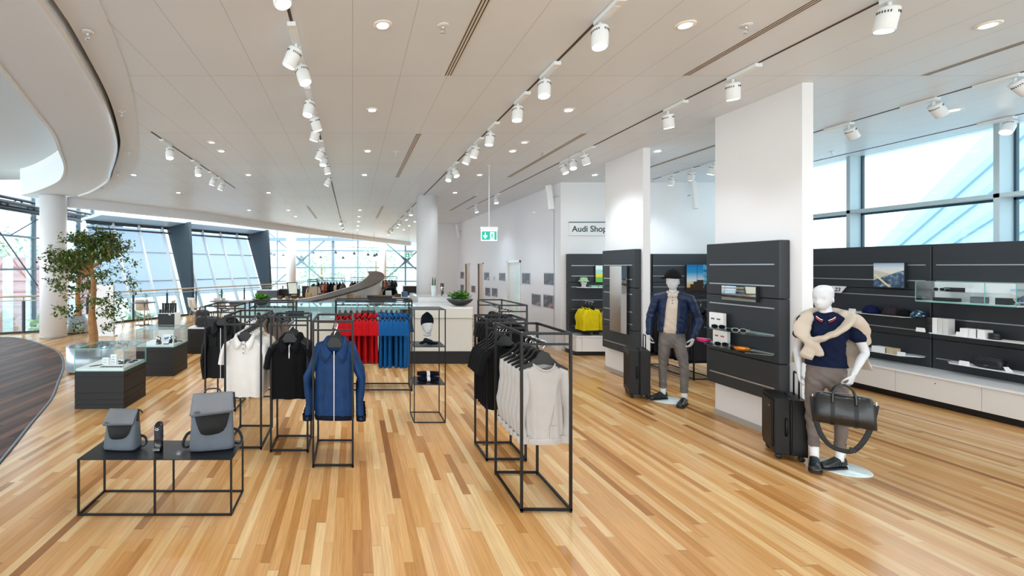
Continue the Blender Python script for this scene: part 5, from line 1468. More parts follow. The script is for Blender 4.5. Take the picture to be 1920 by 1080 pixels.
L_PUR = mat('lens_purple', '4a2f52', .06, spec=.9); L_DRK = mat('lens_dark', '17181c', .06, spec=.9); L_FIRE = mat('lens_fire', 'e0287a', .08, .5); L_ORG = mat('lens_orange', 'e8862a', .08, .5)
F_CLR = mat('frame_clear', 'c4c8cc', .2); F_BK = mat('frame_black', '111215', .3)
sunglasses('dark sunglasses before the upper white print block', 4.43, 5.62, 1.148, L_DRK, F_BK, NG + R(35))
sunglasses('pale rimmed sunglasses alone on the upper glass shelf', 4.40, 5.28, 1.148, L_DRK, F_CLR, NG + R(35))
sunglasses('pink mirrored shield sunglasses at the outer end of the lower shelf', 4.42, 5.85, .946, L_FIRE, F_CLR, NG + R(40), True)
sunglasses('black sunglasses in the middle of the lower shelf', 4.42, 5.56, .946, L_DRK, F_BK, NG + R(35))
sunglasses('orange and red mirrored shield sunglasses on the lower shelf', 4.40, 5.25, .946, L_ORG, F_BK, NG + R(40), True)
# glass wall box
t = thing('wall_vitrine', 'white backed glass wall box with small accessories', 'display case', (8.444, 6.72, 0), NG)
W, D, a, b = 1.02, .29, 1.40, 1.69
m = MB(); m.box(0, W, -.012, 0, a, b); m.box(0, W, -D, -.012, a, a + .014); m.build('back_and_base', M_WHITEB, t)
m = MB(); m.box(0, .004, -D, 0, a + .014, b); m.box(W - .004, W, -D, 0, a + .014, b); m.box(0, W, -D, -D + .004, a + .014, b); m.box(0, W, -D, 0, b, b + .004); m.build('glass', M_GLASS, t)
m = MB(); 
for x in (0, W, W*.72): m.box(x - .003, x + .003, -D - .002, -D + .002, a, b + .004)
m.box(0, W, -D - .002, -D + .002, b, b + .005); m.box(0, W, -D - .003, -D, a - .002, a + .014); m.build('glass_edge', M_EDGE, t)
m = MB(); m.box(.03, W - .2, -D + .05, -.02, a + .15, a + .154); m.build('inner_shelf', M_GLASS, t)
def vit(name, label, x, y, z, w_, d_, h_, mt):
    item(name, label, 'box' if 'box' in name else 'case', 8.444 + y, 6.72 - x, z, lambda m: (m.box(-w_/2, w_/2, -d_/2, d_/2, 0, h_), m.box(-w_/2 - .001, w_/2 + .001, -d_/2 - .001, d_/2 + .001, h_*.6, h_*.62)), mt, NG, 'accessories in the glass wall box', .006)
M_GREYB = mat('box_grey', '6c7076', .5)
vit('black_box', 'long black box on the base of the glass wall box, far end', .22, -.12, a + .0145, .26, .07, .05, M_LEATH)
vit('black_box', 'black box on the inner glass shelf of the wall box', .30, -.10, a + .1545, .22, .06, .055, M_LEATH)
vit('white_box', 'flat white box on the inner glass shelf of the wall box', .50, -.10, a + .1545, .14, .08, .06, M_WHITEB)
vit('grey_box', 'grey box on the base of the glass wall box, middle', .56, -.12, a + .0145, .13, .08, .085, M_GREYB)
vit('dark_case', 'dark case on the base of the glass wall box, near end', .80, -.13, a + .0145, .11, .08, .085, M_LEATH)
vit('card_box', 'black edged card box with landscape print in the glass wall box', .90, -.07, a + .0145, .15, .03, .2, mat('print_valley', '54708c'))
sunglasses('pale framed glasses lying inside the glass wall box', 8.444 - .19, 6.72 - .19, a + .156, L_DRK, F_CLR, NG)
# shelf goods
def on_wall(name, label, cat, p, X, z, w_, d_, h_, mt, extra=None, group=None, bevel=.003):
    item(name, label, cat, X, px_on_x(p, X), z, lambda m: ((m.box(-w_/2, w_/2, -d_/2, d_/2, 0, h_), m.box(-w_/2 - .0008, w_/2 + .0008, -d_/2 - .0008, d_/2 + .0008, h_*.5, h_*.51)), extra and extra(m)), mt, NG, group, bevel)
zz = .9585
item('round_speaker', 'tall black cylindrical portable speaker on the white shelf', 'speaker', 8.3, px_on_x(1745, 8.3), zz, lambda m: m.lathe([(.036, 0), (.04, .006), (.041, .1), (.0385, .103), (.041, .106), (.041, .2), (.034, .21)], 28), mat('speaker_black', '17181b', .5, bump=(200, .3)), bevel=0)
for i, p in enumerate((1759, 1769, 1779)):
    on_wall('white_box', 'upright white product box, %s beside the black speaker' % ORD[i], 'box', p, 8.31, zz, .055, .1, .215, M_WHITEB if i == 0 else mat('box_offwhite', 'dcdcda', .45), group='upright white boxes')
for i, p in enumerate((1815, 1832, 1846)):
    on_wall('white_box', 'low white product box, %s before the black tin' % ORD[i], 'box', p, 8.3, zz, .085, .11, .11, M_WHITEB, group='low white boxes')
item('black_tin', 'flat black round tin at the end of the white boxes', 'tin', 8.31, px_on_x(1866, 8.31), zz, lambda m: m.lathe([(.05, 0), (.054, .004), (.054, .03), (.052, .033), (.054, .036), (.054, .075), (.05, .08)], 28), M_LEATH, bevel=0)
for i, p in enumerate((1648, 1662, 1674)):
    on_wall('white_box', 'white flat box, %s on the shelf below the caps' % ORD[i], 'box', p, 8.29, .566, .1, .12, .085, M_WHITEB if i < 2 else mat('box_beige', 'cdb898', .5), group='white boxes below the caps')
item('paper_sheets', 'loose white sheets beside the boxes below the caps', 'papers', 8.31, px_on_x(1630, 8.31), .566, lambda m: [m.hexa([(-.06 + .01*k, -.06, .003*k + .0), (.07, -.06, .003*k + .01), (.07, .06, .003*k + .01), (-.06 + .01*k, .06, .003*k)], [(-.06 + .01*k, -.06, .003*k + .002), (.07, -.06, .003*k + .012), (.07, .06, .003*k + .012), (-.06 + .01*k, .06, .003*k + .002)]) for k in range(5)], M_WHITEB, bevel=0)
t = thing('wash_bag', 'black rounded wash bag on the lowest shelf', 'bag', (8.3, px_on_x(1856, 8.3), .576), NG)
m = MB(); rs = []
for i in range(11):
    u = i/10; x = -.135 + .27*u; e = 1 - abs(2*u - 1)**4*.18
    rs.append([(x, .055*e*cpow(math.cos(2*PI*k/24), .6), .066 + .066*e*cpow(math.sin(2*PI*k/24), .6)) for k in range(24)])
m.rings(rs); m.build('body', mat('bag_black', '15171b', .5), t)
m = MB(); m.tube([(-.11, 0, .128), (0, 0, .134), (.11, 0, .128)], .003, 6); m.build('zipper', M_GREYB, t)
m = MB(); m.box(-.02, .02, -.0575, -.055, .035, .04); m.build('emblem', M_ALU, t)
m = MB(); m.tube([(.13, 0, .09), (.17, -.01, .08), (.17, -.01, .04), (.13, 0, .03)], .006, 8); m.build('wrist_loop', F_STRAP, t)
item('hang_tag', 'small white folded tag beside the wash bag', 'tag', 8.26, px_on_x(1892, 8.26), .576, lambda m: m.hexa([(-.02, -.01, 0), (.04, -.01, 0), (.04, .01, 0), (-.02, .01, 0)], [(-.05, -.006, .05), (-.01, -.006, .06), (-.01, .004, .06), (-.05, .004, .05)]), M_WHITEB, bevel=0)
# rear board: child head display, folded clothes, hoodies
t = thing('child_head_display', 'white child head display wearing a pale green bucket hat', 'display head', (5.12, 10.28, 1.441), R(12))
m = MB(); m.lathe([(.05, 0), (.045, .03), (.04, .06)], 20); m.ball((0, -.005, .125), (.062, .075, .085), 20, 12); m.ball((0, -.078, .11), (.008, .012, .012), 8, 6)
m.build('head', mat('mannequin_white', 'd2d3d6', .35), t)
m = MB(); m.lathe([(.12, .13), (.1, .148), (.08, .165), (.078, .2), (.06, .222), (.0, .226)], 28); m.build('bucket_hat', fab('hat_green', 'a8cfa0'), t)
m = MB()
for s in (-1, 1): m.ball((s*.03, -.072, .135), (.024, .01, .018), 10, 6)
m.bar((-.01, -.08, .138), (.01, -.08, .138), .004); m.build('child_sunglasses', F_BK, t)
M_MINT = fab('towel_mint', '9fcab4')
for i, x in enumerate((5.33, 5.50)):
    item('folded_cloth', 'folded pale green cloth beside the child head, %s one' % ('nearer' if i == 0 else 'farther'), 'cloth', x, 10.28, 1.441, lambda m: (m.box(-.075, .075, -.06, .06, 0, .016), m.box(-.07, .072, -.062, .058, .016, .032), m.box(-.06, .06, -.05, .05, .032, .044)), M_MINT, 0, 'folded pale green cloths', .006)
def arm_rail(x, n, label):
    t = thing('hanging_bracket', label, 'hanging arm', (x, 10.394, 1.15), group='hanging arms on the rear board')
    m = MB(); m.tube([(0, 0, 0), (0, -.5, -.0)], .008, 8); m.build('arm', M_ALU, t)
    m = MB(); m.ball((0, -.5, 0), .011, 8, 6); m.build('end_stop', M_ALU, t)
arm_rail(5.13, 3, 'alu hanging arm carrying the yellow hoodies'); arm_rail(5.62, 2, 'alu hanging arm carrying the cream hoodies')
P_YH = garment('yellow_hoodie', F_YELLOW, L=.62, w=.19, sleeve='long', neck='crew', seed=12, trim=F_YELLOW, top=-.14, ws=.9, d=.06, amp=.012)
for ch in P_YH.children: pass
P_YH.scale = (.92, 1, .92)
for i, y in enumerate((9.95, 10.08, 10.22)):
    g = hang(P_YH, (5.13 - .0*i, y, 1.138), R(16), 'bright yellow child hoodie, %s on its hanging arm' % ('front one', 'middle one', 'rear one')[i], 'hoodie', 'yellow child hoodies', 'black hanger of the %s yellow hoodie' % ('front', 'middle', 'rear')[i], 'black hangers of the hoodies')
P_CH = garment('cream_hoodie', F_CREAM, L=.6, w=.18, sleeve='long', neck='crew', seed=13, trim=F_CREAM, top=-.14, ws=.9, d=.06, amp=.012)
P_CH.scale = (.92, 1, .92)
for i, y in enumerate((9.97, 10.12)):
    hang(P_CH, (5.62, y, 1.138), R(16), 'cream child hoodie, %s on its hanging arm' % ('front one', 'rear one')[i], 'hoodie', 'cream child hoodies', 'black hanger of the %s cream hoodie' % ('front', 'rear')[i], 'black hangers of the hoodies')
for i, (x, w_) in enumerate(((5.08, .07), (5.3, .05), (5.55, .08))):
    item('black_item', 'small black folded item under the hoodies, ' + ('first', 'second', 'third')[i], 'accessory', x, 10.1, .4255, lambda m: (m.box(-w_, w_, -.05, .05, 0, .03), m.box(-w_*.9, w_*.9, -.045, .045, .03, .05)), M_LEATH, 0, 'black items under the hoodies', .006)
# dark jackets behind the nearer pillar
rack(5.70, 6.08, 7.75, 8.95, 'y', 'black steel rack of dark jackets between the two slab pillars')
P_DJ = garment('dark_jacket', fab('jacket_charcoal', '18181e', .15, .6), L=.98, w=.22, sleeve='long', neck='shirt', seed=14, trim=F_BLACK, top=-.13, ws=.9, d=.045, amp=.008)
row_y(P_DJ, 5.89, [7.85, 7.98, 8.11, 8.24, 8.37, 8.5, 8.64, 8.78], 'charcoal jacket', 'rack between the slab pillars', 'jacket', R(8))
# Audi Shop sign on the rear wall
t = thing('shop_sign', 'pale wall sign reading Audi Shop beside the tall mirror pillar', 'sign', (4.9, YB, 2.74))
y_ = -.03
m = MB(); m.box(.02, 1.25, y_, 0, -.13, .16); m.build('sign_plate', mat('sign_plate', 'eef0ef', .4), t, bevel=.004)
m = MB(); m.box(.02, 1.25, y_ - .003, .0, .165, .18); m.build('top_line', mat('sign_dark', '2c4a50', .5), t)
text_obj('Audi Shop', .19, mat('sign_dark', '2c4a50', .5), t, (.085, y_ - .002, -.045), (R(90), 0, 0), 'lettering', bold=.003)
# small framed pictures on the long wall
pics = [(987, 522, 15, 21, ('1c2a44', '6a7890')), (1030, 523, 18, 23, ('3a2420', '4a5a9a')), (1006, 562, 16, 22, ('2a1418', 'c07080')), (1029, 565, 18, 25, ('5a4252', 'c08a78')), (942, 519, 12, 15, ('40485a', '8a3038')), (913, 518, 9, 15, ('3a4a70', 'd0d6e0')), (888, 542, 8, 13, ('4a2030', '9a6070')), (915, 547, 9, 16, ('1a2030', '6a7488')), (928, 548, 10, 16, ('5a3838', '9a8078')), (867, 516, 6, 13, ('6a6068', 'a09aa4')), (867, 540, 6, 13, ('6a6470', 'aaa2ac'))]
wh = ['to the near side of the white door, upper', 'upper one nearest the rear boards', 'lower one, second from the rear boards', 'lower one nearest the rear boards', 'just beyond the white door, upper', 'upper one beyond the door', 'single one between the two narrow openings', 'lower, farther of the pair beyond the door', 'lower, nearer of the pair beyond the door', 'upper one at the far end', 'lower one at the far end']
for i, (p, q, w_, h_, k) in enumerate(pics):
    y = px_on_x(p, XW); W_ = w_ / (FOC*XW) * y * y; H_ = h_/FOC*y
    canvas('small framed photograph on the long wall, ' + wh[i], (XW, y, EYE - (q - HY)/FOC*y), NG, min(W_, .55), H_, .02, picture_mat('print_small_%s' % 'abcdefghijkl'[i], k), 'framed_photograph', 'picture', mat('frame_silver', 'a9abb8', .4, .3), 'small framed photographs')
t = thing('light_switch', 'small pale switch between photographs on the long wall', 'switch', (XW, px_on_x(927, XW), 1.5), NG); m = MB(); m.box(-.04, .04, -.01, 0, -.06, .06); m.build('plate', mat('frame_silver', 'a9abb8', .4, .3), t); m = MB(); m.box(-.015, .015, -.016, -.01, -.025, .025); m.build('rocker', M_WHITEG, t)
t = thing('floor_convector', 'low grey floor convector grille along the picture wall', 'heater', (XW - .25, 11.0, 0)); m = MB(); m.box(0, .2, 0, 1.2, 0, .03); m.build('frame', M_ALU, t); m = MB(); [m.box(.02, .18, .03 + k*.04, .05 + k*.04, .03, .034) for k in range(29)]; m.build('grille', M_GREYB, t)

# ---------------------------------------------------------------- small shelf stand
x0, x1, y0, y1 = .745, 1.134, 5.64, 6.05
t = thing('shelf_stand', 'slim black steel shelf stand with three plates', 'shelf stand', ((x0+x1)/2, (y0+y1)/2, 0))
a, b, w = (x1-x0)/2, (y1-y0)/2, .012
for sx in (-1, 1):
    for sy in (-1, 1): m = MB(); m.box(sx*(a - w/2) - w/2, sx*(a - w/2) + w/2, sy*(b - w/2) - w/2, sy*(b - w/2) + w/2, 0, 1.372); m.build('upright', M_STEEL, t)
for z in (.46, .92, 1.372):
    m = MB(); m.box(-a, a, -b, b, z, z + .008); m.build('shelf_plate', mat('plate_black', '222327', .35, .3), t)
m = MB(); m.box(-a + w, a - w, -b, -b + w, 0, w); m.box(-a + w, a - w, b - w, b, 0, w); m.box(-a, -a + w, -b + w, b - w, 0, w); m.box(a - w, a, -b + w, b - w, 0, w); m.build('base_frame', M_STEEL, t)
M_MANN = mat('mannequin_white', 'd2d3d6', .35)
def head_mesh(mb, c, s=1.0, face=True, rz=0):
    """faceted mannequin head; c = chin-neck joint; faces -y"""
    R_ = Matrix.Rotation(rz, 3, 'Z'); c = Vector(c)
    st = [(-.015, .030, .034, .004), (.0, .038, .052, -.006), (.02, .047, .072, -.012), (.05, .059, .086, -.006), (.085, .070, .092, .0), (.12, .074, .094, .006), (.155, .075, .096, .010), (.19, .070, .090, .012), (.215, .056, .072, .014), (.232, .034, .046, .014), (.238, .01, .014, .014)]
    rs = []
    for z, w, d, y0 in st:
        ring = []
        for k in range(28):
            a = 2*PI*k/28; x = w*cpow(math.cos(a), .85); y = y0 + d*cpow(math.sin(a), .9)
            if face and math.sin(a) < -.2:
                f = -math.sin(a); gx = x/.07
                if .03 < z < .14: y -= .016*math.exp(-(x/.012)**2)*math.exp(-((z - .075)/.024)**2)*1.2     # nose
                if .08 < z < .14: y += .010*math.exp(-((abs(x) - .030)/.013)**2)*math.exp(-((z - .108)/.014)**2)  # eye hollows
                y -= .004*math.exp(-(x/.022)**2)*math.exp(-((z - .036)/.008)**2)                                   # mouth
                y -= .006*math.exp(-(x/.02)**2)*math.exp(-((z - .006)/.012)**2)                                    # chin
            ring.append(c + R_ @ Vector((x, y, z))*s)
        rs.append(ring)
    # denser rings by interpolation so that the features read
    out = []
    for i in range(len(rs) - 1):
        for q in range(3):
            u = q/3; z = st[i][0] + (st[i+1][0] - st[i][0])*u; ring = []
            w = np.interp(z, [s_[0] for s_ in st], [s_[1] for s_ in st]); d = np.interp(z, [s_[0] for s_ in st], [s_[2] for s_ in st]); y0 = np.interp(z, [s_[0] for s_ in st], [s_[3] for s_ in st])
            for k in range(40):
                a = 2*PI*k/40; x = float(w)*cpow(math.cos(a), .85); y = float(y0) + float(d)*cpow(math.sin(a), .9)
                if face and math.sin(a) < -.1:
                    y -= .034*math.exp(-(x/.012)**2)*math.exp(-((z - .068)/.016)**2) + .016*math.exp(-(x/.009)**2)*math.exp(-((z - .094)/.02)**2)
                    y += .020*math.exp(-((abs(x) - .032)/.015)**2)*math.exp(-((z - .102)/.014)**2)
                    y -= .009*math.exp(-(x/.02)**2)*(math.exp(-((z - .041)/.006)**2) + math.exp(-((z - .028)/.006)**2)) + .010*math.exp(-(x/.02)**2)*math.exp(-((z - .006)/.012)**2)
                ring.append(c + R_ @ Vector((x, y, z))*s)
            out.append(ring)
    out.append(rs[-1] and [c + R_ @ Vector((.01*math.cos(2*PI*k/40), .014 + .014*math.sin(2*PI*k/40), .238))*s for k in range(40)])
    mb.rings(out)
    for sg in (-1, 1):      # ears
        mb.ball(c + R_ @ Vector((sg*.071, .018, .088))*s, (.007*s, .015*s, .028*s), 10, 8)
t = thing('head_display', 'white head display with navy beanie on the small shelf stand', 'display head', (.945, 5.86, .928), R(8))
m = MB(); m.lathe([(.05, 0), (.05, .006), (.012, .01)], 20); m.tube([(0, 0, .008), (0, 0, .12)], .007, 8); m.build('stand', M_CHROME, t)
m = MB(); m.lathe([(.045, .1), (.047, .12), (.045, .15)], 24); head_mesh(m, (0, 0, .13), .88); m.build('head', M_MANN, t)
m = MB(); m.lathe([(.074, .245), (.079, .25), (.081, .29), (.076, .295), (.077, .32), (.062, .355), (.03, .385), (.006, .40)], 28)
for i, v in enumerate(m.v):
    m.v[i] = (v[0]*(1 + .0), v[1]*1.18 + .01, v[2] + (.03 if v[1] < 0 and v[2] < .3 else -.04 if v[2] < .3 and v[1] > .02 else 0)*abs(v[1])/.08)
m.build('beanie', fab('beanie_navy', '081624', .9), t)
t = thing('folded_scarf', 'crumpled navy scarf lying below the head display', 'scarf', (.94, 5.73, .928), 0)
m = MB()
for k in range(7):
    a = k*.9; m.tube(spline([(-.10 + .01*k, .03*math.sin(a), .026 + .003*k), (-.03, .05*math.cos(a), .036 + .006*k), (.04, -.04*math.sin(a), .032 + .006*(k % 3)), (.11 - .02*k, .03*math.cos(a), .024)], 5), .026, 8, ry=.018)
me = fuse(m, .006, 4); mesh_obj('wool_body', me, fab('beanie_navy', '081624', .9), t)
for i, (x, z) in enumerate(((.945, .468), (.945, .528))):
    t = thing('rolled_garment', 'rolled navy garment with white band, %s of the pair' % ('lower', 'upper')[i], 'garment', (x, 5.80 + .02*i, z + .032), 0, group='rolled navy garments')
    m = MB(); rs = []
    for k in range(11):
        u = k/10; rs.append([(-.13 + .26*u + .004*math.sin(j), .05*math.cos(2*PI*j/20), .031*math.sin(2*PI*j/20)*(1 - .15*abs(2*u-1)**3)) for j in range(20)])
    m.rings(rs); m.build('roll', F_NAVY, t)
    m = MB(); m.tube([(-.022, 0, 0), (.022, 0, 0)], .033, 20, ry=.052, up=(0, 1, 0), caps=False)
    m.v = [(v[0], v[1], v[2]) for v in m.v]
    rr = [[(x_, .0515*math.cos(2*PI*j/20), .0325*math.sin(2*PI*j/20)) for j in range(20)] for x_ in (-.02, .02)]
    m = MB(); m.rings(rr, False, False); m.build('paper_band', M_WHITEB, t)
# ---------------------------------------------------------------- mannequins
def lerp3(a, b, t): return Vector(a).lerp(Vector(b), t)
def limb(mb, pts, seg=18):
    """pts: (point, half width, half depth); smooth tapered closed chain"""
    P = spline([p for p, a, b in pts], 5); n = len(pts) - 1
    A = []; B = []
    for i in range(len(P)):
        u = min(i/5, n - 1e-6); k = int(u); f = u - k; f = f*f*(3 - 2*f)
        A.append(pts[k][1]*(1-f) + pts[k+1][1]*f); B.append(pts[k][2]*(1-f) + pts[k+1][2]*f)
    # rounded ends
    mb.tube(P, A, seg, ry=B, up=(0, 1, 0))
    mb.ball(P[0], (A[0], B[0], min(A[0], B[0])), 14, 8); mb.ball(P[-1], (A[-1], B[-1], min(A[-1], B[-1])), 14, 8)
def hand(mb, w, d, n, thumb, curl=.45, s=1.0, spread=1.0):
    """w wrist, d toward the fingers, n palm normal, thumb +1/-1 on the across axis"""
    w, d, n = Vector(w), Vector(d).normalized(), Vector(n)
    n = (n - d*n.dot(d)).normalized(); a = d.cross(n)
    rs = []
    for t, hw, ht in ((-.03, .024, .019), (0, .026, .018), (.025, .033, .017), (.055, .039, .015), (.082, .040, .013), (.092, .034, .009)):
        rs.append([w + d*t*s + a*hw*s*math.cos(q) + n*ht*s*math.sin(q) for q in [2*PI*k/16 for k in range(16)]])
    mb.rings(rs)
    for off, L, r in ((-.030, .060, .0078), (-.010, .074, .0086), (.0105, .080, .0088), (.030, .072, .0086)):
        p = w + d*.080*s + a*off*s*thumb; dd = (d + a*off*thumb*1.3*spread).normalized(); P = [p - dd*.01*s, p]
        for k, f in enumerate((.44, .31, .25)):
            ax = dd.cross(n).normalized(); dd = (Matrix.Rotation(-curl*(.8 + .35*k), 3, ax) @ dd) if (Matrix.Rotation(-curl, 3, ax) @ dd).dot(n) > dd.dot(n) else (Matrix.Rotation(curl*(.8 + .35*k), 3, ax) @ dd)
            P.append(P[-1] + dd*L*f*s)
        mb.tube(P, [r*s, r*s, r*s*.98, r*s*.92, r*s*.75], 10); mb.ball(P[-1], r*s*.78, 8, 6)
    b = w + d*.022*s + a*thumb*.026*s
    dd = (d*.62 + a*thumb*.72 + n*.35).normalized(); d2 = (d*.85 + a*thumb*.2 + n*.5).normalized()
    mb.tube([b - dd*.01*s, b, b + dd*.034*s, b + dd*.034*s + d2*.026*s, b + dd*.034*s + d2*.046*s], [.013*s, .0125*s, .0105*s, .0095*s, .0075*s], 10)
    mb.ball(b + dd*.034*s + d2*.046*s, .0078*s, 8, 6)
def wrinkle(a, f, seed, vert=1.0):
    def g(co):
        return a*(noise.noise(Vector((co.x*f, co.y*f, co.z*f*vert + seed))) + .5*noise.noise(Vector((co.x*f*2.3, co.y*f*2.3, co.z*f*2.3*vert + seed*2))))
    return g
def folds(a, seed, zs, hf=1.0):
    """diagonal drag folds gathered around given heights"""
    def g(co):
        k = sum(math.exp(-((co.z - z)/w)**2) for z, w in zs)
        q = co.z*62 + 7*math.atan2(co.y, co.x + .001) + 3*noise.noise(Vector((co.x*8, co.y*8, co.z*6 + seed)))
        return a*k*math.sin(q) + a*.8*noise.noise(Vector((co.x*16, co.y*16, co.z*26 + seed))) + a*.5*noise.noise(Vector((co.x*40, co.y*40, co.z*40 + seed)))
    return g
def collar_rows(c, rx, ry, z, drop, fall, point, tilt=0, rzc=0):
    rows = [[], [], [], []]; n = 34
    for j in range(n + 1):
        a = -PI*.93 + 2*PI*.93*j/n; sx, sy = math.sin(a), math.cos(a); fr = max(0, -sy); z0 = z - drop*fr**2; pt = fr**3*point
        rows[0].append((rx*.99*sx, ry*.99*sy, z0 - .01)); rows[1].append((rx*1.0*sx, ry*1.0*sy, z0 + .026)); rows[2].append((rx*1.12*sx, ry*1.12*sy, z0 + .02))
        rows[3].append(((rx*1.34 + pt*.5)*sx, ry*1.36*sy - .012*fr, z0 - fall - pt))
    M = Matrix.Rotation(rzc, 3, 'Z')
    return [[M @ Vector(p) + Vector(c) for p in r] for r in rows]
def shoe(t, base, rz, m_up, m_sole, L=.275, stripe=None):
    """base: point under the ankle; toe toward local -y turned by rz"""
    M = Matrix.Rotation(rz, 3, 'Z'); B = Vector(base)
    st = [(.058, .006, .022, .075), (.05, .0, .034, .088), (.02, .0, .038, .094), (-.03, .0, .039, .092), (-.07, .0, .041, .078), (-.11, .0, .045, .062), (-.15, .0, .047, .052), (-.185, .0, .043, .043), (-.205, .002, .032, .034), (-.214, .008, .016, .02)]
    f = L/.275
    m = MB(); rs = []
    for y, z0, w, h in st:
        rs.append([B + M @ Vector((w*cpow(math.cos(2*PI*k/24), .8)*(1 if math.sin(2*PI*k/24) < 0 else .9), y*f, .012 + z0 + (h - z0)*.5 + (h - z0)*.5*cpow(math.sin(2*PI*k/24), .85))) for k in range(24)])
    m.rings(rs); u = m.build('shoe', m_up, t)
    m = MB(); rs = []
    for y, z0, w, h in st:
        rs.append([B + M @ Vector((q*(w + .002), y*f*1.01, zz + (z0*.8))) for q, zz in ((-1, 0), (1, 0), (1, .016), (-1, .016))])
    m.rings(rs, sm=False); m.build('sole', m_sole, u)
    m = MB()
    for k in range(5):
        y = (-.045 - .02*k)*f; h = float(np.interp(-y/f, [-.03 + .0, .03, .07, .11, .15], [.094, .092, .078, .062, .052])) + .0125
        m.tube([B + M @ Vector((-.022, y, h - .004)), B + M @ Vector((0, y - .003, h + .003)), B + M @ Vector((.022, y, h - .004))], .0028, 6)
    m.build('laces', stripe or M_BLACKB, u)
    m = MB()
    for k in range(3):
        y = -.02 - .025*k
        for sg in (-1, 1): m.bar(B + M @ Vector((sg*.040, y*f, .03)), B + M @ Vector((sg*.033, (y + .02)*f, .082)), .010, .003, up=(1, 0, 0))
    if stripe: m.build('side_stripes', stripe, u)
def trouser(t, J, name, m_, seed, hem, w=1.0):
    mb = MB()
    zp = J['pelvis'][2]
    limb(mb, [((J['pelvis'][0], .0, zp + .10), .148*w, .100*w), ((J['pelvis'][0], .0, zp), .172*w, .115*w), ((J['pelvis'][0], .005, zp - .08), .170*w, .118*w)])
    for s in 'RL':
        h = Vector(J['pelvis']) + Vector(((-1 if s == 'R' else 1)*.085*w, 0, -.06)); k = Vector(J['K' + s]); a = Vector(J['A' + s])
        th = h.lerp(k, .45); cf = k.lerp(a, .35) + Vector((0, .012, 0)); e = k.lerp(a, hem)
        limb(mb, [(h, .092*w, .105*w), (th, .082*w, .092*w), (k, .060*w, .064*w), (cf, .058*w, .064*w), (e, .047*w, .050*w)])
    me = fuse(mb, .008, 4, disp=folds(.0036, seed, [(J['KR'][2], .12), (zp - .12, .08), (J['AR'][2] + .08, .07)]))
    o = mesh_obj(name, me, m_, t)
    for s in 'RL':
        k = Vector(J['K' + s]); a = Vector(J['A' + s]); e = k.lerp(a, hem); d = (a - k).normalized()
        m = MB(); m.tube([e - d*.035, e + d*.012], [.0535*w, .0515*w], 20, ry=[.0565*w, .0545*w], up=(0, 1, 0), caps=False); m.build('hem_cuff', m_, o)
    m = MB(); m.box(-.006, .006, -.118*w, -.112*w, zp + .09, zp + .1); m.build('button', M_GREYB, o)
    return o
def clip_low(me, z):
    bm = bmesh.new(); bm.from_mesh(me)
    bmesh.ops.bisect_plane(bm, geom=bm.verts[:] + bm.edges[:] + bm.faces[:], plane_co=(0, 0, z), plane_no=(0, 0, -1), clear_outer=True)
    bm.to_mesh(me); bm.free(); return me
M_SOCK = mat('sock_white', 'ecebea', .8)
M_SHOE = mat('shoe_black', '0d1113', .3, bump=(80, .1), coat=.3)
M_SOLE = mat('shoe_sole', '141516', .6)
M_GPLATE = mat('base_plate_glass', 'dfeae8', .12, spec=.6)
def core(mb, J, w=1.0, arms=True):
    sh = (Vector(J['SL']) + Vector(J['SR']))/2
    pv = Vector(J['pelvis'])
    limb(mb, [(pv + V(0, 0, .0), .150*w, .10*w), (pv.lerp(sh, .25), .128*w, .09*w), (pv.lerp(sh, .62), .140*w, .088*w), (pv.lerp(sh, .88), .145*w, .075*w), (sh + V(0, 0, .01), .11*w, .060*w)])
    limb(mb, [(Vector(J['SR']), .052*w, .055*w), (sh + V(0, .005, .02), .06, .065), (Vector(J['SL']), .052*w, .055*w)])
    nk = Vector(J['neck'])
    limb(mb, [(sh + V(0, .005, .0), .07, .065), (sh.lerp(nk, .5) + V(0, .004, .01), .052, .055), (nk + V(0, .000, .05), .042, .047)])
def arm_chain(mb, S, E, W, r=1.0):
    S, E, W = Vector(S), Vector(E), Vector(W)
    limb(mb, [(S, .048*r, .052*r), (S.lerp(E, .45), .043*r, .046*r), (E, .035*r, .038*r), (E.lerp(W, .3), .036*r, .037*r), (E.lerp(W, .95), .024*r, .021*r)])

# ---- woman mannequin with bag, near the nearer pillar
FJ = dict(pelvis=(.0, .0, .92), SR=(-.150, .0, 1.375), SL=(.165, .01, 1.375), neck=(-.005, .005, 1.46), KR=(-.092, -.04, .50), AR=(-.075, -.06, .12), KL=(.105, -.01, .50), AL=(.085, .05, .12),
          ER=(-.20, .06, 1.10), WR=(-.185, -.02, .88), EL=(.245, .06, 1.11), WL=(.175, -.13, .915))
wt = thing('mannequin', 'white mannequin in navy polo with beige sweater over the shoulders, holding a bag', 'mannequin', (4.47, 4.38, .012), R(-48))
mb = MB(); core(mb, FJ, .86)
arm_chain(mb, FJ['SR'], FJ['ER'], FJ['WR'], .92); arm_chain(mb, FJ['SL'], FJ['EL'], FJ['WL'], .92)
hand(mb, FJ['WR'], (.05, -.25, -1), (1, .1, 0), -1, .3, .95)
hand(mb, FJ['WL'], (-.22, -.16, -1), (-.9, .35, .15), -1, .75, .95)
mesh_obj('body', fuse(mb, .006, 3), M_MANN, wt)
mb = MB(); head_mesh(mb, (0, 0, 0), .92); hd = mb.build('head', M_MANN, wt, (-.016, -.014, 1.495)); hd.rotation_euler = (R(6), 0, R(-20))
trouser(wt, FJ, 'trousers', mat('trouser_taupe', '6f6560', .7, bump=(90, .2), var=(6, .1)), 3, .78, .81)
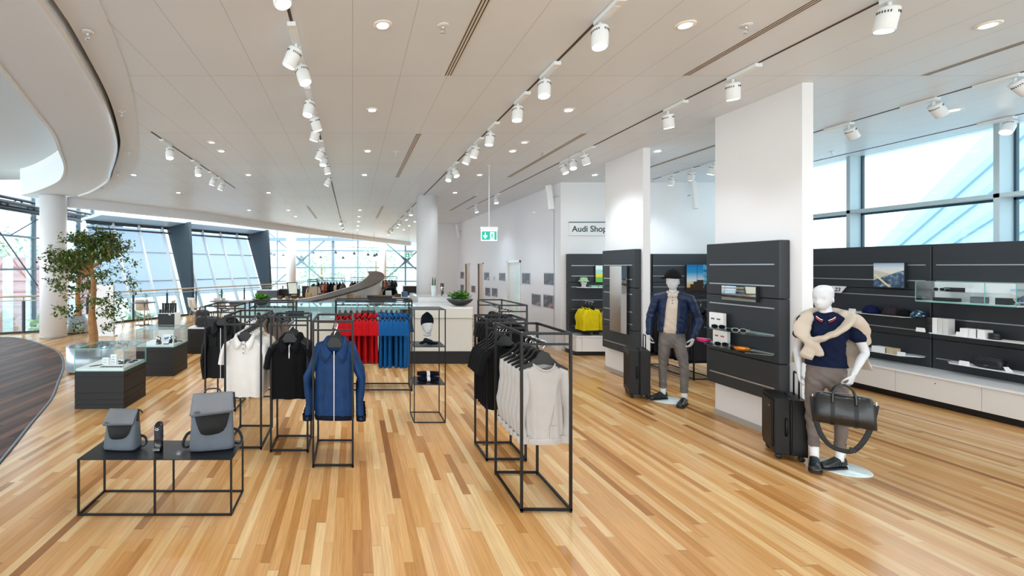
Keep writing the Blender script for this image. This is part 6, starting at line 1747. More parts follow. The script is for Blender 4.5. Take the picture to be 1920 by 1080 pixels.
for s in 'RL':
    a = Vector(FJ['A' + s]); k = Vector(FJ['K' + s]); m = MB(); m.tube([k.lerp(a, .7), a + V(0, 0, .0), a + V(0, .0, -.05)], [.036, .032, .034], 18, ry=[.038, .036, .04], up=(0, 1, 0)); m.build('sock', M_SOCK, wt)
M_STRIPE = mat('shoe_stripe', '1f3a40', .25, coat=.4)
shoe(wt, (FJ['AR'][0], FJ['AR'][1] - .02, 0), R(6), M_SHOE, M_SOLE, .25, M_STRIPE)
shoe(wt, (FJ['AL'][0], FJ['AL'][1] - .0, 0), R(-38), M_SHOE, M_SOLE, .25, M_STRIPE)
# polo
mb = MB()
sh = (Vector(FJ['SL']) + Vector(FJ['SR']))/2
limb(mb, [((.0, .0, .955), .150, .112), ((.0, .0, 1.04), .134, .106), ((0, 0, 1.14), .130, .104), ((0, -.004, 1.26), .143, .108), ((.005, 0, 1.345), .132, .09)])
limb(mb, [(FJ['SR'], .056, .062), (sh + V(0, 0, .018), .075, .075), (FJ['SL'], .056, .062)])
limb(mb, [(FJ['SL'], .056, .060), (Vector(FJ['SL']).lerp(Vector(FJ['EL']), .3), .062, .062), (Vector(FJ['SL']).lerp(Vector(FJ['EL']), .5), .060, .058)])
limb(mb, [(FJ['SR'], .056, .060), (Vector(FJ['SR']).lerp(Vector(FJ['ER']), .3), .062, .062), (Vector(FJ['SR']).lerp(Vector(FJ['ER']), .5), .060, .058)])
limb(mb, [(sh + V(0, 0, .0), .08, .075), (sh + V(-.003, 0, .05), .058, .062)])
po = mesh_obj('polo_shirt', clip_low(fuse(mb, .010, 5, disp=folds(.003, 8, [(1.0, .1), (1.2, .1)])), .955), fab('polo_navy', '0a1733', .2), wt)
m = MB(); m.rings(collar_rows((0, .0, 1.435), .060, .062, .0, .03, .020, .03), False, False, closed=False); c = m.build('collar', fab('polo_navy', '0a1733', .2), po); so = c.modifiers.new('s', 'SOLIDIFY'); so.thickness = .004
rows = collar_rows((0, .0, 1.435), .0605, .0625, .0, .03, .020, .03)
for nm, c0, off in (('red_stripe', 'c8202c', 0), ('white_stripe', 'f0f0f0', 1)):
    m = MB()
    m.tube([Vector(p) + (Vector(q) - Vector(p))*(.15 + .25*off) + V(0, -.003, .003) for p, q in zip(rows[3], rows[2])], .0035, 6)
    m.build(nm, mat('stripe_' + nm, c0, .7), c)
for k in range(2): m = MB(); m.lathe([(.006, 0), (.006, .004)], 10, (.0, -.099 - .008*k, 1.36 - .05*k), axis='y'); m.build('button', M_BLACKB, po)
# sweater over the shoulders
SWM = fab('sweater_beige', 'bfb2a2', .3, var=.05)
mb = MB()
limb(mb, [((-.165, .03, 1.385), .05, .04), ((-.09, .075, 1.43), .06, .035), ((.0, .09, 1.445), .06, .035), ((.09, .075, 1.43), .06, .035), ((.175, .03, 1.385), .055, .045)])
# right side sleeve: neck -> down -> knot
limb(mb, [((-.105, .03, 1.445), .035, .03), ((-.125, -.06, 1.40), .052, .030), ((-.160, -.112, 1.29), .066, .028), ((-.120, -.150, 1.205), .045, .03), ((-.085, -.158, 1.185), .035, .035)])
# left side sleeve: over the shoulder, across the chest
limb(mb, [((.10, .04, 1.44), .045, .03), ((.155, -.03, 1.405), .066, .034), ((.10, -.112, 1.31), .078, .026), ((.01, -.146, 1.24), .068, .026), ((-.07, -.160, 1.200), .045, .032)])
limb(mb, [((-.09, -.168, 1.205), .034, .03), ((-.100, -.175, 1.14), .042, .024), ((-.125, -.172, 1.05), .046, .022)])
limb(mb, [((-.07, -.166, 1.20), .03, .03), ((-.055, -.170, 1.13), .036, .022), ((-.035, -.165, 1.075), .036, .02)])
limb(mb, [((.12, .02, 1.43), .055, .06), ((.180, .01, 1.385), .070, .072), ((.215, .04, 1.31), .068, .066), ((.235, .085, 1.20), .05, .045)])
limb(mb, [((-.12, .03, 1.42), .05, .05), ((-.165, .03, 1.36), .060, .062), ((-.18, .07, 1.25), .05, .045)])
# body of the sweater hanging down the back
for zz in range(1):
    rs = []
    for i in range(13):
        u = i/12; z = 1.43 - .50*u; wdt = .165 + .115*u; ring = []
        for k in range(17):
            q = k/16*2 - 1; x = q*wdt + .02*u; y = .115 + .05*u - .06*q*q*(1 - .3*u) + .012*math.sin(q*9 + u*2)*u
            ring.append((x, y, z))
        rs.append(ring + [(p[0], p[1] + .018, p[2]) for p in ring[::-1]])
    mb.rings(rs)
sw = mesh_obj('draped_sweater', fuse(mb, .008, 4, disp=folds(.0028, 12, [(1.2, .15)])), SWM, wt)
m = MB(); m.tube([(-.112, -.1745, 1.085), (-.128, -.172, 1.03)], [.049, .047], 18, ry=[.026, .025], up=(0, 1, 0)); m.build('sleeve_cuff', SWM, sw)
# bag: black leather holdall with long strap
M_BAGL = mat('leather_black', '090c0e', .38, spec=.6, bump=(45, .15), var=(8, .2), coat=.15)
bg = thing('holdall_bag', 'black leather holdall held in the mannequin hand, strap hanging', 'bag', (4.365, 4.125, .486), R(-42))
m = MB(); rs = []; L = .35
for i in range(17):
    u = i/16; q = 2*u - 1; x = q*L/2; e = (1 - abs(q)**6*.3); ht = .28 - .012*math.cos(q*PI) - .03*abs(q)**3; dp = .085*e
    ring = []
    for k in range(32):
        a = 2*PI*k/32; yy = dp*cpow(math.cos(a), .7); zz = ht*.5 + ht*.5*cpow(math.sin(a), .75)
        yy *= (1.0 - .85*max(0, zz/ht - .40)); sc = 1.03 + .10*(1 - zz/ht) - .04*(zz/ht > .8)
        ring.append((x*sc, yy + .004*noise.noise(Vector((x*14, a, 2))), zz + .005*noise.noise(Vector((x*12, a, 7)))))
    rs.append(ring)
m.rings(rs); bb = m.build('body', M_BAGL, bg)
for sg in (-1, 1):
    m = MB(); src = min(rs, key=lambda r: abs(sum(p[0] for p in r)/len(r) - sg*.072)); cy = sum(p[1] for p in src)/32; cz = sum(p[2] for p in src)/32
    ex = [(sg*.072, cy + (p[1]-cy)*1.05, cz + (p[2]-cz)*1.02) for p in src]; m.rings([[(p[0] - .013, p[1], p[2]) for p in ex], [(p[0] + .013, p[1], p[2]) for p in ex]], False, False); m.build('strap_band', mat('strap_leather', '040506', .5), bb)
    m = MB(); p = spline([(-.072, sg*.062, .20), (-.07, sg*.050, .275), (-.05, sg*.03, .335), (0, sg*.012, .362), (.05, sg*.03, .335), (.07, sg*.050, .275), (.072, sg*.062, .20)], 6); m.tube(p, .0085, 10); m.build('carry_handle', M_BAGL, bg)
    m = MB(); m.tube([(sg*.178, 0, .235), (sg*.197, 0, .245), (sg*.197, 0, .215), (sg*.178, 0, .215)], .004, 8); m.build('side_ring', M_CHROME, bg)
m = MB(); m.tube([(-.17, 0, .274), (0, 0, .286), (.17, 0, .274)], .006, 8); m.build('zipper', M_GREYB, bg)
m = MB(); P = spline([(-.195, 0, .225), (-.185, -.03, .08), (-.15, -.06, -.08), (-.09, -.07, -.175), (-.01, -.07, -.205), (.06, -.06, -.185), (.12, -.04, -.09), (.165, -.01, .04), (.195, 0, .22)], 5)
m.tube(P, .019, 8, ry=.003, up=(0, 1, 0)); m.build('shoulder_strap', F_STRAP, bg)
m = MB(); m.box(.03, .07, -.078, -.048, -.205, -.165); m.build('strap_slider', M_BLACKB, bg)
t = thing('glass_disc', 'round pale glass base plate with steel rod under the bag mannequin', 'base plate', (4.60, 4.37, 0))
m = MB(); m.lathe([(.2, 0), (.205, .003), (.205, .008), (.2, .011)], 48); m.build('plate', M_GPLATE, t)
m = MB(); m.tube([(.07, .03, .011), (.07, .03, .12), (.02, .08, .22)], .007, 10); m.lathe([(.035, .011), (.035, .016), (.01, .02)], 20, (.07, .03, 0)); m.build('rod', M_ALU, t)

# ---- man mannequin with cap, by the farther pillar
MJ = dict(pelvis=(-.01, .0, .93), SR=(-.185, .0, 1.445), SL=(.195, .0, 1.44), neck=(.0, .0, 1.545), KR=(-.115, -.01, .52), AR=(-.120, .04, .115), KL=(.135, -.09, .51), AL=(.135, -.11, .115),
          ER=(-.27, .02, 1.16), WR=(-.275, -.07, .925), EL=(.285, .03, 1.15), WL=(.235, -.07, .915))
mt = thing('mannequin', 'white mannequin in black cap, open blue jacket and grey jeans beside a suitcase', 'mannequin', (4.50, 6.52, .012), R(-38))
mb = MB(); core(mb, MJ, 1.0); arm_chain(mb, MJ['SR'], MJ['ER'], MJ['WR'], 1.0); arm_chain(mb, MJ['SL'], MJ['EL'], MJ['WL'], 1.0)
hand(mb, MJ['WR'], (.05, -.12, -1), (1, 0, 0), -1, .6, 1.05); hand(mb, MJ['WL'], (-.25, -.25, -1), (-1, .2, 0), -1, .4, 1.05)
mesh_obj('body', fuse(mb, .006, 3), M_MANN, mt)
mb = MB(); head_mesh(mb, (0, 0, 0), 1.02); hd = mb.build('head', M_MANN, mt, (.0, -.010, 1.575)); hd.rotation_euler = (R(4), 0, R(-4))
cp = Vector((.0, -.004, 1.725))
make_cap('cap', fab('cap_charcoal', '121014'), '', cp, 0, fab('cap_charcoal', '121014'), 1.13, parent=mt)
for o_ in mt.children:
    if o_.name.split('.')[0] in ('crown', 'visor'): o_.rotation_euler = (0, 0, R(-28))
trouser(mt, MJ, 'jeans', mat('jeans_grey', '6c6764', .75, bump=(110, .25), var=(7, .22)), 6, .84, .90)
for s in 'RL':
    a = Vector(MJ['A' + s]); k = Vector(MJ['K' + s]); m = MB(); m.tube([k.lerp(a, .8), a + V(0, 0, -.04)], [.036, .036], 18, up=(0, 1, 0)); m.build('sock', M_SOCK, mt)
shoe(mt, (MJ['AR'][0], MJ['AR'][1] - .0, 0), R(-42), M_SHOE, M_SOLE, .28, None)
shoe(mt, (MJ['AL'][0], MJ['AL'][1] - .0, 0), R(-12), M_SHOE, M_SOLE, .28, None)
sh = (Vector(MJ['SL']) + Vector(MJ['SR']))/2
mb = MB()
limb(mb, [((-.01, .0, 1.01), .158, .115), ((.0, .0, 1.15), .155, .112), ((0, 0, 1.30), .165, .120), ((.0, 0, 1.41), .15, .09)])
limb(mb, [(sh + V(-.12, 0, 0), .05, .06), (sh + V(0, 0, .03), .075, .075), (sh + V(.12, 0, 0), .05, .06)])
limb(mb, [(sh, .085, .08), (sh + V(0, 0, .06), .06, .062)])
F_POLO = fab('polo_cream', 'cfc2b3', .25, var=.04)
po = mesh_obj('polo_shirt', fuse(mb, .010, 5, disp=folds(.003, 4, [(1.05, .1)])), F_POLO, mt)
m = MB(); m.rings(collar_rows((0, .0, 1.525), .064, .064, .0, .035, .016, .02), False, False, closed=False); c = m.build('collar', F_POLO, po); so = c.modifiers.new('s', 'SOLIDIFY'); so.thickness = .004
for k in range(3): m = MB(); m.lathe([(.0065, 0), (.0065, .006)], 10, (.002, -.082 - .014*k, 1.462 - .040*k), axis='y'); m.build('button', M_BLACKB, po)
mb = MB()
limb(mb, [((-.01, .0, .955), .170, .125), ((-.01, .0, 1.06), .172, .130), ((0, 0, 1.2), .172, .130), ((0, 0, 1.34), .182, .132), ((.0, 0, 1.43), .16, .10)])
limb(mb, [(MJ['SR'], .062, .066), (sh + V(0, .005, .03), .085, .085), (MJ['SL'], .062, .066)])
limb(mb, [(sh + V(0, .01, .02), .095, .09), (sh + V(0, .012, .055), .078, .078)])
me = clip_low(fuse(mb, .008, 4, disp=folds(.0032, 9, [(1.15, .10), (1.0, .06)])), .965)
bm = bmesh.new(); bm.from_mesh(me)
def open_x(z): k = min(1, max(0, (z - .9)/.6)); return -.118 + .062*k, .044 + .026*k
dead = []
for f in bm.faces:
    c = f.calc_center_median(); xl, xr = open_x(c.z)
    if c.y < .01 and c.z < 1.6 and xl < c.x < xr: dead.append(f)
    elif c.z > 1.505 and math.hypot(c.x, c.y) < .085: dead.append(f)
bmesh.ops.delete(bm, geom=dead, context='FACES')
for v in bm.verts:
    if v.is_boundary and v.co.y < .01 and .97 < v.co.z < 1.50:
        xl, xr = open_x(v.co.z); v.co.x = xl if abs(v.co.x - xl) < abs(v.co.x - xr) else xr
bm.to_mesh(me); bm.free()
F_MJ = mat('jacket_denim_blue', '081f42', .45, spec=.4, bump=(40, .3), var=(5, .25))
jk = mesh_obj('jacket', me, F_MJ, mt); so = jk.modifiers.new('s', 'SOLIDIFY'); so.thickness = .006; so.offset = -1
for s in 'RL':
    S, E, W = Vector(MJ['S' + s]), Vector(MJ['E' + s]), Vector(MJ['W' + s])
    mb = MB(); limb(mb, [(S, .062, .066), (S.lerp(E, .4), .060, .064), (E, .052, .056), (E.lerp(W, .5), .048, .050), (W + V(0, 0, .02), .042, .043)])
    mesh_obj('jacket_sleeve', fuse(mb, .008, 4, disp=folds(.0045, 9, [(E.z, .08), (W.z + .05, .05)])), F_MJ, jk)
rw = collar_rows((0, .006, 1.508), .082, .080, .0, .045, .030, .035)
m = MB(); m.rings([r[2:-2] for r in rw], False, False, closed=False); c = m.build('collar', F_MJ, jk); so = c.modifiers.new('s', 'SOLIDIFY'); so.thickness = .005
t = thing('glass_disc', 'round pale base plate under the capped mannequin', 'base plate', (4.47, 6.60, 0))
m = MB(); m.lathe([(.215, 0), (.22, .003), (.22, .008), (.215, .011)], 48); m.build('plate', M_GPLATE, t)

# ---- suitcases
M_CASEB = mat('suitcase_shell', '060607', .45, spec=.35, bump=(150, .1))
def suitcase(label, loc, rz, W, D, H, hh, ribs=True):
    t = thing('suitcase', label, 'suitcase', loc, rz, group='black wheeled suitcases'); z0 = .055
    m = MB(); m.box(-W/2, W/2, -D/2, -.006, z0, H); m.box(-W/2, W/2, .006, D/2, z0, H); m.box(-W/2 + .006, W/2 - .006, -.008, .008, z0 + .006, H - .006)
    b = m.build('shell', M_CASEB, t, bevel=.035, bseg=4)
    m = MB()
    for k in range(7): x = -W*.36 + k*W*.12; m.box(x - .006, x + .006, -D/2 - .003, -D/2 + .001, z0 + .07, H - .07); m.box(x - .006, x + .006, D/2 - .001, D/2 + .003, z0 + .07, H - .07)
    m.build('ribs', M_CASEB, b)
    if not ribs:
        m = MB(); m.box(-W/2 + .035, W/2 - .035, -D/2 - .016, -D/2 + .01, z0 + .05, H - .03); p = m.build('front_pocket', M_CASEB, t, bevel=.01)
        m = MB(); m.box(.06, .12, -D/2 - .0175, -D/2 - .0155, H - .1, H - .092); m.build('emblem', M_ALU, p)
    m = MB(); z = z0 + .012
    loop = [(-W/2 + .03, 0, z0 - .0), (W/2 - .03, 0, z0), (W/2 + .001, 0, z0 + .035), (W/2 + .001, 0, H - .035), (W/2 - .03, 0, H), (-W/2 + .03, 0, H), (-W/2 - .001, 0, H - .035), (-W/2 - .001, 0, z0 + .035), (-W/2 + .03, 0, z0)]
    m.tube(loop, .007, 8, caps=False); m.build('zipper', mat('zipper_black', '060607', .6), t)
    for sx in (1,):
        m = MB(); x = W/2; zc = (z0 + H)/2
        m.tube([(x - .005, -.035, zc - .085), (x + .012, -.035, zc - .07), (x + .014, -.035, zc + .07), (x - .005, -.035, zc + .085)], .011, 10); m.build('side_handle', M_CASEB, t)
    m = MB(); m.tube([(-.08, 0.02, H - .003), (-.07, .02, H + .014), (.07, .02, H + .014), (.08, .02, H - .003)], .010, 10); m.build('top_handle', M_CASEB, t)
    m = MB(); y = D/2 - .035; m.tube([(-.075, y, H - .02), (-.075, y, hh - .012), (-.062, y, hh), (.062, y, hh), (.075, y, hh - .012), (.075, y, H - .02)], [.007, .007, .0095, .0095, .007, .007], 10)
    m.build('telescopic_handle', mat('handle_black', '17181a', .3, .4), t)
    for sx in (-1, 1):
        for sy in (-1, 1):
            m = MB(); x, y = sx*(W/2 - .045), sy*(D/2 - .04)
            m.tube([(x, y, z0 + .02), (x, y, .04)], .018, 10); w_ = m.build('wheel_fork', M_CASEB, t)
            m = MB()
            for dx in (-.012, .012): m.lathe([(.02, -.008), (.0245, -.005), (.0245, .005), (.02, .008)], 18, (x + dx + .004, y, .0245), axis='x')
            m.build('caster_wheel', M_SOLE, w_)
    return t
suitcase('black cabin suitcase with raised handle beside the bag mannequin', (4.375, 4.70, 0), R(-119), .40, .25, .60, .835, False)
suitcase('larger black ribbed suitcase held by the capped mannequin', (4.205, 6.87, 0), R(-111), .43, .27, .69, .895, True)
# ---------------------------------------------------------------- railing along the glazing
M_RAILW = mat('handrail_wood', 'b9a890', .35); M_POST = mat('railing_post', '343c44', .45, .4)
def railing(pts, label, step=1.3):
    P = [Vector((x, y, 0)) for x, y in pts]
    t = thing('railing', label, 'railing', tuple(P[0]), group='glass railings along the windows')
    O = P[0]
    def pt(s):
        for i in range(len(P)-1):
            L = (P[i+1]-P[i]).length
            if s <= L + 1e-6 or i == len(P)-2: return P[i].lerp(P[i+1], s/L)
            s -= L
    tot = sum((P[i+1]-P[i]).length for i in range(len(P)-1))
    m = MB(); m.tube([p - O + V(0, 0, 1.05) for p in P], .028, 10); m.build('handrail', M_RAILW, t)
    m = MB(); m.tube([p - O + V(0, 0, .93) for p in P], .016, 8); m.build('under_rail', M_ALU, t)
    s = 0
    while s <= tot + .01:
        p = pt(min(s, tot)) - O; m = MB(); m.box(p.x - .025, p.x + .025, p.y - .035, p.y + .035, 0, .92); m.tube([p + V(0, 0, .9), p + V(0, 0, 1.03)], .009, 6); m.build('post', M_POST, t); s += step
    for i in range(len(P)-1):
        a, b = P[i] - O, P[i+1] - O
        m = MB(); m.quad(a + V(0, 0, .06), b + V(0, 0, .06), b + V(0, 0, .88), a + V(0, 0, .88)); m.build('glass_panel', M_RGLASS, t)
        m = MB(); m.bar(a + V(0, 0, .03), b + V(0, 0, .03), .04, .06); m.build('base_rail', M_POST, t)
railing([(-8.35, 15.0), (-7.07, 17.0), (-3.7, 22.7), (-2.6, 24.6)], 'long glass railing with wooden handrail before the sloping glazing', 1.35)
railing([(-11.2, 12.75), (-9.95, 12.95), (-8.8, 13.55), (-8.35, 14.9)], 'glass railing at the end of the dark floor beside the thick column', .95)

# ---------------------------------------------------------------- cafe chairs and tables
M_SHELL = mat('chair_shell', 'e6ddd2', .4); M_LEGC = mat('chair_leg', 'c9c4bc', .3, .7)
def make_chair():
    t = thing('cafe_chair', 'x', 'chair')
    m = MB(); rs = []
    prof = [(-.20, .445), (-.17, .455), (-.05, .45), (.08, .445), (.15, .46), (.19, .53), (.215, .64), (.235, .76), (.245, .82)]
    for y, z in prof:
        w = .215 if z < .5 else .205 - .02*(z - .5)
        rs.append([(-w, y, z + .012*(z < .5)), (-w*.5, y + .006*(z > .5), z), (0, y + .01*(z > .5), z - .003), (w*.5, y + .006*(z > .5), z), (w, y, z + .012*(z < .5))])
    m.rings(rs, False, False, closed=False); o = m.build('shell', M_SHELL, t); so = o.modifiers.new('s', 'SOLIDIFY'); so.thickness = .012
    for sx in (-1, 1):
        for sy in (-1, 1): m = MB(); m.tube([(sx*.14, sy*.12, .44), (sx*.21, sy*.22, 0)], .009, 8); m.build('leg', M_LEGC, t)
    return t
ch0 = None
def chair(x, y, rz, label):
    global ch0
    if ch0 is None: ch0 = make_chair(); c = ch0
    else: c = dup(ch0)
    c.location = (x, y, 0); c.rotation_euler = (0, 0, rz); c['label'] = label; c['group'] = 'pale cafe chairs'
def cafe_table(x, y, label):
    t = thing('cafe_table', label, 'table', (x, y, 0), group='round cafe tables')
    m = MB(); m.lathe([(.33, .725), (.34, .73), (.34, .742), (.335, .745)], 32); m.build('table_top', mat('cafe_top', '4a3a32', .4), t)
    m = MB(); m.tube([(0, 0, .01), (0, 0, .725)], .025, 12); m.build('column_stem', M_LEGC, t)
    m = MB(); m.box(-.27, .27, -.03, .03, 0, .02); m.box(-.03, .03, -.27, .27, 0, .0195); m.build('cross_foot', mat('cafe_foot', '6a4c36', .5), t)
cafe_table(-6.75, 15.05, 'round cafe table by the railing, nearest the indoor tree')
chair(-7.45, 14.6, R(110), 'pale shell chair standing nearest the indoor tree'); chair(-7.0, 15.55, R(190), 'pale shell chair behind the first cafe table'); chair(-6.0, 14.9, R(-85), 'pale shell chair between first cafe table and black mugs')
cafe_table(-4.45, 15.6, 'round cafe table farther along, near the travel bags')
chair(-5.05, 15.2, R(100), 'pale shell chair behind the brown travel bags'); chair(-4.6, 16.3, R(180), 'pale shell chair behind the second cafe table'); chair(-3.85, 15.4, R(-90), 'pale shell chair left of the taupe knit rack'.replace('left of', 'beside'))
chair(-5.5, 16.4, R(150), 'pale shell chair by the railing between the two cafe tables')
def small_plant(x, y, z, label, s=1.0):
    t = thing('potted_flower', label, 'plant', (x, y, z), group='small table plants')
    m = MB(); m.lathe([(.04*s, 0), (.055*s, .1*s), (.05*s, .1*s)], 16); m.build('pot', M_WHITEG, t)
    rnd = random.Random(int(abs(x)*100)); m = MB()
    for k in range(60): leaf(m, V(rnd.gauss(0, .05), rnd.gauss(0, .05), .12 + rnd.uniform(0, .16))*s, V(rnd.uniform(-1, 1), rnd.uniform(-1, 1), rnd.uniform(-.2, .8)), V(0, 0, 1), .05*s, .03*s)
    m.build('leaves', M_LEAFB, t)
small_plant(-6.7, 15.05, .745, 'small plant on the cafe table nearest the indoor tree'); small_plant(-4.4, 15.6, .745, 'small plant on the farther cafe table')

# ---------------------------------------------------------------- things on the curved bar
def barpt(p, q, y): return px(p, q, y)
t = thing('cash_monitor', 'tilted till screen standing at the curved bar', 'screen', px(549, 556, 12.4), R(25))
m = MB(); m.hexa([(-.13, -.03, .06), (.13, -.03, .06), (.13, .0, .06), (-.13, .0, .06)], [(-.15, .06, .38), (.15, .06, .38), (.15, .09, .38), (-.15, .09, .38)]); m.build('screen_housing', M_BLACKB, t, bevel=.006)
m = MB(); m.quad((-.11, -.031, .08), (.11, -.031, .08), (.125, .052, .36), (-.125, .052, .36)); m.build('display', mat('till_display', 'b9bdb0', .2, emit=('b9bdb0', .35)), t)
m = MB(); m.tube([(0, .03, .1), (0, .08, .04), (0, .05, -.0)], .02, 8); m.box(-.1, .1, -.05, .12, -.03, .01); m.build('stand', M_BLACKB, t)
tb = thing('service_bench', 'low dark service bench behind the curved bar', 'bench', (-1.3, 12.3, 0))
m = MB(); m.box(-.9, 1.7, 0, .6, .05, 1.0); m.build('body', M_MDARK, tb)
m = MB(); m.box(-.92, 1.72, -.02, .62, 1.0, 1.03); m.build('worktop', mat('bench_steel', 'a7a9a8', .35, .4), tb)
rnd = random.Random(4)
M_KRAFT = mat('kraft', 'c49a63', .7); M_KD = mat('kraft_dark', '6f5236', .7)
for i in range(12):
    x = -1.95 + i*.19; h = rnd.uniform(.06, .17); w_ = rnd.uniform(.05, .085)
    item('snack_box', 'small brown or beige snack box on the service bench, %s along it' % ORD[i], 'box', x, 12.35 + rnd.uniform(0, .25), 1.031, lambda m: (m.box(-w_, w_, -.06, .06, 0, h), m.box(-w_ - .001, w_ + .001, -.061, .061, h*.6, h*.66)), M_KRAFT if i % 3 else M_KD, rnd.uniform(-.3, .3), 'snack boxes on the service bench', .004)
item('paper_stack', 'white paper stack beside the till screen', 'papers', -2.3, 10.95, 1.112, lambda m: (m.box(-.1, .1, -.07, .07, 0, .012), m.box(-.09, .1, -.07, .075, .012, .02)), M_WHITEB, .2, bevel=0)
t = thing('counter_drawer_unit', 'dark drawer unit between the curved bar and the counter', 'cabinet', (.78, 13.2, 0))
m = MB(); m.box(-.35, .35, 0, .5, 0, 1.06); m.build('body', mat('dark_wood', '2b211d', .45), t)
for k in range(3): m = MB(); m.box(-.33, .33, -.015, 0, .72 - .25*k, .94 - .25*k); d_ = m.build('drawer', mat('dark_wood', '2b211d', .45), t); m = MB(); m.box(-.08, .08, -.03, -.015, .84 - .25*k, .855 - .25*k); m.build('handle', M_ALU, d_)
t = thing('white_table', 'white display table with goods before the far column', 'table', (1.15, 15.2, 0)); m = MB(); m.box(-.5, 1.1, 0, .9, .86, .9); m.build('table_top', M_WHITEG, t)
for sx in (-.45, 1.05):
    for sy in (.05, .85): m = MB(); m.box(sx - .02, sx + .02, sy - .02, sy + .02, 0, .86); m.build('leg', M_STEEL, t)
for i, (x, y, h, mm) in enumerate(((.9, 15.4, .14, M_KRAFT), (1.2, 15.5, .2, M_WHITEB), (1.5, 15.35, .1, M_KD), (1.75, 15.6, .16, mat('print_blue', '5f86b0', .4)), (2.0, 15.45, .12, M_WHITEB))):
    item('gift_box', 'small goods box on the far white table, %s of five' % ORD[i], 'box', x, y, .901, lambda m: (m.box(-.09, .09, -.06, .06, 0, h), m.box(-.092, .092, -.062, .062, h*.4, h*.5)), mm, .2*i, 'goods on the far white table', .004)
# ---------------------------------------------------------------- far shop: racks with clothes
cols = [F_BLACK, F_JACK, fab('far_rust', '8a4a34'), F_GREYT, F_CREAM, F_NAVY, fab('far_pink', 'c08078')]
def far_garment(i, m_): 
    n = 'far_shirt_%s' % 'abcdefg'[i]
    return garment('hanging_shirt', m_, L=.75, w=.21, neck='crew', seed=20+i, top=-.14)
FG = [far_garment(i, c) for i, c in enumerate(cols)]
def far_rack(x0, x1, y, label, n, k0, tag_):
    rack(x0, x1, y, y + .5, 'x', label)
    for j in range(n):
        g = FG[(k0 + j*3) % 7]; x = x0 + .08 + (x1 - x0 - .16)*j/max(1, n-1)
        cn = ['black', 'dark', 'rust', 'taupe', 'cream', 'navy', 'dusty pink'][(k0 + j*3) % 7]
        hang(g, (x, y + .25, ZR - .012), R(70), '%s garment, %s on the %s' % (cn, ORD[j], tag_), 'garment', 'garments on the ' + tag_, 'black hanger, %s on the %s' % (ORD[j], tag_), 'hangers on the ' + tag_)
far_rack(-1.6, -.35, 20.5, 'far clothes rack behind the curved bar, nearest its low end', 9, 0, 'far rack near the bar low end')
far_rack(-.1, 1.1, 21.8, 'far clothes rack behind the rising end of the curved bar', 9, 2, 'far rack behind the bar top')
far_rack(1.2, 2.3, 24.0, 'far clothes rack beside the thin far column', 7, 4, 'far rack by the thin column')
cx, cy = rack(1.15, 1.53, 16.4, 17.4, 'y', 'black rack with a black shirt facing forward, right of the curved bar'.replace('right of', 'beside'))
for j, (k, y) in enumerate(((0, 16.5), (3, 16.68), (4, 16.85), (1, 17.0), (4, 17.18))):
    hang(FG[k], (1.34, y, ZR - .012), R(8 + 5*j), '%s shirt, %s on the rack beside the curved bar' % (['black', 'taupe', 'cream', 'dark', 'cream'][j], ['front', 'second', 'third', 'fourth', 'rear'][j]), 'shirt', 'shirts on the rack beside the bar', 'black hanger, %s on the rack beside the curved bar' % ORD[j], 'hangers on the rack beside the bar')
cx, cy = rack(-1.75, -1.37, 18.2, 19.0, 'y', 'black rack holding striped cream shirts behind the till')
for j, y in enumerate((18.3, 18.5, 18.7)):
    hang(FG[4], (-1.56, y, ZR - .012), R(5*j), 'cream shirt, %s on the rack behind the till' % ['front', 'middle', 'rear'][j], 'shirt', 'cream shirts behind the till', 'black hanger, %s on the rack behind the till' % ['front', 'middle', 'rear'][j], 'hangers behind the till')
for i, (x, y, c) in enumerate(((-2.6, 19.0, M_MDARK), (-3.4, 18.4, mat('slate_block', '55616c', .5)), (-2.0, 22.0, mat('dark_wood', '2b211d', .45)), (2.9, 22.5, M_MDARK))):
    t = thing('display_block', 'far display block, ' + ['black one behind the till', 'slate one by the railing', 'brown one before the glass facade', 'black one behind the round column'][i], 'display block', (x, y, 0), group='far display blocks')
    m = MB(); m.box(-.4, .4, 0, .6, 0, .95); m.build('body', c, t); m = MB(); m.box(-.42, .42, -.02, .62, .95, .98); m.build('top', M_WHITEG if i % 2 else c, t)
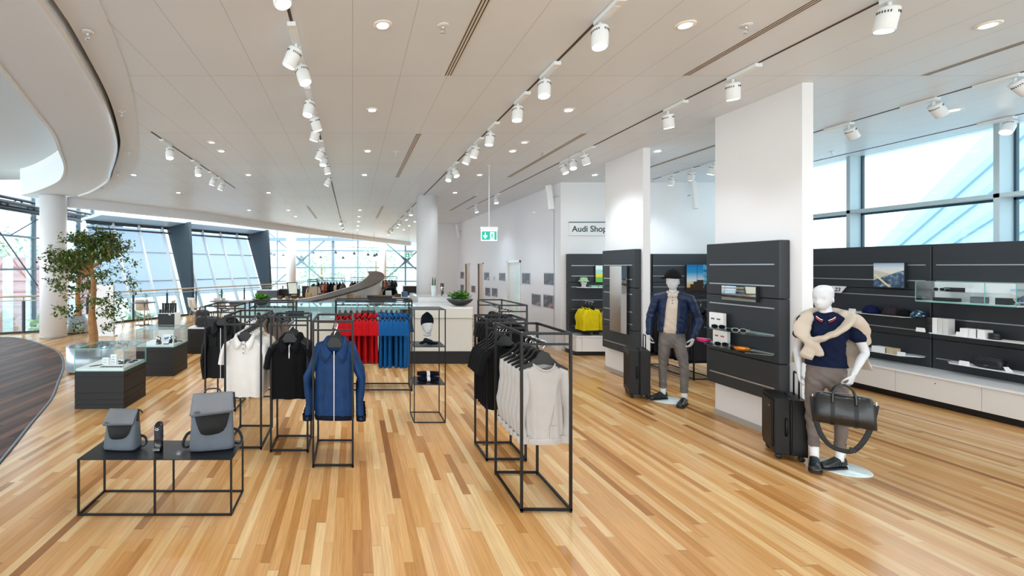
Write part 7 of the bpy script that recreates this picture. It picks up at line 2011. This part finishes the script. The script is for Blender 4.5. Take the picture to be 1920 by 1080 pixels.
# cable lamps hanging before the far facade
YL = 26.0
for z, a, b, w in ((3.05, -5.0, 1.6, 'upper'), (2.86, -4.9, .6, 'lower')):
    m = MB(); m.tube([(a, YL, z), ((a + b)/2, YL - .1, z - .03), (b, YL, z - .08)], .014, 6)
    for x_ in ((.0, 1.2) if w == 'upper' else (.3,)): m.tube([(x_, YL, z - .06), (x_, YL, ZC)], .006, 6)
    o = m.build('lamp_cable', mat('cable_grey', '8c969c', .4, .5)); tag(o, '%s steel cable carrying small lamps before the far facade' % w, 'cable')
LX = [(508, 474, 0), (514, 476, 0), (531, 477, 0), (565, 480, 0), (587, 472, 0), (601, 481, 0), (629, 472, 0), (643, 482, 0), (664, 474, 0), (690, 476, 0), (702, 478, 0), (706, 476, 0)]
for i, (p, q, k) in enumerate(LX):
    P = px(p, q, YL); t = thing('cable_lamp', 'small grey cone lamp on the far cables, %s from the fin' % ORD[i], 'lamp', (P.x, YL, P.z), group='small cone lamps on cables')
    up = lambda x: float(np.interp(x, [-5.0, -1.7, 1.6], [3.05, 3.02, 2.97])); lo_ = lambda x: float(np.interp(x, [-4.9, -2.15, .6], [2.86, 2.83, 2.78]))
    zc = up(P.x) if i % 2 == 0 or P.x > .55 or P.z > 2.65 else lo_(P.x)
    m = MB(); m.lathe([(.10, -.1), (.085, -.06), (.03, .03), (.02, .06)], 16); m.build('shade', mat('lamp_grey', '6b747a', .4, .5), t)
    m = MB(); m.tube([(0, 0, .05), (0, 0, max(.08, zc - P.z))], .008, 6); m.build('stem', mat('cable_grey', '8c969c', .4, .5), t)
# ---------------------------------------------------------------- outside
M_GROUND = mat('outside_ground', 'c3c6c2', .9)
m = MB(); m.box(-90, 90, -20, 120, -5.2, -5.0); struct(m.build('ground_outside', M_GROUND))
def facade_building(name, label, x0, x1, y, z0, z1, c0, c1, n, dep=8, gx=0):
    t = thing(name, label, 'building', ((x0 + x1)/2, y, 0)); w = (x1 - x0)/2
    m = MB(); m.box(-w, w, 0, dep, z0, z1); m.build('walls', mat(name + '_wall', c0, .8), t)
    m = MB()
    for k in range(n): z = z0 + (z1 - z0)*(k + .3)/n; m.box(-w, w, -.1, 0, z, z + (z1 - z0)/n*.35)
    m.build('stripe', mat(name + '_stripe', c1, .7), t)
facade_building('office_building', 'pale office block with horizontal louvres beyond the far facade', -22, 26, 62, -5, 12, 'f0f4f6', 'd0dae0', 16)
t = thing('red_building', 'pale red and white striped building beyond the glass wall', 'building', (-17.6, 25, -5)); 
m = MB(); m.box(-6, 4, 0, 3, 0, 7.4); m.build('walls', mat('red_wall', 'd98c84', .8), t)
m = MB()
for k in range(10): m.box(-6 + k*1.0, -5.55 + k*1.0, -.1, 0, 0, 7.4)
m.build('stripe', mat('white_stripe', 'f4efea', .8), t)
t.rotation_euler = (0, 0, R(36))
t = thing('outside_building', 'pale blue wedge shaped building beyond the shop windows', 'building', (22, 17, -5))
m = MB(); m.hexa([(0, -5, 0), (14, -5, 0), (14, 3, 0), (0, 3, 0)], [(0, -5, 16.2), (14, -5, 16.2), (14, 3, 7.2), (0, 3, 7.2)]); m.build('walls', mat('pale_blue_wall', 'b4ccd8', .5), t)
m = MB()
for k in range(9): z = 3.2 + k*1.4; m.bar((-.06, -4.9, z), (-.06, 2.9, 2.6 + k*.5), .1, .22)
m.build('stripe', mat('pale_blue_stripe', '9dbccb', .5), t)
def out_tree(x, y, H, r, label, seed):
    rnd = random.Random(seed); t = thing('garden_tree', label, 'tree', (x, y, -5), group='trees outside the glazing')
    m = MB(); m.tube([(0, 0, 0), (.1, 0, H*.5), (0, 0, H*.8)], [.22, .16, .08], 8); m.build('trunk', M_BARK, t)
    m = MB()
    for k in range(900):
        d = Vector((rnd.gauss(0, 1), rnd.gauss(0, 1), rnd.gauss(0, .8))).normalized()*r*rnd.uniform(.55, 1.05); c = Vector((0, 0, H*.72)) + d
        leaf(m, c, Vector((rnd.uniform(-1, 1), rnd.uniform(-1, 1), rnd.uniform(-1, .5))), V(rnd.uniform(-.3, .3), 0, 1), .34, .26)
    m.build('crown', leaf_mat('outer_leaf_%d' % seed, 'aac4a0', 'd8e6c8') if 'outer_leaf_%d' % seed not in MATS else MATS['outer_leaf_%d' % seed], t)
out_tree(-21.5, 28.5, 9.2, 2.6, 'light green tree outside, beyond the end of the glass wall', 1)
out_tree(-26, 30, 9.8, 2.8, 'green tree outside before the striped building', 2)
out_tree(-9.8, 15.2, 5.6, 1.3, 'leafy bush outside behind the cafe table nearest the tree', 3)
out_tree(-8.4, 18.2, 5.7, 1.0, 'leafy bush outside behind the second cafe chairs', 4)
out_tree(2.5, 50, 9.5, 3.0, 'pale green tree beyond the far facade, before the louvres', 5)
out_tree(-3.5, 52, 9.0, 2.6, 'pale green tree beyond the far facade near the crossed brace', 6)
